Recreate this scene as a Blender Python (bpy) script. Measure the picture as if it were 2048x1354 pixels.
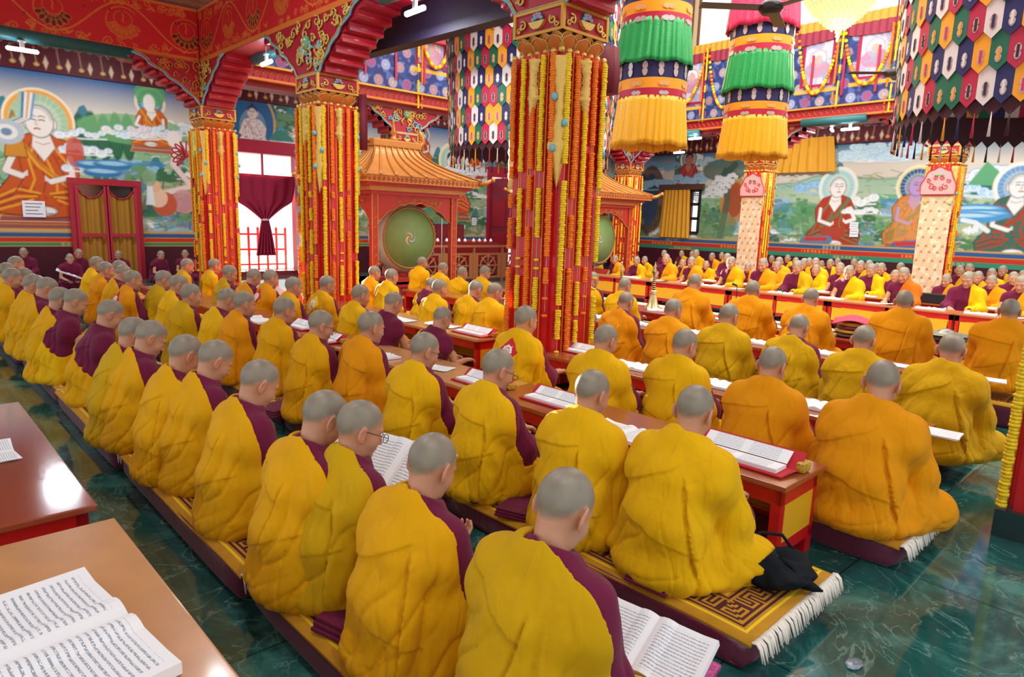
import bpy, bmesh, math, random
import numpy as np
from mathutils import Vector, Matrix, Quaternion
random.seed(7)
for o in list(bpy.data.objects): bpy.data.objects.remove(o)
SC = bpy.context.scene
COL = SC.collection
PI = math.pi
# ------------------------------------------------------------------ camera
def _cam():
    VA = np.array([-1194., -272.]); VB = np.array([1526., -187.])
    f = math.sqrt(-(VA @ VB))
    d = lambda v: np.array([v[0], -v[1], -f]) / np.linalg.norm([v[0], v[1], f])
    Y = d(VA); X = d(VB); Z = np.cross(X, Y)
    return f, np.array([X, Y, Z])
F_PX, RC = _cam()
EYE = 1.70
cam_d = bpy.data.cameras.new('camera'); cam = bpy.data.objects.new('camera', cam_d); COL.objects.link(cam)
cam_d.sensor_width = 36; cam_d.lens = F_PX / 2048 * 36; cam_d.clip_end = 200; cam_d.clip_start = .05
M = Matrix([list(RC[0]) + [0], list(RC[1]) + [0], list(RC[2]) + [EYE], [0, 0, 0, 1]])
cam.matrix_world = M
SC.camera = cam
# points of the place behind a pixel of the photograph (2048 x 1354)
def ray(px, py): return RC @ np.array([px - 1024, -(py - 677.), -F_PX]) / F_PX
def onz(px, py, z):
    r = ray(px, py); return np.array([0, 0, EYE]) + r * (z - EYE) / r[2]
def onx(px, py, x):
    r = ray(px, py); return np.array([0, 0, EYE]) + r * x / r[0]
def ony(px, py, y):
    r = ray(px, py); return np.array([0, 0, EYE]) + r * y / r[1]
# ------------------------------------------------------------------ exposure, world, sun
SC.view_settings.view_transform = 'Standard'; SC.view_settings.look = 'None'
SC.view_settings.gamma = 1; SC.view_settings.use_curve_mapping = False
SC.view_settings.exposure = 0.30
W = bpy.data.worlds.new('world'); SC.world = W; W.use_nodes = True
nt = W.node_tree; bg = nt.nodes['Background']
bg.inputs['Color'].default_value = (0.93, 0.97, 1.0, 1); bg.inputs['Strength'].default_value = 0.95
sun_d = bpy.data.lights.new('sun', 'SUN'); sun_d.energy = 55; sun_d.angle = math.radians(.7); sun_d.color = (1, .86, .62)
sun = bpy.data.objects.new('sun', sun_d); COL.objects.link(sun)
SUN_DIR = Vector((-.245, -1.0, -.065)).normalized()      # low sun through the far doorway
sun.rotation_euler = SUN_DIR.to_track_quat('-Z', 'Y').to_euler(); sun.location = (10, 30, 12)
def area(name, loc, size, power, direction, color=(1, 1, 1), size_y=None):
    d = bpy.data.lights.new(name, 'AREA'); d.energy = power; d.size = size; d.color = color
    if size_y: d.shape = 'RECTANGLE'; d.size_y = size_y
    o = bpy.data.objects.new(name, d); COL.objects.link(o); o.location = loc
    o.rotation_euler = Vector(direction).to_track_quat('-Z', 'Y').to_euler(); return o
# daylight from the clerestory windows round the high nave, plus an added side fill
area('clerestory_daylight', (10.5, 6, 9.4), 9, 1150, (0, 0, -1), (1, .97, .9), 12)
area('nave_side_fill', (5.6, 4, 7.4), 10, 520, (1, 0, -.5), (1, .95, .85), 1.6)  # added fill lamp out of view, brightens the hangings in the nave
area('clerestory_end_daylight', (10, -2.5, 7.6), 8, 320, (0, 1, -.45), (1, .97, .9), 2)
# ------------------------------------------------------------------ materials
MATS = {}
def lin(c):
    if isinstance(c, str): c = tuple(int(c[i:i+2], 16) / 255 for i in (0, 2, 4))
    return tuple(((x / 12.92) if x <= .04045 else ((x + .055) / 1.055) ** 2.4) for x in c[:3])
def mat(name, col=None, rough=.6, metal=0, bump=0, bscale=40, var=0, vscale=6, emit=None, estr=0, spec=.5, attr=None, sheen=0, trans=0, alpha=1, coat=0):
    if name in MATS: return MATS[name]
    m = bpy.data.materials.new(name); m.use_nodes = True; n = m.node_tree.nodes; l = m.node_tree.links
    b = n['Principled BSDF']
    b.inputs['Roughness'].default_value = rough; b.inputs['Metallic'].default_value = metal
    b.inputs['Specular IOR Level'].default_value = spec
    if sheen: b.inputs['Sheen Weight'].default_value = sheen
    if coat: b.inputs['Coat Weight'].default_value = coat; b.inputs['Coat Roughness'].default_value = .1
    if trans: b.inputs['Transmission Weight'].default_value = trans
    b.inputs['Alpha'].default_value = alpha
    tc = n.new('ShaderNodeTexCoord')
    src = None
    if attr:
        a = n.new('ShaderNodeAttribute'); a.attribute_name = attr; src = a.outputs['Color']
    elif col is not None:
        c = lin(col); b.inputs['Base Color'].default_value = (*c, 1)
    if var and col is not None and not attr:
        ns = n.new('ShaderNodeTexNoise'); ns.inputs['Scale'].default_value = vscale; ns.inputs['Detail'].default_value = 5
        l.new(tc.outputs['Object'], ns.inputs['Vector'])
        cr = n.new('ShaderNodeValToRGB'); c = lin(col)
        cr.color_ramp.elements[0].position = .3; cr.color_ramp.elements[1].position = .7
        cr.color_ramp.elements[0].color = (*[x * (1 - var) for x in c], 1); cr.color_ramp.elements[1].color = (*[min(1, x * (1 + var * .7)) for x in c], 1)
        l.new(ns.outputs['Fac'], cr.inputs['Fac']); src = cr.outputs['Color']
    if src: l.new(src, b.inputs['Base Color'])
    if bump:
        ns = n.new('ShaderNodeTexNoise'); ns.inputs['Scale'].default_value = bscale; ns.inputs['Detail'].default_value = 4
        l.new(tc.outputs['Object'], ns.inputs['Vector'])
        bp = n.new('ShaderNodeBump'); bp.inputs['Strength'].default_value = bump; bp.inputs['Distance'].default_value = .01
        l.new(ns.outputs['Fac'], bp.inputs['Height']); l.new(bp.outputs['Normal'], b.inputs['Normal'])
    if emit: b.inputs['Emission Color'].default_value = (*lin(emit), 1); b.inputs['Emission Strength'].default_value = estr
    MATS[name] = m; return m
def robe_mat(name, col):
    if name in MATS: return MATS[name]
    m = mat(name, col, rough=.8, sheen=.04, spec=.12); n = m.node_tree.nodes; l = m.node_tree.links; b = n['Principled BSDF']
    tc = n.new('ShaderNodeTexCoord')
    w = n.new('ShaderNodeTexNoise'); w.inputs['Scale'].default_value = 9; w.inputs['Detail'].default_value = 3; w.inputs['Distortion'].default_value = .8
    mp = n.new('ShaderNodeMapping'); mp.inputs['Scale'].default_value = (1, 1, .35); mp.inputs['Rotation'].default_value = (.5, .2, 0)
    l.new(tc.outputs['Object'], mp.inputs['Vector']); l.new(mp.outputs['Vector'], w.inputs['Vector'])
    f = n.new('ShaderNodeTexNoise'); f.inputs['Scale'].default_value = 420; l.new(tc.outputs['Object'], f.inputs['Vector'])
    b1 = n.new('ShaderNodeBump'); b1.inputs['Strength'].default_value = .7; b1.inputs['Distance'].default_value = .03
    b2 = n.new('ShaderNodeBump'); b2.inputs['Strength'].default_value = .25; b2.inputs['Distance'].default_value = .002
    l.new(w.outputs['Fac'], b1.inputs['Height']); l.new(f.outputs['Fac'], b2.inputs['Height']); l.new(b1.outputs['Normal'], b2.inputs['Normal'])
    l.new(b2.outputs['Normal'], b.inputs['Normal'])
    return m
# ------------------------------------------------------------------ mesh helpers
def link(name, me, parent=None, loc=None, rot=None, scale=None):
    o = bpy.data.objects.new(name, me); COL.objects.link(o)
    if parent: o.parent = parent
    if loc is not None: o.location = loc
    if rot is not None: o.rotation_euler = rot
    if scale is not None: o.scale = scale if hasattr(scale, '__len__') else (scale,) * 3
    return o
def tag(o, label=None, cat=None, group=None, kind=None):
    if label: o['label'] = label
    if cat: o['category'] = cat
    if group: o['group'] = group
    if kind: o['kind'] = kind
    return o
def thing(name, label, cat, loc=(0, 0, 0), rz=0, group=None):
    o = bpy.data.objects.new(name, None); COL.objects.link(o); o.empty_display_size = .1
    o.location = loc; o.rotation_euler = (0, 0, rz); return tag(o, label, cat, group)
class MB:
    "collects shapes, then links them as one mesh object"
    def __init__(s): s.v = []; s.f = []; s.m = []; s.n = 0; s.mats = []; s.sm = []
    def mi(s, m):
        if m is None: return 0
        if m not in s.mats: s.mats.append(m)
        return s.mats.index(m)
    def add(s, V, F, m=None, smooth=False):
        V = np.asarray(V, float).reshape(-1, 3); k = s.mi(m)
        s.v.append(V); s.f += [tuple(int(i) + s.n for i in f) for f in F]; s.m += [k] * len(F); s.sm += [smooth] * len(F); s.n += len(V); return s
    def box(s, x0, x1, y0, y1, z0, z1, m=None, bev=0):
        if bev <= 0:
            V = [(x, y, z) for z in (z0, z1) for y in (y0, y1) for x in (x0, x1)]
            F = [(0, 2, 3, 1), (4, 5, 7, 6), (0, 1, 5, 4), (2, 6, 7, 3), (0, 4, 6, 2), (1, 3, 7, 5)]
            return s.add(V, F, m)
        bm = bmesh.new(); bmesh.ops.create_cube(bm, size=1)
        for v in bm.verts: v.co = Vector(((x0 + x1) / 2 + v.co.x * (x1 - x0), (y0 + y1) / 2 + v.co.y * (y1 - y0), (z0 + z1) / 2 + v.co.z * (z1 - z0)))
        bmesh.ops.bevel(bm, geom=bm.edges[:], offset=min(bev, .49 * min(abs(x1 - x0), abs(y1 - y0), abs(z1 - z0))), segments=2, affect='EDGES', profile=.7)
        bm.verts.index_update(); r = s.add([v.co[:] for v in bm.verts], [[v.index for v in f.verts] for f in bm.faces], m); bm.free(); return r
    def tube(s, P, r, n=8, m=None, cap=True, closed=False):
        P = np.asarray(P, float); N = len(P); r = np.broadcast_to(np.asarray(r, float), (N,))
        T = np.roll(P, -1, 0) - np.roll(P, 1, 0) if closed else np.gradient(P, axis=0)
        T /= np.linalg.norm(T, axis=1)[:, None] + 1e-9
        up = np.array([0, 0, 1.]) if abs(T[0][2]) < .9 else np.array([1., 0, 0])
        a = np.cross(T[0], up); a /= np.linalg.norm(a); V = []
        for i in range(N):
            a = a - T[i] * (a @ T[i]); a /= np.linalg.norm(a) + 1e-9; b = np.cross(T[i], a)
            for k in range(n):
                t = 2 * PI * k / n; V.append(P[i] + r[i] * (a * math.cos(t) + b * math.sin(t)))
        F = []
        for i in range(N if closed else N - 1):
            j = (i + 1) % N
            for k in range(n): F.append((i * n + k, i * n + (k + 1) % n, j * n + (k + 1) % n, j * n + k))
        if cap and not closed: F.append(tuple(range(n))[::-1]); F.append(tuple((N - 1) * n + k for k in range(n)))
        return s.add(V, F, m, True)
    def lathe(s, prof, n=24, m=None, c=(0, 0, 0), wob=None, smooth=True):
        V = []
        for r, z in prof:
            for k in range(n):
                t = 2 * PI * k / n; rr = r if wob is None else r * wob(t, z)
                V.append((c[0] + rr * math.cos(t), c[1] + rr * math.sin(t), c[2] + z))
        F = []
        for i in range(len(prof) - 1):
            for k in range(n): F.append((i * n + k, i * n + (k + 1) % n, (i + 1) * n + (k + 1) % n, (i + 1) * n + k))
        F.append(tuple(range(n))[::-1]); F.append(tuple((len(prof) - 1) * n + k for k in range(n)))
        return s.add(V, F, m, smooth)
    def ball(s, c, r, m=None, n=10, q=7):
        r = r if hasattr(r, '__len__') else (r, r, r)
        V = [(c[0], c[1], c[2] + r[2])]
        for i in range(1, q):
            p = PI * i / q
            for k in range(n):
                t = 2 * PI * k / n; V.append((c[0] + r[0] * math.sin(p) * math.cos(t), c[1] + r[1] * math.sin(p) * math.sin(t), c[2] + r[2] * math.cos(p)))
        V.append((c[0], c[1], c[2] - r[2])); F = []
        for k in range(n): F.append((0, 1 + k, 1 + (k + 1) % n))
        for i in range(q - 2):
            for k in range(n): F.append((1 + i * n + k, 1 + (i + 1) * n + k, 1 + (i + 1) * n + (k + 1) % n, 1 + i * n + (k + 1) % n))
        L = len(V) - 1
        for k in range(n): F.append((L, 1 + (q - 2) * n + (k + 1) % n, 1 + (q - 2) * n + k))
        return s.add(V, F, m, True)
    def quad(s, a, b, c, d, m=None): return s.add([a, b, c, d], [(0, 1, 2, 3)], m)
    def prism(s, pts, a, b, axis='z', m=None):
        "closed outline extruded from a to b along an axis; outline in the other two axes (in xyz order)"
        n = len(pts)
        def p3(p, h):
            return (p[0], p[1], h) if axis == 'z' else ((p[0], h, p[1]) if axis == 'y' else (h, p[0], p[1]))
        V = [p3(p, a) for p in pts] + [p3(p, b) for p in pts]
        F = [tuple(range(n))[::-1], tuple(range(n, 2 * n))] + [(i, (i + 1) % n, n + (i + 1) % n, n + i) for i in range(n)]
        return s.add(V, F, m)
    def xf(s, Mx, start=0):
        "apply a matrix to everything added since the start-th block"
        R3 = np.array(Mx.to_3x3()); t = np.array(Mx.translation)
        for i in range(start, len(s.v)): s.v[i] = s.v[i] @ R3.T + t
        return s
    def mesh(s, name, m=None):
        me = bpy.data.meshes.new(name); V = np.concatenate(s.v) if s.v else np.zeros((0, 3))
        me.from_pydata(V.tolist(), [], s.f)
        mats = s.mats or ([m] if m else [])
        if m and not s.mats: pass
        for k in mats: me.materials.append(k)
        me.polygons.foreach_set('material_index', s.m); me.polygons.foreach_set('use_smooth', s.sm); me.update()
        bm = bmesh.new(); bm.from_mesh(me); bmesh.ops.recalc_face_normals(bm, faces=bm.faces[:]); bm.to_mesh(me); bm.free()
        return me
    def build(s, name, m=None, parent=None, loc=None, rot=None): return link(name, s.mesh(name, m), parent, loc, rot)
def setcol(me, cols, name='Col'):
    a = me.color_attributes.new(name, 'FLOAT_COLOR', 'POINT')
    c = np.ones((len(me.vertices), 4)); c[:, :3] = cols; a.data.foreach_set('color', c.ravel())
def np_mesh(name, V, Q, mats=(), cols=None, smooth=True, mi=None):
    me = bpy.data.meshes.new(name); nv, nq = len(V), len(Q)
    me.vertices.add(nv); me.vertices.foreach_set('co', np.asarray(V, np.float32).ravel())
    me.loops.add(nq * 4); me.loops.foreach_set('vertex_index', np.asarray(Q, np.int32).ravel())
    me.polygons.add(nq); me.polygons.foreach_set('loop_start', np.arange(nq, dtype=np.int32) * 4)
    me.update(calc_edges=True)
    me.polygons.foreach_set('use_smooth', np.full(nq, smooth))
    for k in mats: me.materials.append(k)
    if mi is not None: me.polygons.foreach_set('material_index', np.asarray(mi, np.int32))
    if cols is not None: setcol(me, cols)
    me.validate(); return me
# value noise on a lattice
_rng = np.random.RandomState(11); _LAT = _rng.rand(32, 32, 32)
def vnoise(x, y, z, seed=0):
    x = x + seed * 7.31; y = y + seed * 3.17; z = z + seed * 5.77
    xi = np.floor(x).astype(int); yi = np.floor(y).astype(int); zi = np.floor(z).astype(int)
    fx = x - xi; fy = y - yi; fz = z - zi
    fx = fx * fx * (3 - 2 * fx); fy = fy * fy * (3 - 2 * fy); fz = fz * fz * (3 - 2 * fz)
    g = lambda a, b, c: _LAT[(xi + a) % 32, (yi + b) % 32, (zi + c) % 32]
    l = lambda a, b, t: a + (b - a) * t
    return l(l(l(g(0, 0, 0), g(1, 0, 0), fx), l(g(0, 1, 0), g(1, 1, 0), fx), fy), l(l(g(0, 0, 1), g(1, 0, 1), fx), l(g(0, 1, 1), g(1, 1, 1), fx), fy), fz)
# ------------------------------------------------------------------ people: bodies and robes grown from distance fields
def smin(a, b, k):
    h = np.clip(.5 + .5 * (b - a) / k, 0, 1); return b + (a - b) * h - k * h * (1 - h)
def smax(a, b, k): return -smin(-a, -b, k)
def cap(P, a, b, ra, rb, sy=1.):
    a = np.array(a, float); b = np.array(b, float); d = b - a
    s = np.array([1, sy, 1.]); d2 = d * s; X = (P[0] - a[0], (P[1] - a[1]) * sy, P[2] - a[2])
    t = np.clip((X[0] * d2[0] + X[1] * d2[1] + X[2] * d2[2]) / (d2 @ d2 + 1e-12), 0, 1)
    return np.sqrt((X[0] - t * d2[0]) ** 2 + (X[1] - t * d2[1]) ** 2 + (X[2] - t * d2[2]) ** 2) - (ra + (rb - ra) * t)
def ell(P, c, r, R=None):
    X = [P[i] - c[i] for i in range(3)]
    if R is not None: X = [R[0][i] * X[0] + R[1][i] * X[1] + R[2][i] * X[2] for i in range(3)]
    k0 = np.sqrt(sum((X[i] / r[i]) ** 2 for i in range(3))) + 1e-9; k1 = np.sqrt(sum((X[i] / r[i] ** 2) ** 2 for i in range(3))) + 1e-9
    return k0 * (k0 - 1) / k1
def nets(F, xs, ys, zs):
    "surface nets on a rectilinear grid"
    S = F < 0; nx, ny, nz = F.shape
    c = S[:-1, :-1, :-1].astype(np.int8)
    tot = np.zeros((nx - 1, ny - 1, nz - 1), np.int8)
    for a in (0, 1):
        for b in (0, 1):
            for d in (0, 1): tot += S[a:nx - 1 + a, b:ny - 1 + b, d:nz - 1 + d]
    act = (tot > 0) & (tot < 8); idx = -np.ones(act.shape, np.int64); I, J, K = np.nonzero(act); idx[I, J, K] = np.arange(len(I))
    acc = np.zeros((len(I), 3)); cnt = np.zeros(len(I))
    G = (xs, ys, zs); base = (I, J, K)
    for ax in range(3):
        o = [k for k in range(3) if k != ax]
        for a in (0, 1):
            for b in (0, 1):
                off = [0, 0, 0]; off[o[0]] = a; off[o[1]] = b
                p0 = [base[k] + off[k] for k in range(3)]; p1 = list(p0); p1[ax] = p0[ax] + 1
                f0 = F[p0[0], p0[1], p0[2]]; f1 = F[p1[0], p1[1], p1[2]]; m = (f0 < 0) != (f1 < 0)
                t = np.where(m, f0 / np.where(m, f0 - f1, 1), 0)
                q = np.stack([G[k][p0[k]] for k in range(3)], 1).astype(float)
                q[:, ax] += t * (G[ax][p1[ax]] - G[ax][p0[ax]])
                acc += q * m[:, None]; cnt += m
    V = acc / cnt[:, None]; Q = []
    for ax in range(3):
        o = [(ax + 1) % 3, (ax + 2) % 3]
        sl0 = [slice(None)] * 3; sl1 = [slice(None)] * 3; sl0[ax] = slice(0, -1); sl1[ax] = slice(1, None)
        for k in o: sl0[k] = slice(1, -1); sl1[k] = slice(1, -1)
        a = S[tuple(sl0)]; b = S[tuple(sl1)]; w = np.nonzero(a != b)
        if not len(w[0]): continue
        p = [w[0].copy(), w[1].copy(), w[2].copy()]
        for k in o: p[k] = p[k] + 1
        def cell(da, db):
            q = [p[0].copy(), p[1].copy(), p[2].copy()]; q[o[0]] = q[o[0]] - da; q[o[1]] = q[o[1]] - db; return idx[q[0], q[1], q[2]]
        quad = np.stack([cell(1, 1), cell(0, 1), cell(0, 0), cell(1, 0)], 1); flip = ~a[w]
        quad[flip] = quad[flip][:, ::-1]; Q.append(quad)
    Q = np.concatenate(Q); Q = Q[(Q >= 0).all(1)]
    return V, Q
def axis(segs):
    out = [segs[0][0]]
    for a, b, h in segs:
        n = max(1, int(round((b - a) / h))); out += list(a + (b - a) * (np.arange(1, n + 1) / n))
    return np.array(out, np.float32)
def rotm(yaw, pitch, roll=0):
    "head frame in body frame; columns are the head's forward, left, up; positive pitch looks down, positive yaw looks left"
    cy, sy, cp, sp, cr, sr = math.cos(yaw), math.sin(yaw), math.cos(pitch), math.sin(pitch), math.cos(roll), math.sin(roll)
    Rz = np.array([[cy, -sy, 0], [sy, cy, 0], [0, 0, 1]]); Ry = np.array([[cp, 0, sp], [0, 1, 0], [-sp, 0, cp]]); Rx = np.array([[1, 0, 0], [0, cr, -sr], [0, sr, cr]])
    return Rz @ Ry @ Rx
def head_field(P, H, R, fine=True):
    X = [P[i] - H[i] for i in range(3)]; L = [R[0][i] * X[0] + R[1][i] * X[1] + R[2][i] * X[2] for i in range(3)]
    A = [L[0], np.abs(L[1]), L[2]]
    d = ell(L, (-.014, 0, .022), (.099, .077, .093))
    d = smin(d, ell(L, (.028, 0, -.048), (.064, .058, .074)), .035)
    d = smin(d, ell(L, (.042, 0, -.088), (.042, .036, .028)), .03)
    if fine:
        d = smin(d, ell(A, (.052, .037, -.036), (.032, .024, .03)), .02)
        d = smin(d, ell(A, (.072, .022, .018), (.014, .03, .009)), .015)
        d = smax(d, -ell(A, (.103, .034, -.006), (.02, .02, .014)), .012)
        d = smin(d, ell(A, (.076, .033, -.008), (.012, .016, .0095)), .004)
        d = smin(d, cap(L, (.086, 0, .004), (.107, 0, -.037), .006, .0105), .008)
        d = smin(d, ell(A, (.096, .011, -.041), (.01, .0075, .0065)), .005)
        d = smin(d, ell(L, (.09, 0, -.0645), (.0115, .021, .0055)), .004)
        d = smin(d, ell(L, (.088, 0, -.0755), (.0115, .018, .006)), .004)
        d = smin(d, ell(L, (.078, 0, -.101), (.018, .02, .014)), .015)
    # ears, turned a little outwards
    a = .42; E = [[math.cos(a), math.sin(a), 0], [-math.sin(a), math.cos(a), 0], [0, 0, 1]]; ER = np.array([[math.cos(a), math.sin(a), 0], [-math.sin(a), math.cos(a), 0], [0, 0, 1]]).T
    ER = np.array([[math.cos(a), math.sin(a) * 1, 0], [-math.sin(a), math.cos(a), 0], [0, 0, 1]])
    AE = [A[0], A[1], A[2]]
    ear = ell(AE, (-.016, .083, -.012), (.021, .0085, .034), ER)
    ear = smin(ear, ell(AE, (-.006, .079, -.039), (.011, .008, .014), ER), .008)
    if fine: ear = smax(ear, -ell(AE, (-.013, .0945, -.008), (.0125, .0075, .022), ER), .004)
    d = smin(d, ear, .005)
    return d, L
def hand_field(P, W, fw, side, palm=1.):
    "palm and five bent fingers reaching forward from the wrist W; side +1 left, -1 right; palm faces in and up"
    W = np.array(W, float); fw = np.array(fw, float); fw /= np.linalg.norm(fw)
    lat = np.cross([0, 0, 1.], fw); lat /= np.linalg.norm(lat); up = np.cross(fw, lat)
    g = lambda f, s, u: tuple(W + fw * f + lat * s * side + up * u * palm)
    d = cap(P, g(.015, .012, 0), g(.075, .018, 0), .018, .015)
    d = smin(d, cap(P, g(.015, -.014, 0), g(.072, -.02, 0), .017, .014), .02)
    for k, (s, ln) in enumerate([(-.030, .030), (-.010, .038), (.010, .036), (.029, .026)]):
        b = g(.078, s, 0); c = g(.078 + ln, s * 1.05, .010 + .002 * k); e = g(.078 + ln * 1.55, s * .95, .030); f_ = g(.078 + ln * 1.5, s * .9, .046)
        d = smin(d, cap(P, b, c, .0092, .0086), .005); d = smin(d, cap(P, c, e, .0086, .008), .003); d = smin(d, cap(P, e, f_, .008, .007), .003)
    d = smin(d, cap(P, g(.022, -.026, .004), g(.055, -.048, .022), .0125, .0105), .008)
    d = smin(d, cap(P, g(.055, -.048, .022), g(.08, -.044, .036), .0105, .0085), .004)
    return d
class Pose:
    def __init__(s, **k):
        s.lean = .05; s.yaw = 0; s.pitch = .35; s.roll = 0; s.arm = 'covered'; s.style = 'back'; s.seed = 1; s.h = 7; s.patch = None; s.glasses = None; s.wide = 1.; s.fine = True
        s.hands = 'lap'; s.neckf = .05; s.collar = .0; s.kn = .76; s.__dict__.update(k)
        l = s.lean
        s.chest = (l * .55, 0, .42); s.neck = (l * 1.0 + .0, 0, .600); s.head = (l + s.neckf, 0, .600 + .135 - s.neckf * .35)
        s.sh = [(l * .85, y * .160 * s.wide, .515) for y in (-1, 1)]
        if s.hands == 'lap': s.el = [(l * .6 + .05, y * .205 * s.wide, .27) for y in (-1, 1)]; s.wr = [(.27, y * .10, .20) for y in (-1, 1)]
        elif s.hands == 'book': s.el = [(l * .6 + .07, y * .205 * s.wide, .28) for y in (-1, 1)]; s.wr = [(.30, y * .14, .31) for y in (-1, 1)]
        elif s.hands == 'table': s.el = [(l * .6 + .10, y * .215 * s.wide, .29) for y in (-1, 1)]; s.wr = [(.36, y * .12, .29) for y in (-1, 1)]
        s.R = rotm(s.yaw, s.pitch, s.roll)
def robe_base(P, p, arms=(True, True)):
    d = cap(P, (-.01, 0, .12), (-.015, 0, .25), .138, .132, .78)
    c = p.chest
    d = smin(d, cap(P, (-.02, 0, .25), c, .135, .118, .74), .06)
    d = smin(d, cap(P, c, (p.neck[0] - .015, 0, .54), .112, .078, .72), .05)
    d = smin(d, cap(P, p.sh[0], p.sh[1], .060, .060), .055)
    d = smin(d, cap(P, (p.neck[0] - .016, 0, .53), (p.neck[0] + .016, 0, .655), .086, .072), .06)
    d = smin(d, cap(P, (c[0] - .035, 0, .43), (-.005, 0, .07), .105, .140, .74), .06)
    for y in (-1, 1): d = smin(d, cap(P, (p.neck[0] - .02, y * .05, .575), (c[0] - .01, y * .175 * p.wide, .45), .050, .07), .06)
    for i in (0, 1):
        y = -1 if i == 0 else 1
        sh = p.sh[i]; el = p.el[i]
        if arms[i]:
            d = smin(d, cap(P, sh, el, .062, .064), .055)
            if i == 1: d = smin(d, cap(P, el, p.wr[i], .060, .052), .05)
            else: d = smin(d, cap(P, el, tuple(np.array(el) * .55 + np.array(p.wr[i]) * .45), .06, .056), .05)
            # cloth hanging from the arm to the thigh
            d = smin(d, cap(P, (el[0] - .01, el[1] * .96, el[2]), (.10, y * .25 * (.35 + .65 * p.kn), .10), .055, .070), .07)
        else: d = smin(d, cap(P, sh, tuple(np.array(sh) * .75 + np.array(el) * .25), .057, .05), .03)
        d = smin(d, cap(P, (-.02, y * .095, .115), (.24, y * .285 * p.kn, .092), .108, .086), .06)
        d = smin(d, cap(P, (.24, y * .285 * p.kn, .088), (.29, -y * .03, .07), .080, .06), .04)
    d = smin(d, ell(P, (.03, 0, .045), (.225, .29 * (.25 + .75 * p.kn), .085)), .06)
    return d
def folds(P, p, amp=1.):
    s = p.seed; x, y, z = P; ph = np.arctan2(y, -(x - .06))                      # 0 at the back, + to the left
    zz = np.clip((.60 - z) / .5, 0, 1); bot = np.clip((.20 - z) / .16, 0, 1)
    aph = np.abs(ph); side = .30 + .70 * np.clip((np.where(ph < 0, aph * 1.35 - .1, aph - .4)) / .9, 0, 1); z0 = z * 0
    def crease(n, k=9): return 1 - np.exp(-np.abs(2 * n - 1) * k)              # smooth cloth with sharp valleys
    wob = vnoise(ph * 2.3, z * 6, z0, s) - .5
    u = ph * 1.7 + z * (1.6 + 1.4 * math.sin(s * 1.7)) + .5 * wob
    n1 = vnoise(u * 1.5, z * .9, z0 + .3, s + 3)
    f = .030 * (crease(n1, 7) - .68) * (zz ** .8) * side
    u2 = ph * 3.1 + z * 2.6 * math.sin(s * 2.1 + .5) + .7 * wob; n2 = vnoise(u2, z * 1.4, z0 + .7, s + 9)
    f = f + .009 * (crease(n2, 13) - .75) * (.35 + .65 * zz) * (.4 + .6 * side)
    # drapes falling from the left shoulder round the back to the right hip
    w = z * 4.6 + ph * 1.5 + .8 * wob + s; n3 = vnoise(w, ph * .4, z0 + 2.1, s + 13)
    f = f + .012 * (crease(n3, 10) - .7) * np.clip((.50 - z) / .2, 0, 1)
    w = z * 13 + ph * 1.8 + 1.2 * wob; n4 = vnoise(w, ph * .9, z0 + 4.1, s + 17); f = f + .007 * (crease(n4, 9) - .7) * bot
    # small pulled wrinkles
    n5 = vnoise(ph * 5 + z * 9 * math.sin(s), z * 6 - ph * 3, z0 + 6.1, s + 19); f = f + .0045 * (crease(n5, 10) - .7) * zz
    # open seam running down beside the right arm, and the sewn band across the shoulders
    a0 = -.55 + .22 * math.sin(s * 2.3); lean_ = (.46 - z) * (.9 * math.sin(s * 1.3)); t = ph - a0 - lean_ - .12 * wob
    dn = np.clip((.50 - z) / .05, 0, 1) * np.clip((z - .05) / .1, 0, 1)
    f = f + (.013 * np.exp(-np.clip(t, -9, 0) ** 2 / .02) * (t < 0) - .012 * np.exp(-(t / .05) ** 2) * (t >= 0)) * dn
    zs = .465 + .05 * math.sin(s * 5) * .5 + (.055 + .03 * math.sin(s)) * ph * (1 if s % 2 else -1) + .012 * wob
    inr = np.clip((1.35 - np.abs(ph - .25)) / .15, 0, 1) * np.clip((t + .02) / .04 if s % 3 else 1 + z0, 0, 1)
    f = f + .0065 * np.clip((z - zs) / .005, 0, 1) * inr * np.clip((zs + .11 - z) / .10, 0, 1)
    z2 = .235 + (.07 + .03 * math.cos(s)) * ph * (-1 if s % 2 else 1) + .02 * wob
    f = f + .006 * np.clip((z - z2) / .005, 0, 1) * np.clip((1.0 - np.abs(ph + .1)) / .2, 0, 1) * np.clip((z2 + .12 - z) / .12, 0, 1)
    return f * amp
def grid_axes(p, box, h, fine=None):
    return [axis([(box[i][0], box[i][1], h)]) for i in range(3)]
SKINS = {}
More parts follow.
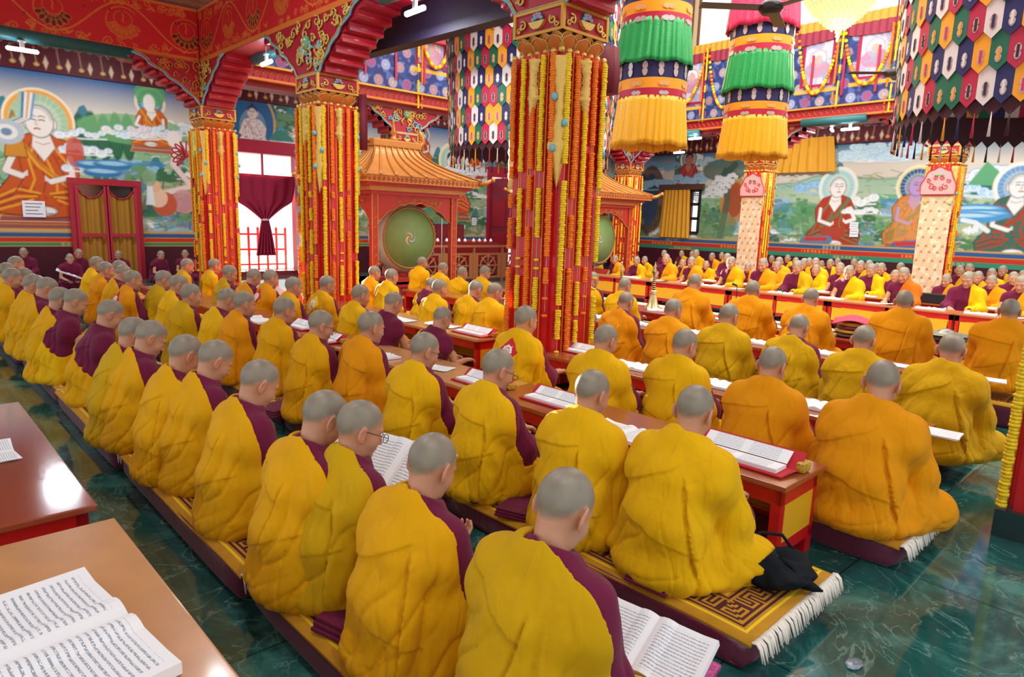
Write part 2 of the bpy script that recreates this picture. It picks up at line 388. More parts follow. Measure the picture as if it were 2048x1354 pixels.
def make_person_meshes(tagname, p):
    "returns dict of meshes for one pose"
    out = {}
    hd = p.head; hn = .0042 if p.h <= 8 else .0062; hb = .012 if p.h <= 8 else .016
    # ---- body: head, neck, trunk, arms, hands: one continuous surface
    fx0, fx1 = hd[0] - .135, max(hd[0] + .135, p.wr[0][0] + .17)
    xs = axis([(-.22, fx0, hb), (fx0, fx1, hn), (fx1, fx1 + .02, hb)])
    ys = axis([(-.34 * p.wide, -.19, hb), (-.19, .19, hn), (.19, .34 * p.wide, hb)])
    w0 = min(p.wr[0][2] - .05, .3); w1 = p.wr[0][2] + .08
    zs = axis([(.0, w0, hb), (w0, w1, hn * 1.2), (w1, hd[2] - .15, hb), (hd[2] - .15, hd[2] + .135, hn)])
    P = np.meshgrid(xs, ys, zs, indexing='ij')
    d, L = head_field(P, hd, p.R, p.h <= 12)
    nb = tuple(np.array(hd) + p.R @ np.array([-.022, 0, -.055]))
    d = smin(d, cap(P, nb, (p.neck[0] - .005, 0, .55), .050, .058), .018)
    t = cap(P, (-.02, 0, .14), p.chest, .10, .085, .72); t = smin(t, cap(P, p.sh[0], p.sh[1], .043, .043), .04)
    t = smin(t, cap(P, p.chest, (p.neck[0] - .01, 0, .54), .085, .055, .75), .03); d = smin(d, t, .025)
    for i in (0, 1):
        el, wr = p.el[i], p.wr[i]; side = -1 if i == 0 else 1
        d = smin(d, cap(P, p.sh[i], el, .044, .036), .02); d = smin(d, cap(P, el, wr, .036, .024), .012)
        d = smin(d, hand_field(P, wr, (np.array(wr) - np.array(el)) * [1, .6, .35] + np.array([.1, 0, 0]), side, 1. if p.hands == 'book' else -.8), .012)
    V, Q = nets(d, xs, ys, zs)
    l = (V - np.array(hd)) @ p.R
    lz = .040 - .05 * np.clip((.055 - l[:, 0]) / .05, 0, 1) - .060 * np.clip((-.03 - l[:, 0]) / .05, 0, 1)
    rng = vnoise(l[:, 0] * 60, l[:, 1] * 60, l[:, 2] * 60, 2) * .012
    m = np.clip((l[:, 2] - lz + rng - .006) / .034, 0, 1) * (np.abs(l[:, 1]) < .0795 + .02 * (l[:, 2] > .03)) * (np.linalg.norm(l, axis=1) < .16)
    skin = np.array(lin('c89070')); scalp = np.array(lin('8a8170')); c = skin[None] * (1 - m[:, None]) + scalp[None] * m[:, None]
    c *= (.94 + .12 * vnoise(l[:, 0] * 22, l[:, 1] * 22, l[:, 2] * 22, 5))[:, None]
    c = c * (1 - m[:, None] * .05 * (vnoise(l[:, 0] * 45, l[:, 1] * 45, l[:, 2] * 45, 6) > .52)[:, None])
    c *= (1 + m * .34 * (vnoise(l[:, 0] * 26 + 3, l[:, 1] * 26, l[:, 2] * 26, 8) - .5))[:, None]
    def blob(cx, cy, cz, r, col, k=1.):
        nonlocal c
        q = np.exp(-(((l[:, 0] - cx) / r[0]) ** 2 + ((np.abs(l[:, 1]) - cy) / r[1]) ** 2 + ((l[:, 2] - cz) / r[2]) ** 2)) * k; c = c * (1 - q[:, None]) + np.array(lin(col)) * q[:, None]
    blob(.1, 0, -.069, (.02, .02, .008), 'b06058', .8); blob(.085, .034, .02, (.02, .017, .0035), '40302a', .85); blob(.088, .033, -.0105, (.012, .014, .0022), '201410', .9)
    blob(-.016, .088, -.01, (.02, .012, .03), 'cf8468', .6)
    out['body'] = np_mesh(tagname + '_body', V, Q, [mat('skin', attr='Col', rough=.42, spec=.45, bump=.08, bscale=160)], c)
    # ---- robes
    h = p.h / 1000
    bx = [(-.33, .42), (-.42 * p.wide, .42 * p.wide), (-.012, .72)]
    g = grid_axes(p, bx, h); P = np.meshgrid(*g, indexing='ij'); x, y, z = P
    arms = (p.arm == 'covered', True)
    base = robe_base(P, p, arms) - folds(P, p)
    nk = np.sqrt((x - p.neck[0] - .014) ** 2 + y ** 2)
    top = (z - (.634 - .40 * (x - p.neck[0]) + .010 * np.sin(3 * np.arctan2(y, x)))) * .85
    open_ = np.maximum(-(nk - .064), -(z - .50))               # room for the neck
    base = smax(base, top, .012); base = np.maximum(base, -z + .001)
    base = smax(base, -np.maximum(nk - .056, .585 - z), .008)
    if p.style == 'maroon':
        V, Q = nets(base, *g); out['shawl'] = np_mesh(tagname + '_shawl', V, Q, [MAROON]); return out
    n = vnoise(z * 9, y * 5, x * 5, p.seed + 21) * .03 - .015
    if p.style == 'back':         # yellow over both shoulders, open along the right front: maroon shows at collar and front
        e = p.neck[0] + p.collar
        reg = (x - (e + .03 * np.clip((.5 - z) / .2, 0, 1.6) + .30 * np.clip(.30 - z, 0, 1) + n))        # >0 in front of the edge
        reg = np.where(y > .045, -1., reg); reg = np.maximum(reg * .8, -(.20 - z) * -1 - 9) if False else reg
        reg = np.minimum(reg, z - .215)                                    # lap is yellow
    elif p.style == 'bare':       # yellow only over the left shoulder, maroon vest and bare right arm
        reg = (-y - .10 + (z - .34) * 1.2 + n * .6 + x * .12) * .62
        reg = np.minimum(reg, z - .20)
    elif p.style == 'front':
        reg = (-y * 1.0 - .055 + (z - .36) * .40 + n * .5) * .9
        reg = np.minimum(reg, z - .16)
    yel = np.maximum(base - .0075, reg)
    V, Q = nets(yel, *g); out['robe'] = np_mesh(tagname + '_robe', V, Q, [robe_mat('robe_golden_yellow', 'dca006')])
    keep = np.maximum(base, .10 - z)
    V, Q = nets(keep, *g); out['shawl'] = np_mesh(tagname + '_shawl', V, Q, [MAROON])
    if p.patch:
        # square sewn patch with a wheel on the back of the left shoulder
        g2 = [axis([(-.24, .08, .0045)]), axis([(-.17, .13, .0045)]), axis([(.36, .66, .0045)])]; P2 = np.meshgrid(*g2, indexing='ij')
        b2 = robe_base(P2, p, arms) - folds(P2, p); cc = (-.02, .505)
        a = (P2[1] - cc[0]); b = (P2[2] - cc[1]) * .95 - P2[0] * .15
        dm = (np.abs(a) + np.abs(b)) * .707 - .068; b2 = np.maximum(np.maximum(b2 - .012, dm), -(b2 + .004)); b2 = np.maximum(b2, P2[0] - .03)
        V, Q = nets(b2, *g2); a = V[:, 1] - cc[0]; b = (V[:, 2] - cc[1]) * .95 - V[:, 0] * .15; r = np.hypot(a, b); th = np.arctan2(b, a)
        col = np.tile(np.array(lin('c8202c' if p.patch == 'red' else ('e8c030' if p.patch == 'yellow' else 'd86070'))), (len(V), 1))
        wh = ((np.abs(r - .040) < .0055) | ((r < .052) & (np.abs(np.sin(4 * th)) < .28)) | (r < .012)); col[wh] = lin('f2ece2')
        sec = (r > .014) & (r < .034) & ~wh; col[sec & (np.sin(4 * th) > 0)] = lin('3a62b8'); col[sec & (np.sin(4 * th) <= 0)] = lin('d87838')
        col[np.abs(r - .024) < .003] = lin('f2ece2')
        out['wheel_patch'] = np_mesh(tagname + '_patch', V, Q, [mat('patch_cloth', attr='Col', rough=.8)], col)
    if p.glasses:
        b = MB(); gm = mat('glasses_' + p.glasses, {'black': '14141a', 'gold': 'b08a50', 'clear': 'c8b8b0'}[p.glasses], rough=.3, metal=.6 if p.glasses == 'gold' else 0)
        for s in (-1, 1):
            cpt = np.array([.109, s * .034, -.008]); b.tube([cpt + np.array([-abs(math.sin(t)) * 0, math.cos(t) * .025, math.sin(t) * .019]) for t in np.linspace(0, 2 * PI, 17)[:-1]], .0016, 6, gm, closed=True)
            b.tube([(.107, s * .060, 0), (.075, s * .076, .002), (.02, s * .083, .004), (-.018, s * .084, .002), (-.03, s * .081, -.012)], .0017, 6, gm)
        b.tube([(.110, -.009, -.004), (.112, 0, -.001), (.110, .009, -.004)], .0015, 6, gm)
        Mx = Matrix([list(p.R[0]) + [hd[0]], list(p.R[1]) + [hd[1]], list(p.R[2]) + [hd[2]], [0, 0, 0, 1]]); b.xf(Mx)
        out['glasses'] = b.mesh(tagname + '_glasses')
    return out
MAROON = mat('maroon_cloth', '6a1238', rough=.8, sheen=.1, spec=.2, bump=.15, bscale=30)
YELLOWS = [robe_mat('robe_golden_yellow', 'dca006'), robe_mat('robe_amber', 'e09208'), robe_mat('robe_mustard', 'c89c08'), robe_mat('robe_bright_yellow', 'e4b008'), robe_mat('robe_orange', 'd96a14')]
# ------------------------------------------------------------------ painted surfaces (paint on fine grids, kept as a colour attribute)
def spiral(cx, cy, r, a0, turns=1.4, dirn=1, n=16): return [(cx + r * (1 - .82 * t) * math.cos(a0 + dirn * t * turns * 2 * PI), cy + r * (1 - .82 * t) * math.sin(a0 + dirn * t * turns * 2 * PI)) for t in np.linspace(0, 1, n)]
def C3(h): return np.array(lin(h))
class Paint:
    def __init__(s, u0, u1, v0, v1, step):
        s.nu = int(round((u1 - u0) / step)) + 1; s.nv = int(round((v1 - v0) / step)) + 1
        s.u = np.linspace(u0, u1, s.nu)[None, :].repeat(s.nv, 0); s.v = np.linspace(v0, v1, s.nv)[:, None].repeat(s.nu, 1)
        s.c = np.zeros((s.nv, s.nu, 3)); s.step = step
    def fill(s, col): s.c[:] = C3(col)
    def put(s, mask, col, a=1.):
        m = np.clip(mask, 0, 1)[..., None] * a; s.c = s.c * (1 - m) + (C3(col) if isinstance(col, str) else col) * m
    def aa(s, d, w=None): return np.clip(.5 - d / (w or s.step * 1.2), 0, 1)
    def el(s, cu, cv, ru, rv, col, rot=0, a=1., out=None, ow=.02, soft=None):
        x = s.u - cu; y = s.v - cv
        if rot: x, y = x * math.cos(rot) + y * math.sin(rot), -x * math.sin(rot) + y * math.cos(rot)
        d = (np.sqrt((x / ru) ** 2 + (y / rv) ** 2) - 1) * min(ru, rv)
        if out: s.put(s.aa(d - ow), out, a)
        s.put(s.aa(d, soft), col, a)
    def poly(s, pts, col, a=1., out=None, ow=.02):
        pts = np.array(pts, float); d = np.full(s.u.shape, 1e9); ins = np.zeros(s.u.shape, bool); n = len(pts)
        for i in range(n):
            p, q = pts[i], pts[(i + 1) % n]; e = q - p; wx = s.u - p[0]; wy = s.v - p[1]
            t = np.clip((wx * e[0] + wy * e[1]) / (e @ e + 1e-12), 0, 1); d = np.minimum(d, np.hypot(wx - e[0] * t, wy - e[1] * t))
            c = (p[1] > s.v) != (q[1] > s.v); c &= s.u < (q[0] - p[0]) * (s.v - p[1]) / (q[1] - p[1] + 1e-12) + p[0]; ins ^= c
        d = np.where(ins, -d, d)
        if out: s.put(s.aa(d - ow), out, a)
        s.put(s.aa(d), col, a)
    def line(s, pts, w, col, a=1.):
        pts = np.array(pts, float); u0, v0 = pts.min(0) - w * 2; u1, v1 = pts.max(0) + w * 2
        i0 = np.searchsorted(s.u[0], u0); i1 = np.searchsorted(s.u[0], u1); j0 = np.searchsorted(s.v[:, 0], v0); j1 = np.searchsorted(s.v[:, 0], v1)
        if i1 <= i0 or j1 <= j0: return
        U = s.u[j0:j1, i0:i1]; V = s.v[j0:j1, i0:i1]; d = np.full(U.shape, 1e9); ws = np.broadcast_to(w, (len(pts),))
        for i in range(len(pts) - 1):
            p, q = pts[i], pts[i + 1]; e = q - p; t = np.clip(((U - p[0]) * e[0] + (V - p[1]) * e[1]) / (e @ e + 1e-12), 0, 1)
            d = np.minimum(d, np.hypot(U - p[0] - e[0] * t, V - p[1] - e[1] * t) - ws[i] / 2)
        m = np.clip(.5 - d / (s.step * 1.2), 0, 1)[..., None] * a; k = s.c[j0:j1, i0:i1]; s.c[j0:j1, i0:i1] = k * (1 - m) + C3(col) * m
    def noise(s, k, seed=0, kv=None): return vnoise(s.u * k + 50, s.v * (kv or k) + 50, s.u * 0 + seed * .37, seed)
    def cloud(s, cu, cv, r, col='eef2f0', edge='8fb4cc', seed=0, n=7):
        rg = random.Random(seed); blobs = []
        for k in range(n + 3):
            a = cu + (k / (n + 2) - .5) * 2 * r * 1.5; b = cv + rg.uniform(-.22, .28) * r; blobs.append((a, b, r * rg.uniform(.26, .42)))
        for a, b, q in blobs: s.el(a, b, q * 1.08, q * .8, edge)
        for a, b, q in blobs: s.el(a, b - .006, q * .98, q * .72, col)
        for a, b, q in blobs: s.line(spiral(a, b, q * .55, rg.uniform(0, 6), 1.1, rg.choice([-1, 1]), 10), r * .035, edge, .8)
        s.line([(cu - 1.7 * r, cv - .3 * r), (cu, cv - .38 * r), (cu + 1.8 * r, cv - .26 * r)], r * .12, col, .9)
    def mesh(s, name, o, U, V, m, flat=None):
        o, U, V = map(lambda q: np.array(q, float), (o, U, V))
        Pt = o + s.u[..., None] * U + s.v[..., None] * V
        i = np.arange(s.nv * s.nu).reshape(s.nv, s.nu); Q = np.stack([i[:-1, :-1], i[:-1, 1:], i[1:, 1:], i[1:, :-1]], -1).reshape(-1, 4)
        return np_mesh(name, Pt.reshape(-1, 3), Q, [m], s.c.reshape(-1, 3), False)
def hills(P, base, amp, freq, col, seed, edge=None):
    h = base + amp * (vnoise(P.u * freq + 9, P.u * 0, P.u * 0, seed) - .5) * 2 + amp * .35 * (vnoise(P.u * freq * 3.1, P.u * 0, P.u * 0, seed + 4) - .5)
    d = P.v - h; P.put(P.aa(d), col)
    c2 = C3('d8d0a8'); m = np.clip((h - P.v) / (amp * 2.4 + .3), 0, 1) * (d < 0); P.c = P.c * (1 - m[..., None] * .75) + c2 * m[..., None] * .75
    if edge: P.put(np.exp(-(d / .04) ** 2), edge, .5)
def sitter(P, u, v, s, robe='c8551c', trim='e8a02a', skin='efe6dc', halo='f0a848', halo_in='8fc8a0', hair=None, flip=1, hg=True, arms=True):
    "a seated robed figure painted on the wall: s is the head radius"
    rg = random.Random(int(u * 100) + 5)
    if halo:
        P.el(u, v, 2.0 * s, 2.1 * s, 'f2e6c8'); P.el(u, v, 1.85 * s, 1.95 * s, halo); P.el(u, v, 1.62 * s, 1.72 * s, halo_in); P.el(u, v, 1.2 * s, 1.3 * s, 'd8e8d8', a=.35)
        for k in range(26): a = k * .2417; P.line([(u + 1.0 * s * math.cos(a), v + 1.05 * s * math.sin(a)), (u + 1.6 * s * math.cos(a), v + 1.68 * s * math.sin(a))], s * .025, 'e8f0e0', .5)
    P.el(u, v - 6.0 * s, 3.0 * s, .55 * s, '8a6a50', a=.5); P.poly([(u - 2.8 * s, v - 6.9 * s), (u + 2.8 * s, v - 6.9 * s), (u + 2.4 * s, v - 6 * s), (u - 2.4 * s, v - 6 * s)], 'a8482c', out='e0a850', ow=s * .08)
    for k in range(5): P.line([(u - 2.6 * s, v - (6.1 + k * .17) * s), (u + 2.6 * s, v - (6.1 + k * .17) * s)], s * .05, ['e0a850', '3f6a98', 'e8d8b8'][k % 3], .8)
    body = [(u - .5 * s, v - .8 * s), (u - 1.35 * s, v - 1.15 * s), (u - 1.9 * s, v - 2.2 * s), (u - 1.8 * s, v - 3.6 * s), (u - 2.7 * s, v - 4.8 * s), (u - 2.5 * s, v - 5.9 * s), (u, v - 6.2 * s), (u + 2.6 * s, v - 5.9 * s), (u + 2.8 * s, v - 4.9 * s), (u + 1.9 * s, v - 3.7 * s), (u + 2.1 * s, v - 2.2 * s), (u + 1.4 * s, v - 1.15 * s), (u + .5 * s, v - .8 * s)]
    P.poly(body, robe, out='5a2a18', ow=s * .07)
    for k in range(60):
        a, b = rg.uniform(-2.2, 2.2), rg.uniform(1.4, 5.8)
        if abs(a) > 1.5 and b < 4.4: continue
        P.el(u + a * s, v - b * s, .13 * s, .11 * s, 'a8381a', a=.55)
    for q in (-1, 1):                                             # knees and hems
        for k in range(5): P.line([(u + q * (.3 + .1 * k) * s, v - (4.6 + .1 * k) * s), (u + q * 1.5 * s, v - (4.35 + .25 * k) * s), (u + q * 2.5 * s, v - (4.9 + .2 * k) * s)], s * (.14 if k % 2 == 0 else .05), trim if k % 2 == 0 else '7a2a18')
    for k in range(6): a = (k - 2.5) * .5 * s; P.line([(u + a * .3, v - 1.1 * s), (u + a * 1.0, v - 2.4 * s), (u + a * 1.2 + .4 * s * flip, v - 3.7 * s), (u + a * 1.5 + .3 * s * flip, v - 4.5 * s)], s * (.13 if k % 2 else .06), trim if k % 2 else '8a2e18')
    P.line([(u - 1.2 * s * flip, v - 1.2 * s), (u - .2 * s * flip, v - 2.8 * s), (u + 1.3 * s * flip, v - 4.0 * s)], s * .3, trim); P.line([(u - 1.1 * s * flip, v - 1.25 * s), (u - .1 * s * flip, v - 2.8 * s), (u + 1.3 * s * flip, v - 4.0 * s)], s * .06, '8a4a20')
    P.el(u - .2 * s, v - 5.75 * s, .75 * s, .3 * s, skin, out='7a5a48', ow=s * .05); P.line([(u - .7 * s, v - 5.7 * s), (u + .4 * s, v - 5.8 * s)], s * .04, '7a5a48')
    if arms:
        for pts, w in (([(u - 1.5 * s, v - 2.1 * s), (u - 2.0 * s, v - 3.2 * s), (u - 1.2 * s, v - 3.5 * s)], .36), ([(u + 1.55 * s, v - 2.2 * s), (u + 1.6 * s, v - 3.4 * s), (u + .4 * s, v - 3.8 * s)], .34)):
            P.line(pts, s * (w + .08), '7a5a48'); P.line(pts, s * w, skin)
            for k in range(4): P.line([(pts[2][0], pts[2][1]), (pts[2][0] + (.32 if pts[2][0] < u else -.32) * s, pts[2][1] + (.05 + .09 * k) * s)], s * .07, skin)
    P.poly([(u - .35 * s, v - .6 * s), (u + .45 * s, v - .6 * s), (u + .75 * s, v - 1.6 * s), (u + .1 * s, v - 2.5 * s), (u - .5 * s, v - 1.6 * s)], skin, out='8a6a58', ow=s * .04)
    P.line([(u - .3 * s, v - 1.3 * s), (u + .1 * s, v - 1.45 * s), (u + .5 * s, v - 1.3 * s)], s * .05, 'c09a80')
    for q in (-.74, .8): P.el(u + q * s, v - .12 * s, .13 * s, .3 * s, skin, out='8a6a58', ow=s * .03)
    P.el(u, v, .76 * s, .98 * s, skin, out='7a5a48', ow=s * .05)
    if hair: P.el(u, v + .45 * s, .78 * s, .6 * s, hair); P.el(u, v + 1.08 * s, .28 * s, .32 * s, hair); P.el(u - .03 * s, v - .12 * s, .66 * s, .78 * s, skin)
    else: P.el(u + .1 * s, v + .42 * s, .66 * s, .55 * s, 'a8a8a0', a=.5); P.el(u - .06 * s, v - .06 * s, .66 * s, .84 * s, skin)
    for q in (-.38, .14): P.line([(u + (q - .15) * s, v + .08 * s), (u + q * s, v + .13 * s), (u + (q + .15) * s, v + .08 * s)], s * .06, '403028'); P.line([(u + (q - .18) * s, v + .3 * s), (u + q * s, v + .37 * s), (u + (q + .18) * s, v + .3 * s)], s * .05, '705040')
    P.line([(u - .28 * s, v - .47 * s), (u - .14 * s, v - .43 * s), (u - .0 * s, v - .47 * s)], s * .1, 'b84a44')
    P.line([(u - .14 * s, v + .1 * s), (u - .2 * s, v - .2 * s), (u - .06 * s, v - .2 * s)], s * .04, 'b09080')
def landscape(P, sky_top, dusk=.0, seed=0):
    v1 = P.v.max(); v0 = P.v.min(); t = np.clip((v1 - P.v) / (v1 - v0) * 6.5, 0, 1)[..., None]
    P.c[:] = C3(sky_top) * (1 - t) + C3('d6cdbd') * t
    H = v1 - v0
    for k, (f, a, c) in enumerate([(.74, .10, '9cc0a4'), (.64, .13, '6fb084'), (.52, .12, '9cb888'), (.42, .10, '7fae78'), (.33, .07, 'a8b084'), (.27, .04, '8f8a66')]):
        hills(P, v0 + f * H, a * H, .55 + .1 * k, c, seed + k * 3, '3f7a50' if k % 2 == 0 else None)
        rg = random.Random(seed * 10 + k)
        for j in range(5):
            u = rg.uniform(P.u.min(), P.u.max()); h = v0 + f * H
            P.cloud(u, h + rg.uniform(-.1, .15) * H, rg.uniform(.16, .3), seed=seed + k * 7 + j, n=rg.choice([4, 5, 6]), edge='c8d8da', col='f4f4ee')
            if j % 2 == 0: P.poly([(u + .5, h), (u + .75, h + .55), (u + .85, h + .6), (u + 1.15, h)], '35705a'); P.poly([(u + .64, h + .3), (u + .75, h + .55), (u + .85, h + .6), (u + .98, h + .33)], '4a8ab0', .5)
    n = P.noise(1.6, seed + 3); w = P.noise(3.1, seed + 8, 6.); b = (n > .62) & (P.v < v0 + .62 * H)
    P.put(b * 1., '3f86b8', .75); P.put(b * (w > .55) * 1., 'a8d4e4', .7)
    g = P.noise(5, seed + 12); P.put(((g > .66) & (P.v < v0 + .6 * H)) * 1., '4d8a58', .5); P.put((P.noise(7, seed + 15) > .72) * (P.v < v0 + .5 * H), '8c8060', .6)
    rs = random.Random(seed + 99)
    for k in range(int((P.u.max() - P.u.min()) * 75)):
        u = rs.uniform(P.u.min(), P.u.max()); v = rs.uniform(v0 + .25 * H, v0 + .8 * H); a_ = rs.uniform(-.5, .5); L = rs.uniform(.05, .28); col = rs.choice(['5a8a58', '3f7a5a', 'a8a070', 'c8c8a0', '6fa0b0', '7a7450', 'e4e4d4', '88b078', 'b89878'])
        P.line([(u, v), (u + L * .5, v + L * .3 * a_ + .02), (u + L, v + L * a_)], rs.uniform(.012, .035), col, .8)
    for k in range(int((P.u.max() - P.u.min()) * 5)):
        u = rs.uniform(P.u.min(), P.u.max()); v = v0 + H * rs.uniform(.28, .62); c_ = rs.choice(['3f7048', '4f8458', '6a9a60'])
        P.line([(u, v - .2), (u + .03, v)], .03, '6a5a40')
        for j in range(7): P.el(u + rs.uniform(-.18, .18), v + rs.uniform(0, .2), .08, .05, c_)
    rk = P.noise(2.2, seed + 20, 5); P.put(((rk > .55) & (P.v < v0 + .16 * H)) * 1., '6a5c40', .8); P.put(((np.abs(rk - .55) < .02) & (P.v < v0 + .2 * H)) * 1., 'c0b080', .8)
def trees(P, u, v, s, seed, col='2f6a48'):
    rg = random.Random(seed)
    for k in range(5): P.el(u + k * .55 * s, v + rg.uniform(-.2, .4) * s, .3 * s, 1.1 * s, col, out='1f4a38', ow=.012)
def band(P, v0, v1, col, a=1.): P.put(((P.v >= v0) & (P.v < v1)) * 1., col, a)
def dado(P, s0, s1):
    "striped border and dark dado under a mural: s0 foot, s1 top"
    k = (s1 - s0) / 10; band(P, -1, s0, '47101f'); band(P, s0, s1, 'c89030')
    band(P, s0 + .4 * k, s0 + 2.7 * k, '2f8a68'); band(P, s0 + 3.2 * k, s0 + 5.6 * k, 'c8301f'); band(P, s0 + 6.1 * k, s0 + 8.6 * k, '2a5a94'); band(P, s0 + 9.0 * k, s1, 'c0a878')
    q = (np.sin(P.u * 2.1) > .55); z = (P.v - s0) / (s1 - s0)
    f = ((np.abs(np.sin(P.u * 26)) > .55) & (np.abs(np.sin(P.v * 70)) > .3))
    P.put((q & f & (z > .34) & (z < .55)) * 1., 'e0803a'); P.put((np.sin(P.u * 2.1 + 2) > .7) * f * ((z > .05) & (z < .26)), 'b0a070', .8); P.put((np.sin(P.u * 2.1 + 1) > .8) * f * ((z > .62) & (z < .85)), '98a0a0', .8)
# ------------------------------------------------------------------ the setting
def wall_pt(fn, a, px, py): q = fn(px, py, a); return q
MURAL = mat('mural_paint', attr='Col', rough=.55, spec=.3); RED = mat('red_lacquer', 'c4161c', rough=.32, spec=.5, var=.08); DRED = mat('dark_red_lacquer', '8a1424', rough=.4); GOLD = mat('gold_paint', 'd09a3c', rough=.38, metal=.35); ORG = mat('orange_gold_paint', 'c8702a', rough=.45, metal=.1)
CRIM = mat('crimson_paint', 'a8122c', rough=.4); TEAL = mat('teal_paint', '2a6c72', rough=.4); BLUEP = mat('blue_paint', '5a9cc0', rough=.5); NAVY = mat('navy_paint', '2a1f3c', rough=.6)
WOOD = mat('light_wood', 'c89058', rough=.3, var=.16, vscale=3, coat=.3); RWOOD = mat('red_brown_wood', 'a0522e', rough=.25, var=.1, vscale=3, coat=.4); PAPER = None
LY = 18.5; RX = 21.6; BZ = 4.32; BT = 5.22
def g_floor():
    m = mat('green_marble', '1f5450', rough=.07, spec=.6); n = m.node_tree.nodes; l = m.node_tree.links; b = n['Principled BSDF']; tc = n.new('ShaderNodeTexCoord')
    n1 = n.new('ShaderNodeTexNoise'); n1.inputs['Scale'].default_value = 1.5; n1.inputs['Detail'].default_value = 12; n1.inputs['Roughness'].default_value = .72; n1.inputs['Distortion'].default_value = 1.2
    l.new(tc.outputs['Object'], n1.inputs['Vector']); r1 = n.new('ShaderNodeValToRGB'); e = r1.color_ramp.elements; e[0].position = .36; e[0].color = (*lin('1a4640'), 1); e[1].position = .66; e[1].color = (*lin('4a8a80'), 1); x = e.new(.5); x.color = (*lin('1f5652'), 1)
    l.new(n1.outputs['Fac'], r1.inputs['Fac'])
    n2 = n.new('ShaderNodeTexNoise'); n2.inputs['Scale'].default_value = 1.9; n2.inputs['Detail'].default_value = 9; n2.inputs['Distortion'].default_value = 2.4; l.new(tc.outputs['Object'], n2.inputs['Vector'])
    r2 = n.new('ShaderNodeValToRGB'); e = r2.color_ramp.elements; e[0].position = .488; e[0].color = (0, 0, 0, 1); e[1].position = .512; e[1].color = (0, 0, 0, 1); x = e.new(.5); x.color = (.32, .32, .32, 1)
    l.new(n2.outputs['Fac'], r2.inputs['Fac']); mx = n.new('ShaderNodeMix'); mx.data_type = 'RGBA'; l.new(r2.outputs['Color'], mx.inputs[0]); l.new(r1.outputs['Color'], mx.inputs[6]); mx.inputs[7].default_value = (*lin('9cc4ba'), 1)
    br = n.new('ShaderNodeTexBrick'); br.offset = 0; br.inputs['Scale'].default_value = 1; br.inputs['Mortar Size'].default_value = .004; br.inputs['Brick Width'].default_value = 1.2; br.inputs['Row Height'].default_value = 1.2; br.inputs['Color1'].default_value = (1, 1, 1, 1); br.inputs['Color2'].default_value = (.8, .8, .8, 1); br.inputs['Mortar'].default_value = (.25, .25, .25, 1)
    l.new(tc.outputs['Object'], br.inputs['Vector']); m2 = n.new('ShaderNodeMix'); m2.data_type = 'RGBA'; m2.blend_type = 'MULTIPLY'; m2.inputs[0].default_value = 1; l.new(mx.outputs[2], m2.inputs[6]); l.new(br.outputs['Color'], m2.inputs[7]); l.new(m2.outputs[2], b.inputs['Base Color'])
    MB().box(-4, 24, -3, 21, -.1, 0, m).build('floor')['kind'] = 'structure'
g_floor()
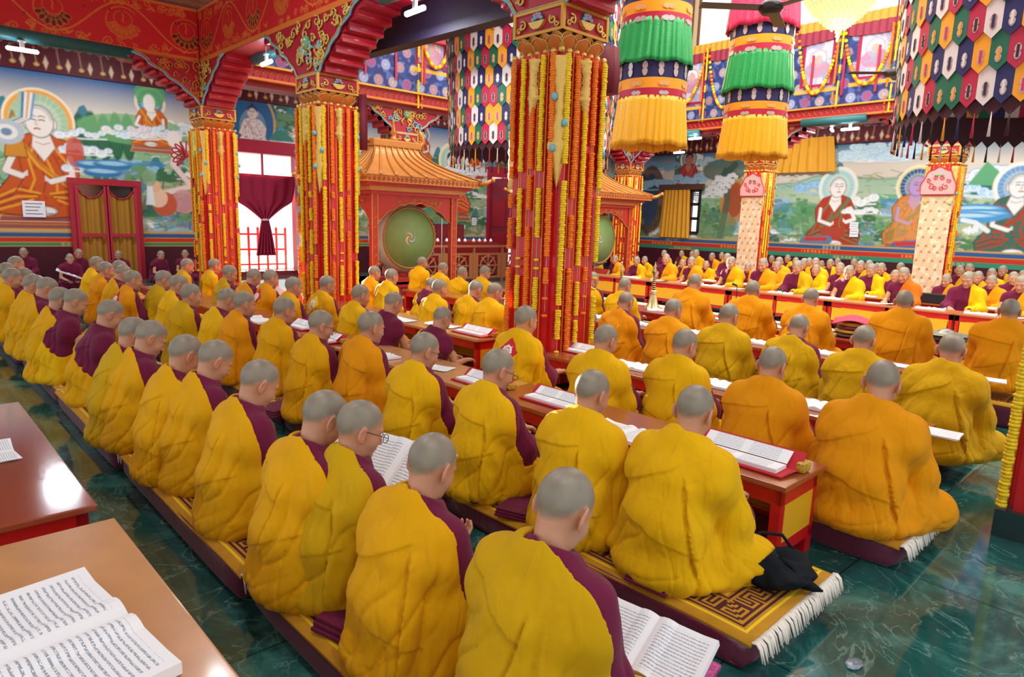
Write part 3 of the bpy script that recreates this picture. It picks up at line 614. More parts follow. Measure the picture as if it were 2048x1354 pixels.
# far (left-hand) wall with its mural, y = LY; doorway opening cut between panels
D1 = (ony(483, 500, LY)[0] - .35, ony(602, 500, LY)[0]); D1top = ony(540, 285, LY)[2]
D2 = (ony(972, 500, LY)[0], ony(972, 500, LY)[0] + 1.5); D2top = ony(985, 335, LY)[2]
WTOP = 4.62
def far_panel(name, u0, u1, v0, v1, painter):
    P = Paint(u0, u1, v0, v1, .022); painter(P); o = link(name, P.mesh(name, (0, LY, 0), (1, 0, 0), (0, 0, 1), MURAL)); o['kind'] = 'structure'
def q(px, py): r = ony(px, py, LY); return r[0], r[2]
def paint_far(P):
    landscape(P, '1f5f9c', seed=2)
    t = np.clip((P.v - (P.v.max() - .55)) / .5, 0, 1)[..., None]; 
    u, v = q(78, 243); s = .30; trees(P, u + .75, v - .25, .45, 3)
    P.el(*q(270, 260), 1.2, .35, '6fae6f', a=.8); 
    sitter(P, u, v, .34, halo_in='a8c8a0')
    # offering held up and the scarf of blue and white ribbons above it
    a, b = q(28, 265); P.poly([(a - .2, b - .5), (a + .2, b - .5), (a + .12, b + .0), (a, b + .45), (a - .12, b)], 'd08a28', out='7a3a18'); 
    c, d = q(8, 215)
    for k, cc in enumerate(['6f9cc8', 'f0ece0', 'e0a878', 'f0ece0', '3f78a8', 'a8c8a8']):
        P.line([(c - .75 + k * .06, d + .35), (c - .6 + k * .05, d - .2), (c - .1, d - .5 + k * .03), (c + .45 - k * .04, d - .15), (c + .55 - k * .05, d + .35)], .06, cc)
    P.el(c, d - .5, .32, .26, 'b8c0c8'); P.el(c, d - .5, .2, .16, 'e8e4dc'); P.el(c, d - .5, .1, .08, '6f8ca8')
    for (px, py, r) in [(162, 268, .28), (172, 300, .3), (180, 335, .3)]: P.cloud(*q(px, py), r, seed=px, n=4)
    P.el(*q(150, 305), .18, .35, 'c8503a', a=.9)
    sitter(P, *q(300, 205), .17, robe='d0641c', halo='f0d8a0', halo_in='3f8ab0', hair='e8e0d0', arms=True); P.el(*q(300, 188), .34, .3, '5aa868', a=.9); P.el(*q(298, 206), .13, .2, 'f2ece2')
    for k in range(5): P.cloud(*q(250 + k * 24, 262 + (k % 2) * 8), .26, seed=40 + k, n=4, edge='88b8d0', col=['f2e8dc', 'e4eef0', 'f4dcd8'][k % 3])
    for px, py in [(190, 330), (205, 345), (225, 330)]: P.el(*q(px, py), .4, .12, '2f7ab0'); P.el(*q(px, py - 3), .3, .05, '9fcce0')
    u, v = q(355, 330); P.line([(u, v + .5), (u - .1, v), (u + .3, v - .5), (u - .3, v - .7)], .13, 'ecd8d0'); P.el(u - .05, v + .62, .16, .2, 'f4ece4'); P.el(u + .1, v - .9, .28, .3, 'd898a0', a=.8)
    u, v = q(330, 408); P.el(u, v, .28, .3, 'c85a3a'); P.el(u - .15, v + .15, .22, .24, 'ecc8a8'); P.el(u - .2, v + .42, .13, .14, 'e8b890')
    u, v = q(300, 385); P.poly([(u - .1, v - .3), (u + .1, v - .3), (u + .05, v + .25), (u - .05, v + .25)], 'e8ecf0'); P.el(u, v + .35, .16, .2, '88a878', a=.8)
    # the second painted sitter above the doorway
    u, v = q(505, 225); P.el(u, v - .25, .62, .82, 'd8b070'); P.el(u, v - .25, .56, .76, '2f6aa0'); P.el(u, v - .4, .36, .5, '7fb0d0', a=.7)
    sitter(P, u, v, .17, robe='ece8e4', trim='d8d4d0', skin='f0e8e4', halo=None, hair='2f3f6a'); P.el(u, v - 1.05, .6, .1, 'c8a868')
    for k in range(6): P.cloud(*q(455 + k * 30, 288), .27, seed=70 + k, n=5, edge='88a8b8', col='f0e8e2')
    P.poly([q(535, 280), q(562, 250), q(590, 285)], '3f8a7a'); P.poly([q(553, 260), q(562, 250), q(572, 263)], '4a9cc0')
    # further on: sitters with white and red robes
    sitter(P, *q(905, 322), .28, robe='d8502c', trim='e88a4a', halo='e8d8a0', halo_in='a8c4b0', hair='253a4a'); sitter(P, *q(950, 300), .15, robe='c83a20', halo='f0c890', hair='301c18')
    for k in range(8): P.cloud(*q(870 + k * 17, 350 + 12 * math.sin(k * 2)), .3, seed=90 + k, n=4, edge='8ab8cc')
    P.el(*q(880, 430), .8, .35, '5f9460', a=.7); u, v = q(900, 400)
    sitter(P, *q(845, 270), .14, robe='b83020', halo='e8c070', halo_in='3f78a0', hair='201818')
    dado(P, .80, 1.17)
far_panel('wall_far_mural', -3, D1[0], 0, WTOP, paint_far)
far_panel('wall_far_mural_over_door', D1[0], D1[1] + .0, D1top, WTOP, paint_far)
far_panel('wall_far_mural_middle', D1[1], D2[0], 0, WTOP, paint_far)
far_panel('wall_far_mural_over_second_door', D2[0], D2[1], D2top, WTOP, paint_far)
far_panel('wall_far_mural_end', D2[1], RX, 0, WTOP, paint_far)
MB().box(-3, D1[0], LY + .02, LY + .25, 0, 9.5, CRIM).box(D1[0], D1[1], LY + .02, LY + .25, D1top, 9.5, CRIM).box(D1[1], D2[0], LY + .02, LY + .25, 0, 9.5, CRIM).box(D2[0], D2[1], LY + .02, LY + .25, D2top, 9.5, CRIM).box(D2[1], RX + .2, LY + .02, LY + .25, 0, 9.5, CRIM).build('wall_far')['kind'] = 'structure'
# right-hand wall, x = RX
def qr(px, py): r = onx(px, py, RX); return r[1], r[2]
WIN = (qr(1400, 400)[0], qr(1345, 400)[0], qr(1372, 465)[1], qr(1372, 380)[1])      # y0, y1, z0, z1
WIN2 = (qr(1672, 300)[0], qr(1556, 300)[0], qr(1610, 343)[1], qr(1610, 285)[1])
def paint_right(P):
    landscape(P, '2a6a88', seed=9)
    for px, py in [(1745, 235 + 10), (1700, 330), (1760, 300)]: pass
    for k in range(12): P.cloud(*qr(1690 + k * 12, 305 + 10 * math.sin(k)), .3, seed=110 + k, n=5, edge='7fb8d4', col='cfe6ee')
    P.el(*qr(1600, 440), 1.0, .6, '4d9464', a=.5)
    P.cloud(*qr(1640, 375), .45, seed=5, n=5, edge='3f88c0', col='9cc8e4'); P.cloud(*qr(1705, 400), .4, seed=6, n=5, edge='b8c8cc')
    sitter(P, *qr(1676, 375), .30, robe='b83a26', trim='3f8a58', skin='f0ece4', halo='d8e8ec', halo_in='a8d0c8')
    P.cloud(*qr(1720, 420), .3, seed=7, n=5, edge='b8c8cc'); P.poly([qr(1640, 455), qr(1690, 455), qr(1688, 475), qr(1645, 475)], 'b04430'); P.line([qr(1608, 482), qr(1655, 480)], .28, '6080a0'); P.line([qr(1612, 478), qr(1650, 478)], .12, 'c83a30')
    sitter(P, *qr(1835, 372), .28, robe='d88030', trim='3f8a58', skin='b898c8', halo='e0d8a0', halo_in='2f5a88'); P.poly([qr(1785, 480), qr(1850, 480), qr(1840, 400), qr(1800, 400)], 'e0a060', .4); P.line([qr(1790, 492), qr(1830, 490)], .26, '486a98'); P.line([qr(1793, 488), qr(1828, 487)], .12, 'c83a30')
    P.cloud(*qr(2000, 350), .5, seed=15, n=5, edge='6fa8d8', col='e8f0f4'); P.cloud(*qr(1995, 380), .5, seed=16, n=5, edge='4f98d8', col='cfe6f4')
    P.poly([qr(1935, 370), qr(1975, 322), qr(2030, 372)], '5fa876'); sitter(P, *qr(2040, 372), .3, robe='3f6a58', trim='b83a26', skin='e8ece8', halo='e4eef0', halo_in='6f9cc8')
    for px, py in [(1950, 420), (1960, 430), (1940, 435)]: P.el(*qr(px, py), .7, .16, '4a98d0'); P.el(*qr(px, py - 4), .5, .05, 'b8dcec')
    P.line([qr(1925, 440), qr(1950, 445), qr(1975, 462)], .12, 'dfeaec')
    sitter(P, *qr(1379, 318), .20, robe='a83a3c', trim='c86058', skin='c87868', halo='e8f4f0', halo_in='6f9c98', hair='2a2438', arms=False); P.cloud(*qr(1380, 358), .4, seed=25, n=6, edge='5aa0c8', col='9cc8dc')
    P.cloud(*qr(1325, 332), .4, seed=26, n=5, edge='3f88b8', col='7fb8d4'); P.cloud(*qr(1425, 322), .35, seed=27, n=5, edge='6fa8c0', col='b8d8dc')
    P.el(*qr(1465, 400), .5, .9, 'c88a30', a=.85); P.el(*qr(1470, 400), .3, .6, 'a83a28', a=.8); P.line([qr(1440, 470), qr(1455, 400), qr(1450, 350), qr(1470, 330)], .25, '6a6450'); P.el(*qr(1450, 340), .9, .4, '2f5a48', a=.8)
    for k in range(5): P.cloud(*qr(1425 + k * 7, 390 - k * 9), .25, seed=130 + k, n=4, edge='a8b8bc')
    P.el(*qr(1420, 450), 1.1, .5, '5f8a60', a=.6); P.el(*qr(1300, 400), .7, 1.3, '5a2c20', a=.85); P.el(*qr(1300, 400), .4, 1.0, '28486a', a=.85); P.cloud(*qr(1305, 370), .5, seed=33, n=5, edge='5aa0c8', col='9cc8dc')
    dado(P, .84, 1.30)
for nm, (a, b, c, d) in {'wall_right_mural_far': (WIN[1], LY, 0, 4.35), 'wall_right_mural_over_window': (WIN[0], WIN[1], WIN[3], 4.35), 'wall_right_mural_under_window': (WIN[0], WIN[1], 0, WIN[2]), 'wall_right_mural': (-1.5, WIN[0], 0, 4.35)}.items():
    P = Paint(a, b, c, d, .026); paint_right(P); link(nm, P.mesh(nm, (RX, 0, 0), (0, 1, 0), (0, 0, 1), MURAL))['kind'] = 'structure'
MB().box(RX + .02, RX + .25, -1.5, WIN[0], 0, 9.5, CRIM).box(RX + .02, RX + .25, WIN[1], LY + .2, 0, 9.5, CRIM).box(RX + .02, RX + .25, WIN[0], WIN[1], 0, WIN[2], CRIM).box(RX + .02, RX + .25, WIN[0], WIN[1], WIN[3], 9.5, CRIM).build('wall_right')['kind'] = 'structure'
# ------------------------------------------------------------------ carved ornament
def vine_beam(P, seed, gold='d0762a', leaf='5a2018'):
    "gold vine scrolls on red, with dark leaf clusters"
    rg = random.Random(seed); v0, v1 = P.v.min(), P.v.max(); H = v1 - v0; P.fill('c41a1e')
    cy = v0 + H * .5; L = .98; u = P.u.min() - .3; k = 0
    while u < P.u.max() + .5:
        s = 1 if k % 2 == 0 else -1; r = H * .28; c = (u + L / 2, cy)
        P.line([(u + t * L, cy - s * H * .34 * math.sin(PI * t) + 0) for t in np.linspace(0, 1, 14)], .022, gold)
        P.line([(c[0] + r * math.cos(a), c[1] + r * .95 * math.sin(a)) for a in np.linspace(-PI * .8, PI * .75, 22)], .014, gold)
        P.line([(c[0] + r * .55 * math.cos(a), c[1] + .05 + r * .5 * math.sin(a)) for a in np.linspace(0, 2 * PI, 16)], .008, gold)
        P.line([(c[0] + .01 * math.sin(q * 9), c[1] + .0 + q * .16) for q in np.linspace(0, 1, 8)], .014, gold)
        col = leaf if k % 2 == 0 else 'c8501e'
        for j in range(7):
            a = math.radians(200 + j * 23.3); 
            for q in (.62, .82): P.el(c[0] + r * q * math.cos(a), c[1] + r * q * math.sin(a), .030, .05, col, rot=a - PI / 2, out=gold, ow=.006)
        for j in range(17):
            x = u + rg.uniform(0, L); y = cy + rg.choice([-1, 1]) * H * rg.uniform(.30, .42); P.line(spiral(x, y, rg.uniform(.035, .075), rg.uniform(0, 6), 1.2, rg.choice([-1, 1])), .013, gold)
            if j < 3: P.el(x + .07, y * .5 + cy * .5, .014, .022, '4a2a30')
        for j in range(4): x = u + L * j / 4; P.line([(x, cy - H * .3 * s), (x + .05, cy - H * .36 * s), (x + .12, cy - H * .3 * s)], .02, gold)
        u += L; k += 1
    band(P, v0, v0 + .075, 'd07028'); band(P, v1 - .05, v1, 'd07028')
def painted_face(name, painter, o, U, V, u0, u1, v0, v1, step, parent=None, kind=None):
    P = Paint(u0, u1, v0, v1, step); painter(P); ob = link(name, P.mesh(name, o, U, V, MURAL), parent)
    if kind: ob['kind'] = kind
    return ob
PIL = [(4.86, .50), (4.68, 4.71), (4.51, 9.16), (4.34, 13.53)]
def beam_between(a, b, name, seed, z0=BZ, z1=BT, hw=.28, front=True):
    a = np.array(a, float); b = np.array(b, float); d = b - a; L = np.linalg.norm(d); d /= L; nrm = np.array([-d[1], d[0]])
    if nrm @ (a) > 0: nrm = -nrm                                   # towards the camera side
    m = MB(); c = [a + nrm * hw, b + nrm * hw, b - nrm * hw, a - nrm * hw]; m.prism([tuple(x) for x in c], z0, z1, 'z', CRIM)
    ob = m.build(name); ob['kind'] = 'structure'
    o = a + nrm * (hw + .012)
    painted_face(name, lambda P: vine_beam(P, seed), (o[0], o[1], 0), (d[0], d[1], 0), (0, 0, 1), 0, L, z0, z1, .011, None, 'structure')
    return ob
P3c = PIL[3]
beam_between((P3c[0] - .28, P3c[1]), (-3.2, P3c[1] + .1), 'trim_beam_cross_aisle', 3)
p0 = PIL[0]; beam_between((p0[0] + .14, p0[1] - 3.5), (P3c[0], P3c[1] + .27), 'trim_beam_along_nave', 5)
# dark soffit board on the nave side of the beam, and the ceilings
MB().prism([(5.25, 5.6), (5.45, 5.6), (5.1, 10.2), (4.9, 10.2)], 3.97, 4.62, 'z', NAVY).build('trim_nave_soffit')['kind'] = 'structure'
def paint_ceiling(P):
    P.fill('b85a24'); w = .75
    a = np.abs(((P.u + .3) % 1.9) - .95); b = np.abs(((P.v + .6) % 1.9) - .95); d = np.maximum(a, b)
    P.put((d > .86) * 1., '7a2018'); P.put(((d > .78) & (d < .83)) * 1., '6a5a30'); P.put(((d > .45) & (d < .5)) * 1., 'a82a1a'); P.put((np.sin(P.u * 30) * np.sin(P.v * 30) > .4) * (d < .78), 'c88a3a', .7)
painted_face('ceiling', paint_ceiling, (0, 0, 5.6), (1, 0, 0), (0, 1, 0), -3.2, 4.9, -3, LY, .04, None, 'structure')
MB().box(-3.2, 4.9, -3, LY, 5.62, 5.75, CRIM).build('ceiling_slab')['kind'] = 'structure'
MB().box(4.2, RX + .2, 13.2, LY + .2, 5.62, 5.75, CRIM).build('ceiling_far_aisle')['kind'] = 'structure'
# frieze between mural and ceiling: dark red with hung ornaments
def paint_frieze(P):
    P.fill('5a1420'); v1 = P.v.max(); v0 = P.v.min(); H = v1 - v0
    for k in range(int((P.u.max() - P.u.min()) / .42)):
        u = P.u.min() + .2 + k * .42; c = ['d88a2a', '6f8a90', 'b8603a', '8a5a60'][k % 4]
        P.line(spiral(u, v0 + H * .62, .13, k, 1.3), .025, c); P.line(spiral(u + .2, v0 + H * .6, .11, k + 2, 1.3, -1), .022, '7f9498'); P.el(u, v0 + H * .72, .07, .06, 'd06a28')
        P.line([(u, v0 + H * .5), (u + .03, v0 + H * .18)], .02, 'b09078'); P.el(u + .03, v0 + H * .14, .05, .04, 'd8b060'); P.poly([(u + .2, v0 + H * .35), (u + .25, v0 + H * .2), (u + .2, v0 + H * .05), (u + .15, v0 + H * .2)], 'e0c8a8')
painted_face('trim_frieze_far', paint_frieze, (0, LY - .04, 0), (1, 0, 0), (0, 0, 1), -3, RX, WTOP, 5.6, .022, None, 'structure')
painted_face('trim_frieze_right', paint_frieze, (RX - .04, 0, 0), (0, 1, 0), (0, 0, 1), -1.5, LY, 4.35, 5.3, .03, None, 'structure')
MB().box(-3, RX, LY - .03, LY + .02, WTOP, 5.6, DRED).build('trim_frieze_back')['kind'] = 'structure'
# upper walls of the nave, cream with brown window bars
CREAM = mat('cream_plaster', 'efdcb0', rough=.7); BROWN = mat('brown_frame', '7a4a34', rough=.5); GLOW = mat('window_daylight', 'fff4dc', emit='fff0d0', estr=.75)
def clerestory():
    m = MB(); x = RX - .9; m.box(x, x + .1, -1.5, LY, 5.3, 10, CREAM); m.box(3.5, RX, LY - 2.2, LY - 2.1, 5.76, 10, CREAM)
    m.build('wall_clerestory')['kind'] = 'structure'
    for k in range(7):
        y = -1.2 + k * 2.6; w = MB(); w.box(x - .03, x - .01, y, y + 2.3, 7.2, 9.4, GLOW); o = w.build('window_%d' % (k + 3)); o['kind'] = 'structure'
        f = MB()
        for a in (0, 2.3): f.box(x - .09, x - .02, y + a - .04, y + a + .04, 5.9, 9.5, BROWN)
        for z in (5.9, 7.15, 9.4): f.box(x - .09, x - .02, y, y + 2.3, z - .04, z + .04, BROWN)
        o = f.build('window_%d_frame' % (k + 3)); o['kind'] = 'structure'
clerestory()
# ------------------------------------------------------------------ pillars
def scroll_relief(m, w, h, seed, mt, dens=26, blue=None, frame=None):
    "raised scrolls in the xz plane (y is outwards); frame(x, z) is true inside the board"
    rg = random.Random(seed)
    placed = 0; tries = 0
    while placed < dens and tries < dens * 12:
        tries += 1; x = rg.uniform(-w, w); z = rg.uniform(0, h); r = rg.uniform(.045, .095)
        if frame and not (frame(x - r, z) and frame(x + r, z) and frame(x, z - r) and frame(x, z + r * .6)): continue
        placed += 1; a = rg.uniform(0, 6.3); dn = rg.choice([-1, 1]); mm = blue if (blue and z < h * .5 and rg.random() < .45) else mt
        pts = spiral(x, z, r, a, 1.25, dn, 13); m.tube([(p[0], .012 + .02 * i / 12, p[1]) for i, p in enumerate(pts)], np.linspace(.016, .010, 13), 5, mm)
        for k in range(2): t = a + k * 2.1; m.ball((x + r * 1.05 * math.cos(t), .015, z + r * 1.05 * math.sin(t)), (.024, .02, .020), mm, 6, 4)
def leaf_pendant(m, w, L, mt, n=26):
    "carved leaf hanging from the origin down -z, bulging along +y"
    V = []; F = []; k = 8
    for i in range(n + 1):
        t = i / n; ww = w * (.75 + .35 * math.sin(min(1, t * 1.6) * PI) * (1 - t)) * (1 - max(0, t - .72) / .28) ** .8 if t > .72 else w * (.8 + .2 * math.cos(t * 9)) * (1 + .12 * math.sin(t * 40))
        for j in range(k + 1):
            s = j / k * 2 - 1; V.append((s * ww, .05 * math.cos(s * PI / 2) + .014 * abs(math.sin(t * 34 + abs(s) * 2.5)) + .004, -t * L))
    for i in range(n):
        for j in range(k): a = i * (k + 1) + j; F.append((a, a + 1, a + k + 2, a + k + 1))
    return m.add(V, F, mt, True)
GOLDL = mat('gold_leaf_carving', 'd9b35a', rough=.35, metal=.4, bump=.5, bscale=60); LBLUE = mat('carved_blue', '6fb4cc', rough=.5)
MARI = {'orange': mat('marigold_orange', 'fc801a', rough=.8, var=.25, vscale=50), 'yellow': mat('marigold_yellow', 'f4ce1a', rough=.8, var=.2, vscale=50)}
THREAD = mat('white_thread', 'e8dcc8', rough=.8)
_gar = {}
def garland_mesh(col, L, seed, lod=0, gapped=True):
    key = (col, round(L, 1), seed, lod)
    if key in _gar: return _gar[key]
    rg = random.Random(hash((col, seed)) % 9999 if False else seed * 31 + len(col)); m = MB(); z = -.01; n = 11 if lod == 0 else 7
    gaps = sorted(rg.uniform(.25, .95) * L for _ in range(rg.choice([2, 3, 3, 4]) if seed != 9 else 0)); gi = 0
    while z > -L:
        if gi < len(gaps) and -z > gaps[gi]: z -= rg.uniform(.04, .2); gi += 1
        r = .0275 * rg.uniform(.88, 1.1); h = .0115; ph = rg.uniform(0, 6); cx, cy = rg.uniform(-.003, .003), rg.uniform(-.003, .003) + .004 * math.sin(z * 3 + seed)
        m.lathe([(r * .55, h), (r * .92, h * .75), (r, 0), (r * .9, -h * .8), (r * .5, -h)] if lod == 0 else [(r * .7, h), (r, 0), (r * .7, -h)], n, MARI[col], (cx, cy, z), (lambda t, zz, ph=ph: 1 + .10 * math.sin(5 * t + ph + zz * 300)), True)
        z -= .0215
    m.tube([(0, 0, 0), (0, 0, -L)], .0015, 4, THREAD, False)
    me = m.mesh('garland_' + col); _gar[key] = me; return me
def garland(col, p, L, label, group, seed=0, tilt=0, lod=0, ax=0):
    o = link('marigold_garland', garland_mesh(col, L, seed, lod), None, p, (tilt * math.cos(ax), tilt * math.sin(ax), 0)); return tag(o, label, 'garland', group)
def capital_mesh(parent, hw=.30):
    m = MB(); m.box(-hw, hw, -hw, hw, 3.38, 3.58, CRIM)
    for s in (-1, 1):
        for (a, b) in ((3.37, 3.395), (3.565, 3.59)):
            m.box(-hw - .012, hw + .012, s * hw - .014, s * hw + .014, a, b, GOLD); m.box(s * hw - .014, s * hw + .014, -hw - .012, hw + .012, a, b, GOLD)
        for t in (-1, 1): m.box(s * hw - .016, s * hw + .016, t * hw - .016, t * hw + .016, 3.37, 3.59, GOLD)
    cbk = m.build('capital_block', None, parent)
    b = MB()                                # flower basket reliefs on each face
    for k in range(4):
        st = len(b.v)
        pr = [(-.10, .02), (-.07, -.02), (-.03, -.045), (.03, -.045), (.07, -.02), (.10, .02)]
        b.prism([(x, z + 3.46) for x, z in pr], hw + .0, hw + .035, 'y', GOLDL)
        for j, (x, z) in enumerate([(-.05, .045), (-.015, .055), (.02, .05), (.05, .04), (0, .08), (-.03, .075), (.03, .075)]): b.ball((x, hw + .022, 3.46 + z), .019, [LBLUE, mat('carved_pink', 'd87890'), LBLUE][j % 3], 7, 5)
        for s in (-1, 1):
            pts = spiral(s * .19, 3.47, .045, 1, 1.2, s); b.tube([(x, hw + .015, z) for x, z in pts], .011, 5, GOLDL); pts = spiral(s * .235, 3.43, .03, 3, 1.1, -s); b.tube([(x, hw + .015, z) for x, z in pts], .009, 5, GOLDL)
        b.xf(Matrix.Rotation(k * PI / 2, 4, 'Z'), st)
    b.build('basket_carving', None, cbk)
    l = MB(); l.box(-hw * .8, hw * .8, -hw * .8, hw * .8, 3.20, 3.38, ORG)
    for ring, (r0, z1, nn) in enumerate([(hw * .97, 3.372, 4), (hw * 1.02, 3.335, 3)]):
        for k in range(4):
            st = len(l.v)
            for j in range(nn):
                x = (j + .5) / nn * 2 * hw * .95 - hw * .95; w = hw * .95 / nn * 1.05
                V = []; F = []
                for a in range(6):
                    t = a / 5; 
                    for c in range(5):
                        s = c / 4 * 2 - 1; V.append((x * (.86 + .14 * t) + s * w * (.55 + .45 * math.sin(min(1, t * 1.35 + .1) * PI / 2)) * math.sqrt(max(0, 1 - (t * .99) ** 5)), r0 * (.70 + .30 * t) + .02 * math.cos(s * 1.5), 3.215 + (z1 - 3.215) * t))
                for a in range(5):
                    for c in range(4): i = a * 5 + c; F.append((i, i + 1, i + 6, i + 5))
                l.add(V, F, ORG, True)
                l.tube([(V[a * 5][0], V[a * 5][1] + .008, V[a * 5][2]) for a in range(6)] + [(V[a * 5 + 4][0], V[a * 5 + 4][1] + .008, V[a * 5 + 4][2]) for a in range(5, -1, -1)], .006, 4, GOLDL)
            l.xf(Matrix.Rotation(k * PI / 2, 4, 'Z'), st)
    l.build('lotus_petals', None, parent)
    bd = MB()
    for k in range(4):
        for j in range(6): t = (j / 6 * 2 - 1) * hw * .80; t = t / .8 * .98; c, s = [(t, -hw * .98), (hw * .98, t), (-t, hw * .98), (-hw * .98, -t)][k]; bd.ball((c, s, 3.205), .029, GOLDL, 9, 6)
    bd.build('bead_row', None, parent)
def shaft_mesh(parent, hw=.30, z0=.16, z1=3.2, mt=None):
    pts = []
    for k in range(4):
        a = k * PI / 2; ca, sa = math.cos(a), math.sin(a)
        for x, y in [(-hw + .05, -hw), (-hw * .55, -hw), (-hw * .55, -hw - .022), (hw * .55, -hw - .022), (hw * .55, -hw), (hw - .05, -hw), (hw - .05, -hw + .025), (hw - .0, -hw + .025)]: pts.append((x * ca - y * sa, x * sa + y * ca))
    shf = MB().prism(pts, z0, z1, 'z', mt or RED).build('shaft', None, parent)
    g = MB()
    for k in range(4):
        st = len(g.v)
        for x in (-hw * .55, hw * .55, -.05, .05): g.box(x - .004, x + .004, -hw - .027, -hw - .018, z0, z1, GOLD)
        g.xf(Matrix.Rotation(k * PI / 2, 4, 'Z'), st)
    g.build('gilt_line', None, shf)
    MB().box(-hw - .05, hw + .05, -hw - .05, hw + .05, 0, z0, mat('black_granite', '16302e', rough=.15)).build('plinth', None, parent)
    lf = MB()
    for k in range(8):
        st = len(lf.v); corner = k % 2 == 1
        leaf_pendant(lf, .09 if corner else .07, 1.15 if corner else .5, GOLDL)
        if corner:
            for j in range(3): lf.ball((.05 * (-1) ** j, .06, -.35 - .22 * j), (.03, .02, .035), LBLUE, 6, 5)
        r = (hw * 1.30 if corner else hw + .02)
        lf.xf(Matrix.Rotation(k * PI / 4, 4, 'Z') @ Matrix.Translation((0, r, 3.15)), st)
    lf.build('gilt_leaf', None, parent)
def bracket(parent, ang, L=1.45, z0=3.59, z1=BZ, hw=.25, seed=1, plates=(-1, 1), onesided=False):
    m = MB(); steps = 7; Mx = Matrix.Rotation(ang, 4, 'Z')
    def half(z): t = (z - z0) / (z1 - z0); return .33 + (L - .33) * t ** 1.25
    for k in range(steps):
        za = z0 + (z1 - z0) * k / steps; zb = z0 + (z1 - z0) * (k + 1) / steps; x = half(zb); r = (zb - za) / 2
        x0 = -x if not onesided else 0
        m.box(x0, x - r, -hw, hw, za, zb, CRIM)
        for s in ((-1, 1) if not onesided else (1,)): m.tube([(s * (x - r), -hw, (za + zb) / 2), (s * (x - r), hw, (za + zb) / 2)], r * 1.08, 12, RED if k % 2 else CRIM)
    m.xf(Mx); cor = m.build('stepped_corbel', None, parent)
    for side in plates:
        b = MB(); H = z1 - z0 + .0
        n = 15; out = []
        for i in range(n + 1):
            t = i / n; out.append((half(z0 + H * t) * (.93 + .035 * math.sin(t * 26)), z0 + H * t))
        pts = [(-x, z) for x, z in out[::-1]] + out if not onesided else [(0, z1), (0, z0)] + out
        y0 = hw + .0; b.prism(pts, y0, y0 + .03, 'y', CRIM)
        edge = [(x, y0 + .032, z) for x, z in (([(-x, z) for x, z in out[::-1]] + out) if not onesided else out)]
        b.tube(edge, .016, 6, LBLUE); b.tube([(x * .975, y + .008, z + .02) for x, y, z in edge], .008, 5, GOLDL)
        st = len(b.v); fr = lambda x, z: (0 <= z < H) and (abs(x) < half(z0 + z) * .93) and (not onesided or x > .02)
        scroll_relief(b, L, H, seed + side, GOLDL if not onesided else ORG, 44 if not onesided else 26, LBLUE, fr); b.xf(Matrix.Translation((0, y0 + .03, z0)), st)
        if not onesided:      # green beast mask in the middle
            gm = mat('carved_green', '6fa070'); b.ball((0, y0 + .05, z0 + .42), (.09, .05, .10), gm, 10, 7); b.ball((0, y0 + .085, z0 + .385), (.035, .03, .03), GOLDL, 8, 5)
            for s in (-1, 1): b.ball((s * .035, y0 + .09, z0 + .45), .016, mat('carved_white', 'f0ead8'), 6, 4); b.tube([(s * .06, y0 + .05, z0 + .34), (s * .13, y0 + .05, z0 + .26), (s * .09, y0 + .05, z0 + .18)], .018, 6, GOLDL)
        b.xf(Mx @ (Matrix.Identity(4) if side > 0 else Matrix.Diagonal((1 if onesided else 1, -1, 1, 1)))); b.build('carved_board', None, cor)
def pillar(x, y, rz, label, seed, brackets, garl=None, name='carved_pillar', gname=''):
    t = thing(name, label, 'pillar', (x, y, 0), rz)
    shaft_mesh(t); capital_mesh(t)
    for a, one in brackets: bracket(t, a, seed=seed * 10, onesided=one)
    return t
DR = math.atan(.04)
pillar(*PIL[1], DR, 'large red and gold central pillar hung with marigold garlands, largest in view', 1, [(PI / 2, False)])
pillar(*PIL[2], DR, 'red pillar with sunlit marigold strings beside the curtained bright doorway', 2, [(PI / 2, False)])
pillar(*PIL[3], DR, 'red garlanded pillar under the corner where the two painted beams meet', 3, [(PI / 2, False), (PI, True)])
pillar(*PIL[0], DR, 'red pillar on dark stone block at the right picture edge', 4, [(PI / 2, False)])
pillar(17.0, 13.8, -.02, 'garlanded red pillar behind the small drum pavilion at the hall corner', 5, [(PI / 2, False), (PI, False)])
pillar(8.55, 13.75, 0, 'red pillar standing behind the gold roof of the drum pavilion', 6, [(0, False)])
pillar(12.8, 13.75, 0, 'red far pillar hidden behind the large central pillar', 7, [(0, False)])
def hang_garlands(px, py, rz, where, faces, zt=3.17, lod=0, seedb=0, Ls=(2.6, 3.0), hw=.345, per=5):
    c, s = math.cos(rz), math.sin(rz); k = 0
    for face, words in faces:
        for j in range(per):
            t = (j / (per - 1) * 2 - 1) * hw * .72
            lx, ly = {'near': (-hw, -t), 'right': (t, -hw), 'left': (-hw, t)}[face]
            rg = random.Random(seedb * 100 + k); col = 'orange' if (j + (face == 'right')) % 2 == 0 else 'yellow'
            wx, wy = px + lx * c - ly * s, py + lx * s + ly * c
            L = rg.choice([Ls[0], (Ls[0] + Ls[1]) / 2, Ls[1]])
            ordw = ['first', 'second', 'third', 'fourth', 'fifth', 'sixth'][j]
            garland(col, (wx, wy, zt), L, f'{col} marigold string, {ordw} from left on {words} of {where}', f'marigold strings on {where}', rg.randrange(5), rg.uniform(-.004, .004), lod, rg.uniform(0, 3)); k += 1
hang_garlands(*PIL[1], DR, 'the large central pillar', [('near', 'the left face'), ('right', 'the right face')], Ls=(2.3, 2.9))
hang_garlands(*PIL[2], DR, 'the sunlit pillar', [('near', 'the left face'), ('right', 'the right face')], seedb=1)
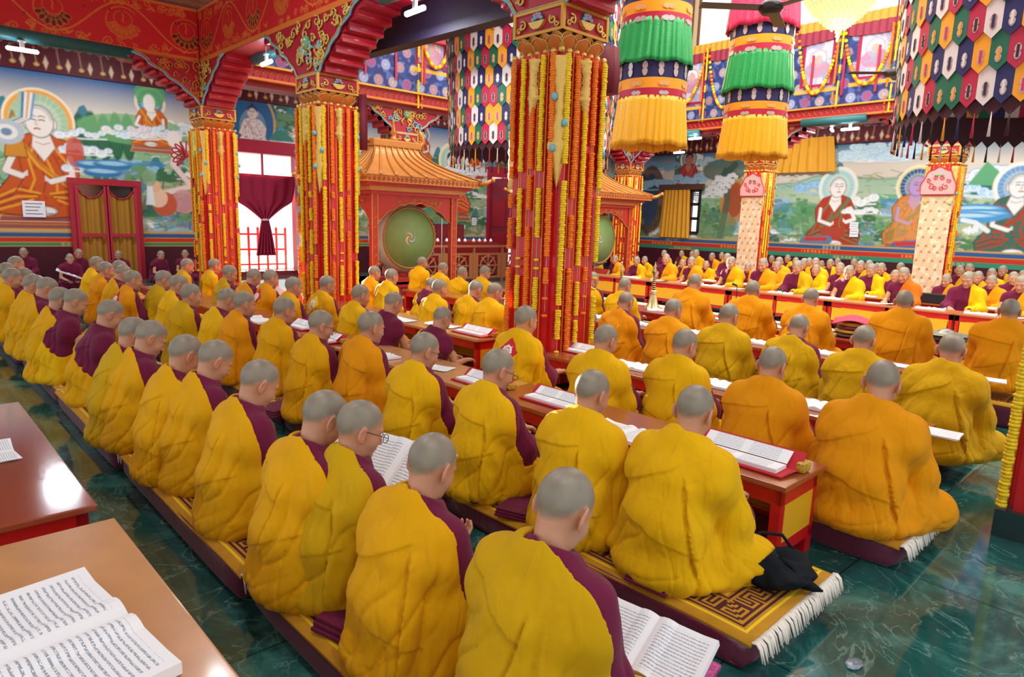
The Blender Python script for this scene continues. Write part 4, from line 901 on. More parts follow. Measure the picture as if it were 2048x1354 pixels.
hang_garlands(*PIL[3], DR, 'the beam corner pillar', [('near', 'the left face'), ('right', 'the right face')], seedb=2)
hang_garlands(17.0, 13.8, 0, 'the far corner pillar', [('near', 'the left face'), ('right', 'the right face')], seedb=3, lod=1)
garland('yellow', (4.515, .80, 3.1), 2.92, 'long yellow marigold string down the red pillar at the right edge', 'marigold strings on the edge pillar', 9, .004)
garland('orange', (4.545, .66, 1.0), 1.0, 'orange marigold string ending above the dark stone block at right edge', 'marigold strings on the edge pillar', 1, 0)
# two brocade-wrapped pillars by the right-hand wall
def paint_brocade(P):
    P.fill('d9b896'); a = P.noise(14, 3); P.put((a > .6) * 1., 'e6ccae')
    L = .19; k = 0
    for i in range(int((P.v.max() - P.v.min()) / L) + 1):
        for j in range(5):
            u = P.u.min() + (j + (i % 2) * .5) * .16 + .05; v = P.v.min() + i * L + .06
            P.el(u, v, .024, .022, 'a04830', out='d0a880', ow=.008); P.el(u, v, .008, .008, 'e8c070'); P.line([(u - .02, v - .03), (u - .04, v - .06), (u - .02, v - .08)], .008, 'b88a58'); P.line([(u, v + .03), (u + .03, v + .07), (u + .07, v + .06)], .008, '8a9a5a')
def brocade_pillar(x, y, label, where):
    t = thing('brocade_pillar', label, 'pillar', (x, y, 0), 0); hw = .30
    shaft_mesh(t, .28); capital_mesh(t); bracket(t, PI / 2, seed=77)
    for k, (z0, z1) in enumerate([(.3, 1.38), (1.38, 2.62)]):
        P = Paint(-hw, hw, z0, z1, .010); paint_brocade(P); sh = .035 * k
        me = P.mesh('brocade', (-hw - .02, 0, 0), (0, -1, 0), (0, 0, 1), mat('brocade', attr='Col', rough=.55, bump=.2, bscale=80)); o = link('brocade_cover', me, t)
        MB().box(-hw - .016, -hw + .02, -hw, hw, z0 + .004, z1, mat('brocade_edge', 'a82030')).build('cover_backing', None, t)
    v = MB(); pts = [(hw * 1.08 * math.cos(a) * (1 + .06 * math.cos(6 * a)), 2.72 + .40 * math.sin(a) * (1 + .05 * math.cos(8 * a))) for a in np.linspace(0, PI, 24)] + [(-hw * 1.08, 2.55), (hw * 1.08, 2.55)]
    v.prism(pts, -hw - .07, -hw - .03, 'x', mat('valance_pink', 'e09a98')); v.tube([(-hw - .075, p[0], p[1]) for p in pts], .012, 5, mat('valance_red', 'b02838'), closed=True)
    for s in (-1, 1):
        for c in ((s * .14, 2.72, .07), (s * .2, 2.84, .05), (s * .07, 2.9, .05), (s * .07, 2.68, .05)): v.tube([(-hw - .078, p[0], p[1]) for p in spiral(c[0], c[1], c[2], 1, 1.2, s)], .008, 5, MATS['valance_red'])
        v.ball((-hw - .08, s * .05, 2.96), (.02, .04, .03), mat('carved_green', '6fa070'), 8, 5)
    v.build('embroidered_valance', None, t)
    for j in range(4):
        col = ['orange', 'yellow', 'yellow', 'orange'][j]
        garland(col, (x - .24 + j * .12, y - hw - .03, 3.15), 2.9, f'{col} marigold string, {["first","second","third","fourth"][j]} of four beside {where}', f'marigold strings on {where}', j, 0, 1)
brocade_pillar(17.0, 9.35, 'brocade-covered pillar with pink scalloped valance nearer the curtained window', 'the brocade pillar nearer the window')
brocade_pillar(17.0, 5.0, 'brocade-covered pillar with pink scalloped valance nearer the right edge', 'the brocade pillar nearer the right edge')
# ------------------------------------------------------------------ galleries with brocade, scroll paintings and swags
def paint_gallery(P, wins, flowers_seed):
    P.fill('2c3068'); rg = random.Random(flowers_seed); v0, v1 = P.v.min(), P.v.max()
    n = P.noise(9, 4); P.put((n > .6) * 1., '26407c'); P.put((P.noise(13, 6) > .7) * 1., '5068a0', .7)
    for i in range(int((P.u.max() - P.u.min()) / .36) + 1):
        for j in range(int((v1 - v0) / .34) + 1):
            u = P.u.min() + (i + .5 * (j % 2)) * .36; v = v0 + .15 + j * .34; c = ['a88078', '98a0b8', '984868', 'b09c90'][(i * 3 + j) % 4]
            P.el(u, v, .10, .10, c, out='5a6ab0', ow=.02); P.el(u, v, .07, .07, '4a4a98', a=.5); P.el(u, v, .045, .045, c)
    for (a, b, c, d) in wins:
        P.poly([(a - .08, c - .07), (b + .08, c - .07), (b + .08, d + .1), (a - .08, d + .1)], '98183c'); P.poly([(a - .2, c - .2), (b + .2, c - .2), (b + .2, c - .12), (a - .2, c - .12)], 'd8a83a')
        m = (P.u > a) & (P.u < b) & (P.v > c) & (P.v < d); P.put(m * 1., 'b8b4cc'); P.put(m * (P.noise(5, int(a * 10) % 20) > .55), '9a90b0', .8)
        u = (a + b) / 2; v = c + (d - c) * .58; P.el(u, v, .18, .2, 'd0ccd8', out='d89090', ow=.03); P.el(u, v - .22, .3, .2, 'a8708a', a=.8); P.el(u, v, .1, .11, 'c89a90'); P.put(m * (P.noise(11, 7) > .68), '7a9ab8', .6)
def gallery(o, U, u0, u1, z0, z1, wins, tagn, seed, swags):
    U = np.array(U, float); o = np.array(o, float); nrm = np.array([U[1], -U[0], 0]); nrm = nrm if nrm @ o < 0 else -nrm
    t = thing('gallery_hanging', f'blue flowered brocade hanging with scroll paintings on the {tagn} gallery', 'wall hanging', (0, 0, 0))
    pp = o + nrm * .06
    painted_face('brocade_cloth', lambda P: paint_gallery(P, wins, seed), pp, U, (0, 0, 1), u0, u1, z0 + .28, z1, .02, t)
    b = MB(); st = 0
    R2 = Matrix([[U[0], nrm[0], 0, o[0]], [U[1], nrm[1], 0, o[1]], [0, 0, 1, 0], [0, 0, 0, 1]])
    b.box(u0, u1, -.5, .04, z0 + .24, z1 + .02, DRED); b.xf(R2); b.build('trim_gallery_' + tagn)['kind'] = 'structure'
    b = MB(); b.box(u0, u1, -.1, .16, z0, z0 + .05, ORG); b.box(u0, u1, -.1, .12, z0 + .05, z0 + .24, CRIM)
    for k in range(int((u1 - u0) / .14)):
        u = u0 + k * .14; b.tube([(u, .125, z0 + .07), (u + .04, .135, z0 + .14), (u + .10, .125, z0 + .2)], .012, 4, ORG)
    b.box(u0, u1, -.1, .22, z0 + .24, z0 + .28, GOLD); b.xf(R2); b.build('trim_cornice_' + tagn)['kind'] = 'structure'
    v = MB()                          # pleated valance along the top
    V = []; F = []; n = int((u1 - u0) / .05)
    for i in range(n + 1):
        u = u0 + (u1 - u0) * i / n; dp = .03 * math.sin(i * 1.9)
        for zz in (z1 + .1, z1 - .12, z1 - .34 - .07 * abs(math.sin(u * 1.7))): V.append((u, .10 + dp, zz))
    for i in range(n): F += [(i * 3, i * 3 + 3, i * 3 + 4, i * 3 + 1), (i * 3 + 1, i * 3 + 4, i * 3 + 5, i * 3 + 2)]
    v.add(V, F[0::2], mat('valance_gold', 'b88a18', rough=.5), True); v.add(V, F[1::2], mat('valance_crimson', '8a1836', rough=.6), True); v.xf(R2); v.build('pleated_valance', None, t)
    for k, (ua, ub, zt, zb) in enumerate(swags):
        g = MB(); n = 46
        def pt(s): return (ua + (ub - ua) * s, .13, zt - (zt - zb) * (1 - (2 * s - 1) ** 2) ** .8)
        for i in range(n + 1): g.ball(pt(i / n), .042, MARI['orange' if (i // 3 + k) % 2 else 'yellow'], 7, 5)
        g.xf(R2); tag(g.build('garland_swag'), f'marigold swag, number {["one","two","three","four","five","six"][k]} from left across the {tagn} gallery', 'garland', f'marigold swags on the {tagn} gallery')
        for j, col in enumerate(['yellow', 'orange']):
            w = R2 @ Vector((ua - .05 + j * .1, .16, zt + .05)); garland(col, w, 1.9, f'{col} marigold string hanging at the start of swag {["one","two","three","four","five","six"][k]} on the {tagn} gallery', f'marigold strings on the {tagn} gallery', j, 0, 1)
    r = MB()
    for i in range(int((u1 - u0) / .75)): u = u0 + .3 + i * .75; r.box(u - .025, u + .025, .08, .10, z0 + .5, z0 + 1.5, mat('red_ribbon', 'a81840'))
    r.xf(R2); r.build('ribbon_streamers', None, t)
GX = 16.62
def gq(px, py): r = onx(px, py, GX); return r[1], r[2]
wl = [(1615, 1668, 85, 168), (1725, 1782, 58, 150), (1372, 1410, 118, 205), (1500, 1545, 100, 180)]
wins = [(gq(b, 100)[0], gq(a, 100)[0], gq((a + b) / 2, d)[1], gq((a + b) / 2, c)[1]) for a, b, c, d in wl]
sw = [(gq(1690, 60)[0], gq(1605, 60)[0], gq(1602, 60)[1] - .1, gq(1640, 188)[1]), (gq(1800, 40)[0], gq(1700, 40)[0], gq(1700, 60)[1] - .1, gq(1745, 168)[1]), (gq(1500, 90)[0], gq(1425, 90)[0], gq(1425, 90)[1] - .1, gq(1460, 215)[1]), (gq(1420, 90)[0], gq(1340, 90)[0], gq(1400, 100)[1] - .1, gq(1375, 210)[1])]
gallery((GX, 0, 0), (0, 1, 0), .2, 13.6, 4.34, 6.5, wins, 'right', 3, sw)
GY = 13.42
def gf(px, py): r = ony(px, py, GY); return r[0], r[2]
gallery((0, GY, 0), (1, 0, 0), 4.9, 16.6, 4.2, 6.2, [(gf(835, 0)[0], gf(885, 0)[0], gf(860, 130)[1], gf(860, 70)[1]), (8.9 + 1.5, 11.6, 5.1, 5.9), (13, 14, 5.1, 5.9)], 'far', 6, [(gf(795, 100)[0] - 1.1, gf(795, 100)[0], 6.0, 5.25), (gf(833, 100)[0], gf(898, 100)[0], 6.0, 5.1)])
MB().box(4.5, 16.9, GY, GY + .5, 4.1, 4.3, DRED).build('trim_far_gallery_beam')['kind'] = 'structure'
MB().box(GX, GX + .6, .2, 13.8, 4.25, 4.36, DRED).build('trim_right_gallery_beam')['kind'] = 'structure'
# ------------------------------------------------------------------ people placed in their rows
ORD = ['first', 'second', 'third', 'fourth', 'fifth', 'sixth', 'seventh', 'eighth', 'ninth', 'tenth', 'eleventh', 'twelfth', 'thirteenth', 'fourteenth', 'fifteenth', 'sixteenth', 'seventeenth', 'eighteenth', 'nineteenth', 'twentieth']
VAR = {
    'down': Pose(lean=.07, neckf=.07, pitch=.62, seed=1, collar=-.055, h=6.5),
    'down2': Pose(lean=.07, neckf=.06, pitch=.55, yaw=.12, seed=2, collar=-.045, h=6.5, hands='book'),
    'up': Pose(lean=.06, pitch=.28, seed=3, collar=.0, h=6.5),
    'mid': Pose(lean=.06, pitch=.45, yaw=-.12, seed=4, collar=.02, h=6.5, hands='table'),
    'bigfold': Pose(lean=.10, pitch=.5, yaw=.05, seed=8, collar=.05, h=6.5, hands='table', wide=1.06, kn=1.),
    'glass': Pose(lean=.06, pitch=.42, yaw=-.18, seed=5, collar=-.03, glasses='black', hands='table'),
    'bare': Pose(style='bare', arm='bare', lean=.09, neckf=.07, pitch=.6, seed=6, hands='table'),
    'patch': Pose(lean=.06, pitch=.3, seed=7, patch='red', arm='covered', collar=.01, hands='table'),
    'patchg': Pose(lean=.08, pitch=.4, yaw=-.1, seed=9, patch='yellow', glasses='gold', hands='table'),
    'tall': Pose(lean=.03, pitch=.2, yaw=.02, seed=11, wide=1.12, kn=.95, collar=.03, hands='table'),
    'front': Pose(style='front', arm='bare', lean=.07, pitch=.35, seed=12, h=11, hands='table'),
    'front2': Pose(style='front', arm='bare', lean=.05, pitch=.15, yaw=.25, seed=13, h=11, hands='table', glasses='gold'),
    'frontc': Pose(style='back', lean=.06, pitch=.4, yaw=-.15, seed=14, h=11, hands='table', collar=-.02),
    'maroon': Pose(style='maroon', arm='bare', lean=.10, pitch=.55, yaw=-.1, seed=15, h=11, hands='lap'),
}
_pm = {}
def person(px, py, var, label, group, hz=None, s=1., rz=None, tint=0, at=None, floor=.145, turn=0, seat=None):
    p = VAR[var]
    if var not in _pm: _pm[var] = make_person_meshes(var, p)
    rz = DR + turn if rz is None else rz
    if at is None: at = onz(px, py, hz if hz else floor + p.head[2] * s)
    if seat is not None: s = float(np.clip((at[2] - seat) / p.head[2], .86, 1.14))
    c, sn = math.cos(rz), math.sin(rz); hx = p.head[0] * s
    z = at[2] - p.head[2] * s if seat is None else seat
    t = thing('person', label, 'person', (at[0] - hx * c, at[1] - hx * sn, z), rz, group); t.scale = (s,) * 3
    for k, me in _pm[var].items():
        o = link(k, me, rb if k == 'wheel_patch' else (bo if k == 'glasses' else t))
        if k == 'robe': rb = o
        if k == 'body': bo = o
        if k == 'robe' and tint: o.material_slots[0].link = 'OBJECT'; o.material_slots[0].material = YELLOWS[tint]
    return t
FEAT = {'down': 'bowed', 'down2': 'reading', 'up': 'upright', 'mid': 'yellow-robed', 'bigfold': 'wide-robed', 'glass': 'bespectacled', 'bare': 'bare-armed', 'patch': 'red-patched', 'patchg': 'yellow-patched', 'tall': 'tall-sitting'}
def row(name, lst, fl):
    for i, e in enumerate(lst):
        px, py, var = e[:3]; kw = e[3] if len(e) > 3 else {}
        kw = dict(kw); kw.setdefault('floor', fl); kw.setdefault('tint', [0, 0, 2, 0, 3, 0][i % 6] if 'leftmost' in name else [0, 2, 0, 1, 3, 0, 3, 2][(i * 3 + len(name)) % 8]); kw.setdefault('turn', [0, .05, -.06, .03, -.02][i % 5])
        person(px, py, var, f'{FEAT[var]} person in yellow, {ORD[i]} from front in {name}', f'people seated in {name}', **kw)
row('the leftmost row', [(1130, 1015, 'down', dict(s=1.02, tint=2, turn=.06)), (865, 930, 'down2', dict(tint=0, s=.98)), (722, 855, 'glass', dict(s=.98)), (650, 835, 'down'), (520, 765, 'down', dict(tint=0)), (432, 720, 'down'), (372, 708, 'down2'), (303, 675, 'down'), (268, 668, 'down2'), (222, 628, 'bare'), (152, 603, 'bare'), (122, 600, 'down2'), (95, 577, 'down'), (68, 570, 'mid'), (48, 555, 'down'), (25, 556, 'mid'), (15, 543, 'up'), (33, 528, 'up')], .145)
row('the second row', [(1390, 822, 'bigfold', dict(tint=3, s=1.02)), (1185, 785, 'mid', dict(tint=3)), (997, 738, 'glass', dict(tint=3)), (850, 700, 'glass', dict(tint=3)), (743, 653, 'up', dict(tint=1, s=1.03)), (643, 650, 'glass'), (570, 620, 'up'), (490, 607, 'up', dict(tint=1)), (455, 600, 'down'), (383, 590, 'up'), (358, 570, 'glass'), (328, 560, 'mid'), (267, 560, 'patch', dict(tint=1)), (247, 547, 'down'), (240, 537, 'mid'), (213, 540, 'up', dict(tint=1)), (195, 528, 'up')], .145)
row('the third row', [(1765, 765, 'bigfold', dict(tint=1, s=1.05)), (1545, 730, 'mid', dict(tint=1)), (1370, 690, 'mid', dict(tint=3)), (1212, 680, 'mid', dict(tint=3)), (1052, 640, 'patch', dict(tint=3, s=1.05)), (885, 637, 'bare', dict(s=.93)), (787, 607, 'bare'), (722, 590, 'up', dict(tint=3)), (655, 570, 'patchg'), (588, 573, 'patch'), (542, 557, 'patch', dict(tint=1)), (508, 555, 'down', dict(tint=1)), (460, 547, 'glass'), (430, 532, 'up'), (375, 532, 'mid')], .145)
row('the fourth row', [(1903, 700, 'bigfold', dict(tint=2, s=1.04)), (1728, 680, 'mid', dict(tint=2)), (1598, 655, 'down', dict(tint=2)), (1458, 632, 'mid', dict(tint=2, s=1.03)), (1347, 620, 'mid', dict(tint=1)), (1252, 605, 'down', dict(tint=1)), (1178, 640, 'down', dict(at=onx(1178, 640, 5.65))), (990, 585, 'mid', dict(tint=3)), (952, 580, 'down'), (880, 577, 'up', dict(tint=3)), (863, 570, 'bare', dict(s=.9)), (784, 553, 'up', dict(tint=3)), (750, 546, 'up', dict(at=onx(750, 546, 5.5)))], .145)
row('the fifth row', [(2020, 622, 'tall', dict(at=onx(2020, 622, 7.55), tint=1)), (1809, 603, 'tall', dict(at=onx(1809, 603, 7.5), tint=1, s=1.03)), (1622, 597, 'bigfold', dict(at=onx(1622, 597, 7.4), tint=1)), (1506, 580, 'tall', dict(at=onx(1506, 580, 7.4), tint=1)), (1390, 566, 'bigfold', dict(at=onx(1390, 566, 7.4), tint=1)), (1250, 573, 'mid', dict(at=onx(1250, 573, 7.3), tint=3)), (1186, 560, 'down', dict(at=onx(1186, 560, 7.3), tint=3)), (970, 546, 'mid', dict(at=onx(970, 546, 7.0), tint=3)), (925, 547, 'up', dict(at=onx(925, 547, 7.0), tint=3)), (886, 538, 'mid', dict(at=onx(886, 538, 7.0), tint=3)), (845, 526, 'tall', dict(at=onx(845, 526, 6.9), tint=3))], .2)
# people across the hall, facing this way
FR = [('the front row across the hall', 13.1, [(1230, 519), (1273, 522), (1332, 518), (1383, 524), (1462, 525), (1526, 525), (1595, 534), (1698, 544), (1808, 543), (1936, 556), (2043, 567)], 1.06),
      ('the second row across the hall', 14.7, [(1252, 515), (1289, 520), (1365, 527), (1412, 530), (1496, 535), (1554, 533), (1632, 540), (1680, 537), (1743, 537), (1790, 551), (1892, 560), (1983, 563)], .95),
      ('the third row across the hall', 15.95, [(1192, 524), (1454, 508 + 8), (1558, 524), (1608, 527), (1631, 526), (1721, 531), (1762, 537), (1956, 554), (2027, 556)], .94),
      ('the fourth row across the hall', 17.9, [(1328, 507), (1392, 507), (1424, 513), (1591, 523), (1618, 524), (1660, 527), (1738, 530), (1801, 535), (1919, 541), (1983, 547)], .95),
      ('the back row across the hall', 19.4, [(1363, 507), (1384, 508), (1443, 511), (1543, 518), (1575, 517), (1643, 528), (1675, 524), (1708, 526), (1754, 533), (1860, 541), (1939, 537), (2005, 541), (2045, 550)], .97)]
for name, X, lst, sc in FR:
    for i, (px, py) in enumerate(lst):
        r = random.Random(px * 7 + py); v = r.choice(['front', 'front', 'front2', 'frontc']) if X < 14 else r.choice(['front', 'front2', 'frontc', 'frontc'])
        tint = r.choice([0, 1, 0, 2, 3]);
        if px == 1808: tint = 4; v = 'front'
        f = {'front': 'one-shouldered', 'front2': 'bespectacled', 'frontc': 'wrapped'}[v]
        if tint == 4: f = 'orange-robed'
        person(px, py, v, f'{f} person facing us, {ORD[i]} from left in {name}', f'people seated in {name}', seat={13.1: .16, 14.7: .12, 15.95: .12, 17.9: .12, 19.4: .12}[X], rz=PI + r.uniform(-.12, .12), tint=tint, at=onx(px, py, X))
# people in maroon on the floor against the far wall
for i, (px, py, w) in enumerate([(47, 505, 'glasses and an open book'), (140, 517, 'open white book on the knees'), (158, 507, 'half hidden behind a reading neighbour'), (237, 510, 'in front of the curtained doors'), (322, 510, 'just right of the curtained doors'), (370, 508, 'next to the beam corner pillar')]):
    at = ony(px, py, 17.5 if i != 1 else 16.9); 
    person(px, py, 'maroon', f'person in maroon robe at the far wall, {w}', 'people in maroon at the far wall', at=at, s=.90, rz=-PI / 2 + [-.1, .1, .4, -.2, .5, -.3][i])
# ------------------------------------------------------------------ mattresses and rugs
MATT = mat('mattress_maroon', '571030', rough=.7, sheen=.15, bump=.25, bscale=14); MATT2 = mat('mattress_plastic_wrapped', '6a1838', rough=.4, coat=.8, bump=.5, bscale=30)
RG = [mat('rug_gold', 'c08a10', rough=.9, var=.12, vscale=12, bump=.3, bscale=400), mat('rug_bright_yellow', 'e8c414', rough=.9), mat('rug_maroon', '4a1420', rough=.9)]
FRINGE = mat('white_fringe', 'ece4d8', rough=.9)
FRET = ["################", "................", "#######.########", "#.....#.#......#", "#.###.#.#.####.#", "#.#.#.#.#.#....#", "#.#.#.#.#.#.####", "#.#.#.###.#.#..#", "#.#.#.....#.#.##", "#.#.#######.#.#.", "..............#.", "################"]
def rug_mesh(L=1.98, Wd=.80, cell=.0125, fringe=True):
    nu = int(Wd / cell); nv = int(L / cell); idx = np.zeros((nv, nu), int)
    for j in range(nv):
        dj = min(j, nv - 1 - j)
        for i in range(nu):
            di = min(i, nu - 1 - i); d = min(di, dj); k = 0
            if d in (3,): k = 1
            elif 5 <= d < 17:
                a = j if di <= dj else i; k = 2 if FRET[d - 5][a % 16] == '#' else 0
            elif d == 18: k = 1
            idx[j, i] = k
    ys = np.linspace(0, L, nv + 1); xs = np.linspace(0, Wd, nu + 1); X, Y = np.meshgrid(xs, ys); Z = .003 * np.sin(X * 9 + Y * 5) + .004 * np.sin(Y * 7)
    e = np.clip((np.minimum(X, Wd - X)) / .05, 0, 1); Z = Z - .018 * (1 - e) ** 2 + .006
    I = np.arange((nv + 1) * (nu + 1)).reshape(nv + 1, nu + 1); Q = np.stack([I[:-1, :-1], I[:-1, 1:], I[1:, 1:], I[1:, :-1]], -1).reshape(-1, 4)
    V = np.stack([X, Y, Z], -1).reshape(-1, 3); n = len(V); V = np.concatenate([V, V - [0, 0, .009]])
    ring = [I[0, i] for i in range(nu + 1)] + [I[j, nu] for j in range(1, nv + 1)] + [I[nv, i] for i in range(nu - 1, -1, -1)] + [I[j, 0] for j in range(nv - 1, 0, -1)]
    S = [(ring[k], ring[k] + n, ring[(k + 1) % len(ring)] + n, ring[(k + 1) % len(ring)]) for k in range(len(ring))]
    return np_mesh('rug', V, np.concatenate([Q, np.array(S)]), RG, None, False, np.concatenate([idx.ravel(), np.zeros(len(S), int)]))
def fringe_mesh(Wd=.80, seed=0, n=120):
    m = MB(); rg = random.Random(seed)
    for i in range(n):
        x = Wd * (i + .5) / n; l = rg.uniform(.05, .085); dx = rg.uniform(-.02, .02)
        m.tube([(x, 0, .0), (x + dx * .3, -.018, .003), (x + dx * .7, -.035, -.012), (x + dx, -.035 - l * .25, -.02 - l * .6)], [.0048, .0046, .0042, .0025], 5, FRINGE)
    return m.mesh('fringe')
RUG = rug_mesh(); FRG = [fringe_mesh(seed=k) for k in range(2)]
_mt = {}
def mattress_mesh(L, Wd, H, mt):
    k = (round(L, 2), Wd, H, mt.name)
    if k not in _mt:
        bm = bmesh.new(); bmesh.ops.create_cube(bm, size=1); bmesh.ops.subdivide_edges(bm, edges=bm.edges[:], cuts=9, use_grid_fill=True)
        for v in bm.verts:
            x, y, z = v.co; q = (abs(2 * x) ** 8 + abs(2 * y) ** 14 + abs(2 * z) ** 5) ** (1 / 9); q = max(1, q)
            b = 1 + .02 * math.sin(y * 60) * (abs(x) > .45); v.co = Vector((x * Wd / q ** .35 * b, y * L / q ** .35, z * H / q ** .8))
        me = bpy.data.meshes.new('mattress'); bm.to_mesh(me); bm.free(); me.materials.append(mt)
        for p in me.polygons: p.use_smooth = True
        _mt[k] = me
    return _mt[k]
def mat_row(name, xp, y0, n, H=.135, Wd=.80, seg=1.98, wrapped=False, rug=True, mirror=0, floor=0):
    for k in range(n):
        y = y0 + k * (seg + .03); off = .015 * math.sin(k * 2.3 + xp)
        c, s = math.cos(DR), math.sin(DR)
        if mirror: c, s = 1, 0
        lx, ly = xp + off, y
        mt = MATT2 if wrapped and k == 0 else MATT
        o = link('mattress', mattress_mesh(seg, Wd, H, mt)); cx, cy = lx + Wd / 2, ly + seg / 2
        o.location = (cx * c - cy * s, cx * s + cy * c, H / 2 + floor); o.rotation_euler = (0, 0, DR if not mirror else 0)
        nm = ORD[k]; tag(o, f'{"plastic-wrapped " if wrapped and k == 0 else ""}maroon floor mattress, {nm} from the front under {name}', 'mattress', f'maroon mattresses under {name}')
        if rug:
            t = thing('rug', f'gold rug with maroon key-fret border, {nm} from the front under {name}', 'rug', (lx * c - ly * s, lx * s + ly * c, H + floor + .006), DR if not mirror else 0, f'fret-bordered rugs under {name}')
            link('woven_field', RUG, t)
            if not mirror:
                link('fringe', FRG[k % 2], t)
mat_row('the leftmost row', 1.03, .72, 6); mat_row('the second row', 2.27, 1.0, 6, wrapped=True); mat_row('the third row', 3.62, .88, 5); mat_row('the fourth row', 5.50, 1.1, 6)
mat_row('the fifth row', 7.22, .9, 5, H=.2)
for i, (X, h, y0_, n_) in enumerate([(12.92, .15, 1.4, 5), (14.5, .11, 1.4, 6), (15.72, .11, 1.4, 6), (17.62, .11, 1.4, 6), (19.1, .11, 1.4, 6)]): mat_row(f'the {["front", "second", "third", "fourth", "back"][i]} row across the hall', X, y0_, n_, H=h, rug=False, mirror=1)
# folded maroon cloths peeping out under the robes
def folded_cloth(px, py, label, rz, s=1.):
    p = onz(px, py, .155); m = MB()
    for k in range(3): m.box(-.17 + .012 * k, .17 - .01 * k, -.13 + .01 * k, .13, .016 * k, .016 * k + .014, MAROON, .006)
    o = m.build('folded_cloth'); o.location = p; o.rotation_euler = (0, 0, rz); o.scale = (s,) * 3; tag(o, label, 'cloth')
folded_cloth(735, 1240, 'maroon folded cloth on the rug behind the second person of the leftmost row', .3)
folded_cloth(1320, 1155, 'maroon folded cloth poking out behind the front person of the second row', .1, .8)
folded_cloth(1045, 1020, 'maroon folded cloth between the second and third people of the second row', .4, .8)
folded_cloth(955, 985, 'maroon folded cloth beside the third person of the second row', .2, .8)
folded_cloth(560, 822, 'maroon folded cloth behind the glasses wearer in the second row', .3, 1.)
# black bag on the near rug
def bag():
    p = onz(1545, 1160, .16); V = []; n = 30; q = 16; m = MB()
    for i in range(q + 1):
        a = PI * i / q
        for k in range(n):
            t = 2 * PI * k / n; r = 1 + .12 * math.sin(3 * t + 1) * math.sin(a) + .10 * math.sin(5 * t + a * 4) + .05 * math.sin(9 * t - a * 7)
            x = .17 * math.sin(a) ** .8 * math.cos(t) * r; y = .125 * math.sin(a) ** .8 * math.sin(t) * r; z = .06 + .065 * math.cos(a) * (1 + .35 * math.sin(2 * t) + .2 * math.sin(5 * t))
            if y < -.06: x += .04; z *= .75
            V.append((x, y, max(0, z)))
    F = [(i * n + k, i * n + (k + 1) % n, (i + 1) * n + (k + 1) % n, (i + 1) * n + k) for i in range(q) for k in range(n)]
    bk = mat('black_fabric', '0c1218', rough=.75, spec=.2, bump=.5, bscale=18)
    t = thing('cloth_bag', 'black cloth bag lying on the near rug by the bench end', 'bag', p, -.5)
    m.add(V, F, bk, True).build('bag_body', None, t)
    MB().tube([(-.12, .04, .12), (-.1, .07, .17), (-.02, .08, .19), (.07, .06, .18), (.1, .02, .13)], .008, 8, bk).tube([(.08, -.08, .03), (.12, -.12, .02), (.15, -.14, .012)], [.03, .02, .004], 8, bk).build('bag_strap', None, t)
bag()
# ------------------------------------------------------------------ low tables
YPAN = mat('yellow_panel', 'e0a818', rough=.45)
def low_table(xp, y0, y1, label, group, Wd=.43, H=.48, top=None, world=False, front=False, z=0, ends=True):
    c, s = (1, 0) if world else (math.cos(DR), math.sin(DR)); L = y1 - y0; cy = (y0 + y1) / 2
    X = xp + Wd / 2; t = thing('low_table', label, 'table', (X * c - cy * s, X * s + cy * c, z), 0 if world else DR, group)
    h2, w2, l2 = H, Wd / 2, L / 2
    MB().box(-w2 - .03, w2 + .03, -l2 - .03, l2 + .03, H - .028, H, top or RWOOD, .006).build('table_top', None, t)
    m = MB(); fr = RED
    for a in (-w2, w2 - .045):
        m.box(a, a + .045, -l2, l2, H - .115, H - .028, fr); m.box(a, a + .045, -l2, l2, .09, .14, fr)
    n = max(1, round(L / 1.0))
    for k in range(n + 1):
        yy = -l2 + (L - .05) * k / n
        for a in (-w2, w2 - .045): m.box(a, a + .045, yy, yy + .05, .09, H - .028, fr)
        m.box(-w2 + .045, w2 - .045, yy, yy + .03, .09, H - .03, fr)
    m.box(-w2 + .01, w2 - .01, -l2 + .02, l2 - .02, .10, .125, mat('table_shelf', '7a3a20', rough=.6)); m.build('frame', None, t)
    for e in (-1, 1):
        p = MB(); p.box(-w2 + .05, w2 - .05, e * l2 - .008 * e - .004, e * l2 + .004 * e + .002, .16, H - .12, YPAN); p.build('end_panel', None, t)
    p = MB()
    for k in range(n):
        a = -l2 + (L - .05) * k / n + .065; b = -l2 + (L - .05) * (k + 1) / n - .015
        xx = -w2 - .002 if front else w2 - .012
        p.box(xx, xx + .014, a, b, .15, H - .125, YPAN)
    p.build('side_panel', None, t)
    for e in (-1, 1):
        for a in (-w2, w2 - .07): MB().box(a, a + .07, e * (l2 - .035) - .035, e * (l2 - .035) + .035, 0, .09, fr).build('leg', None, t)
    return t
T1 = [(1.28, 3.45, RWOOD), (3.50, 5.55, WOOD), (5.6, 7.6, RWOOD), (7.65, 9.7, RWOOD), (9.75, 11.9, RWOOD)]
for i, (a, b, tp) in enumerate(T1): low_table(3.09, a, b, f'low red table with {"light" if tp is WOOD else "red-brown"} top, {ORD[i]} from the front beside the second row', 'tables of the second row', top=tp)
T2 = [(1.12, 4.28, RWOOD), (5.16, 7.3, WOOD), (7.35, 8.75, RWOOD), (9.75, 11.9, RWOOD)]
for i, (a, b, tp) in enumerate(T2): low_table(4.47, a, b, f'low red table with {"light" if tp is WOOD else "red-brown"} top, {ORD[i]} from the front beside the third row', 'tables of the third row', top=tp)
for i, (a, b) in enumerate([(1.28, 3.3), (3.33, 5.4), (5.43, 7.5), (7.53, 9.6)]): low_table(6.62, a, b, f'low red-brown table, {ORD[i]} from the front beside the fourth row', 'tables of the fourth row')
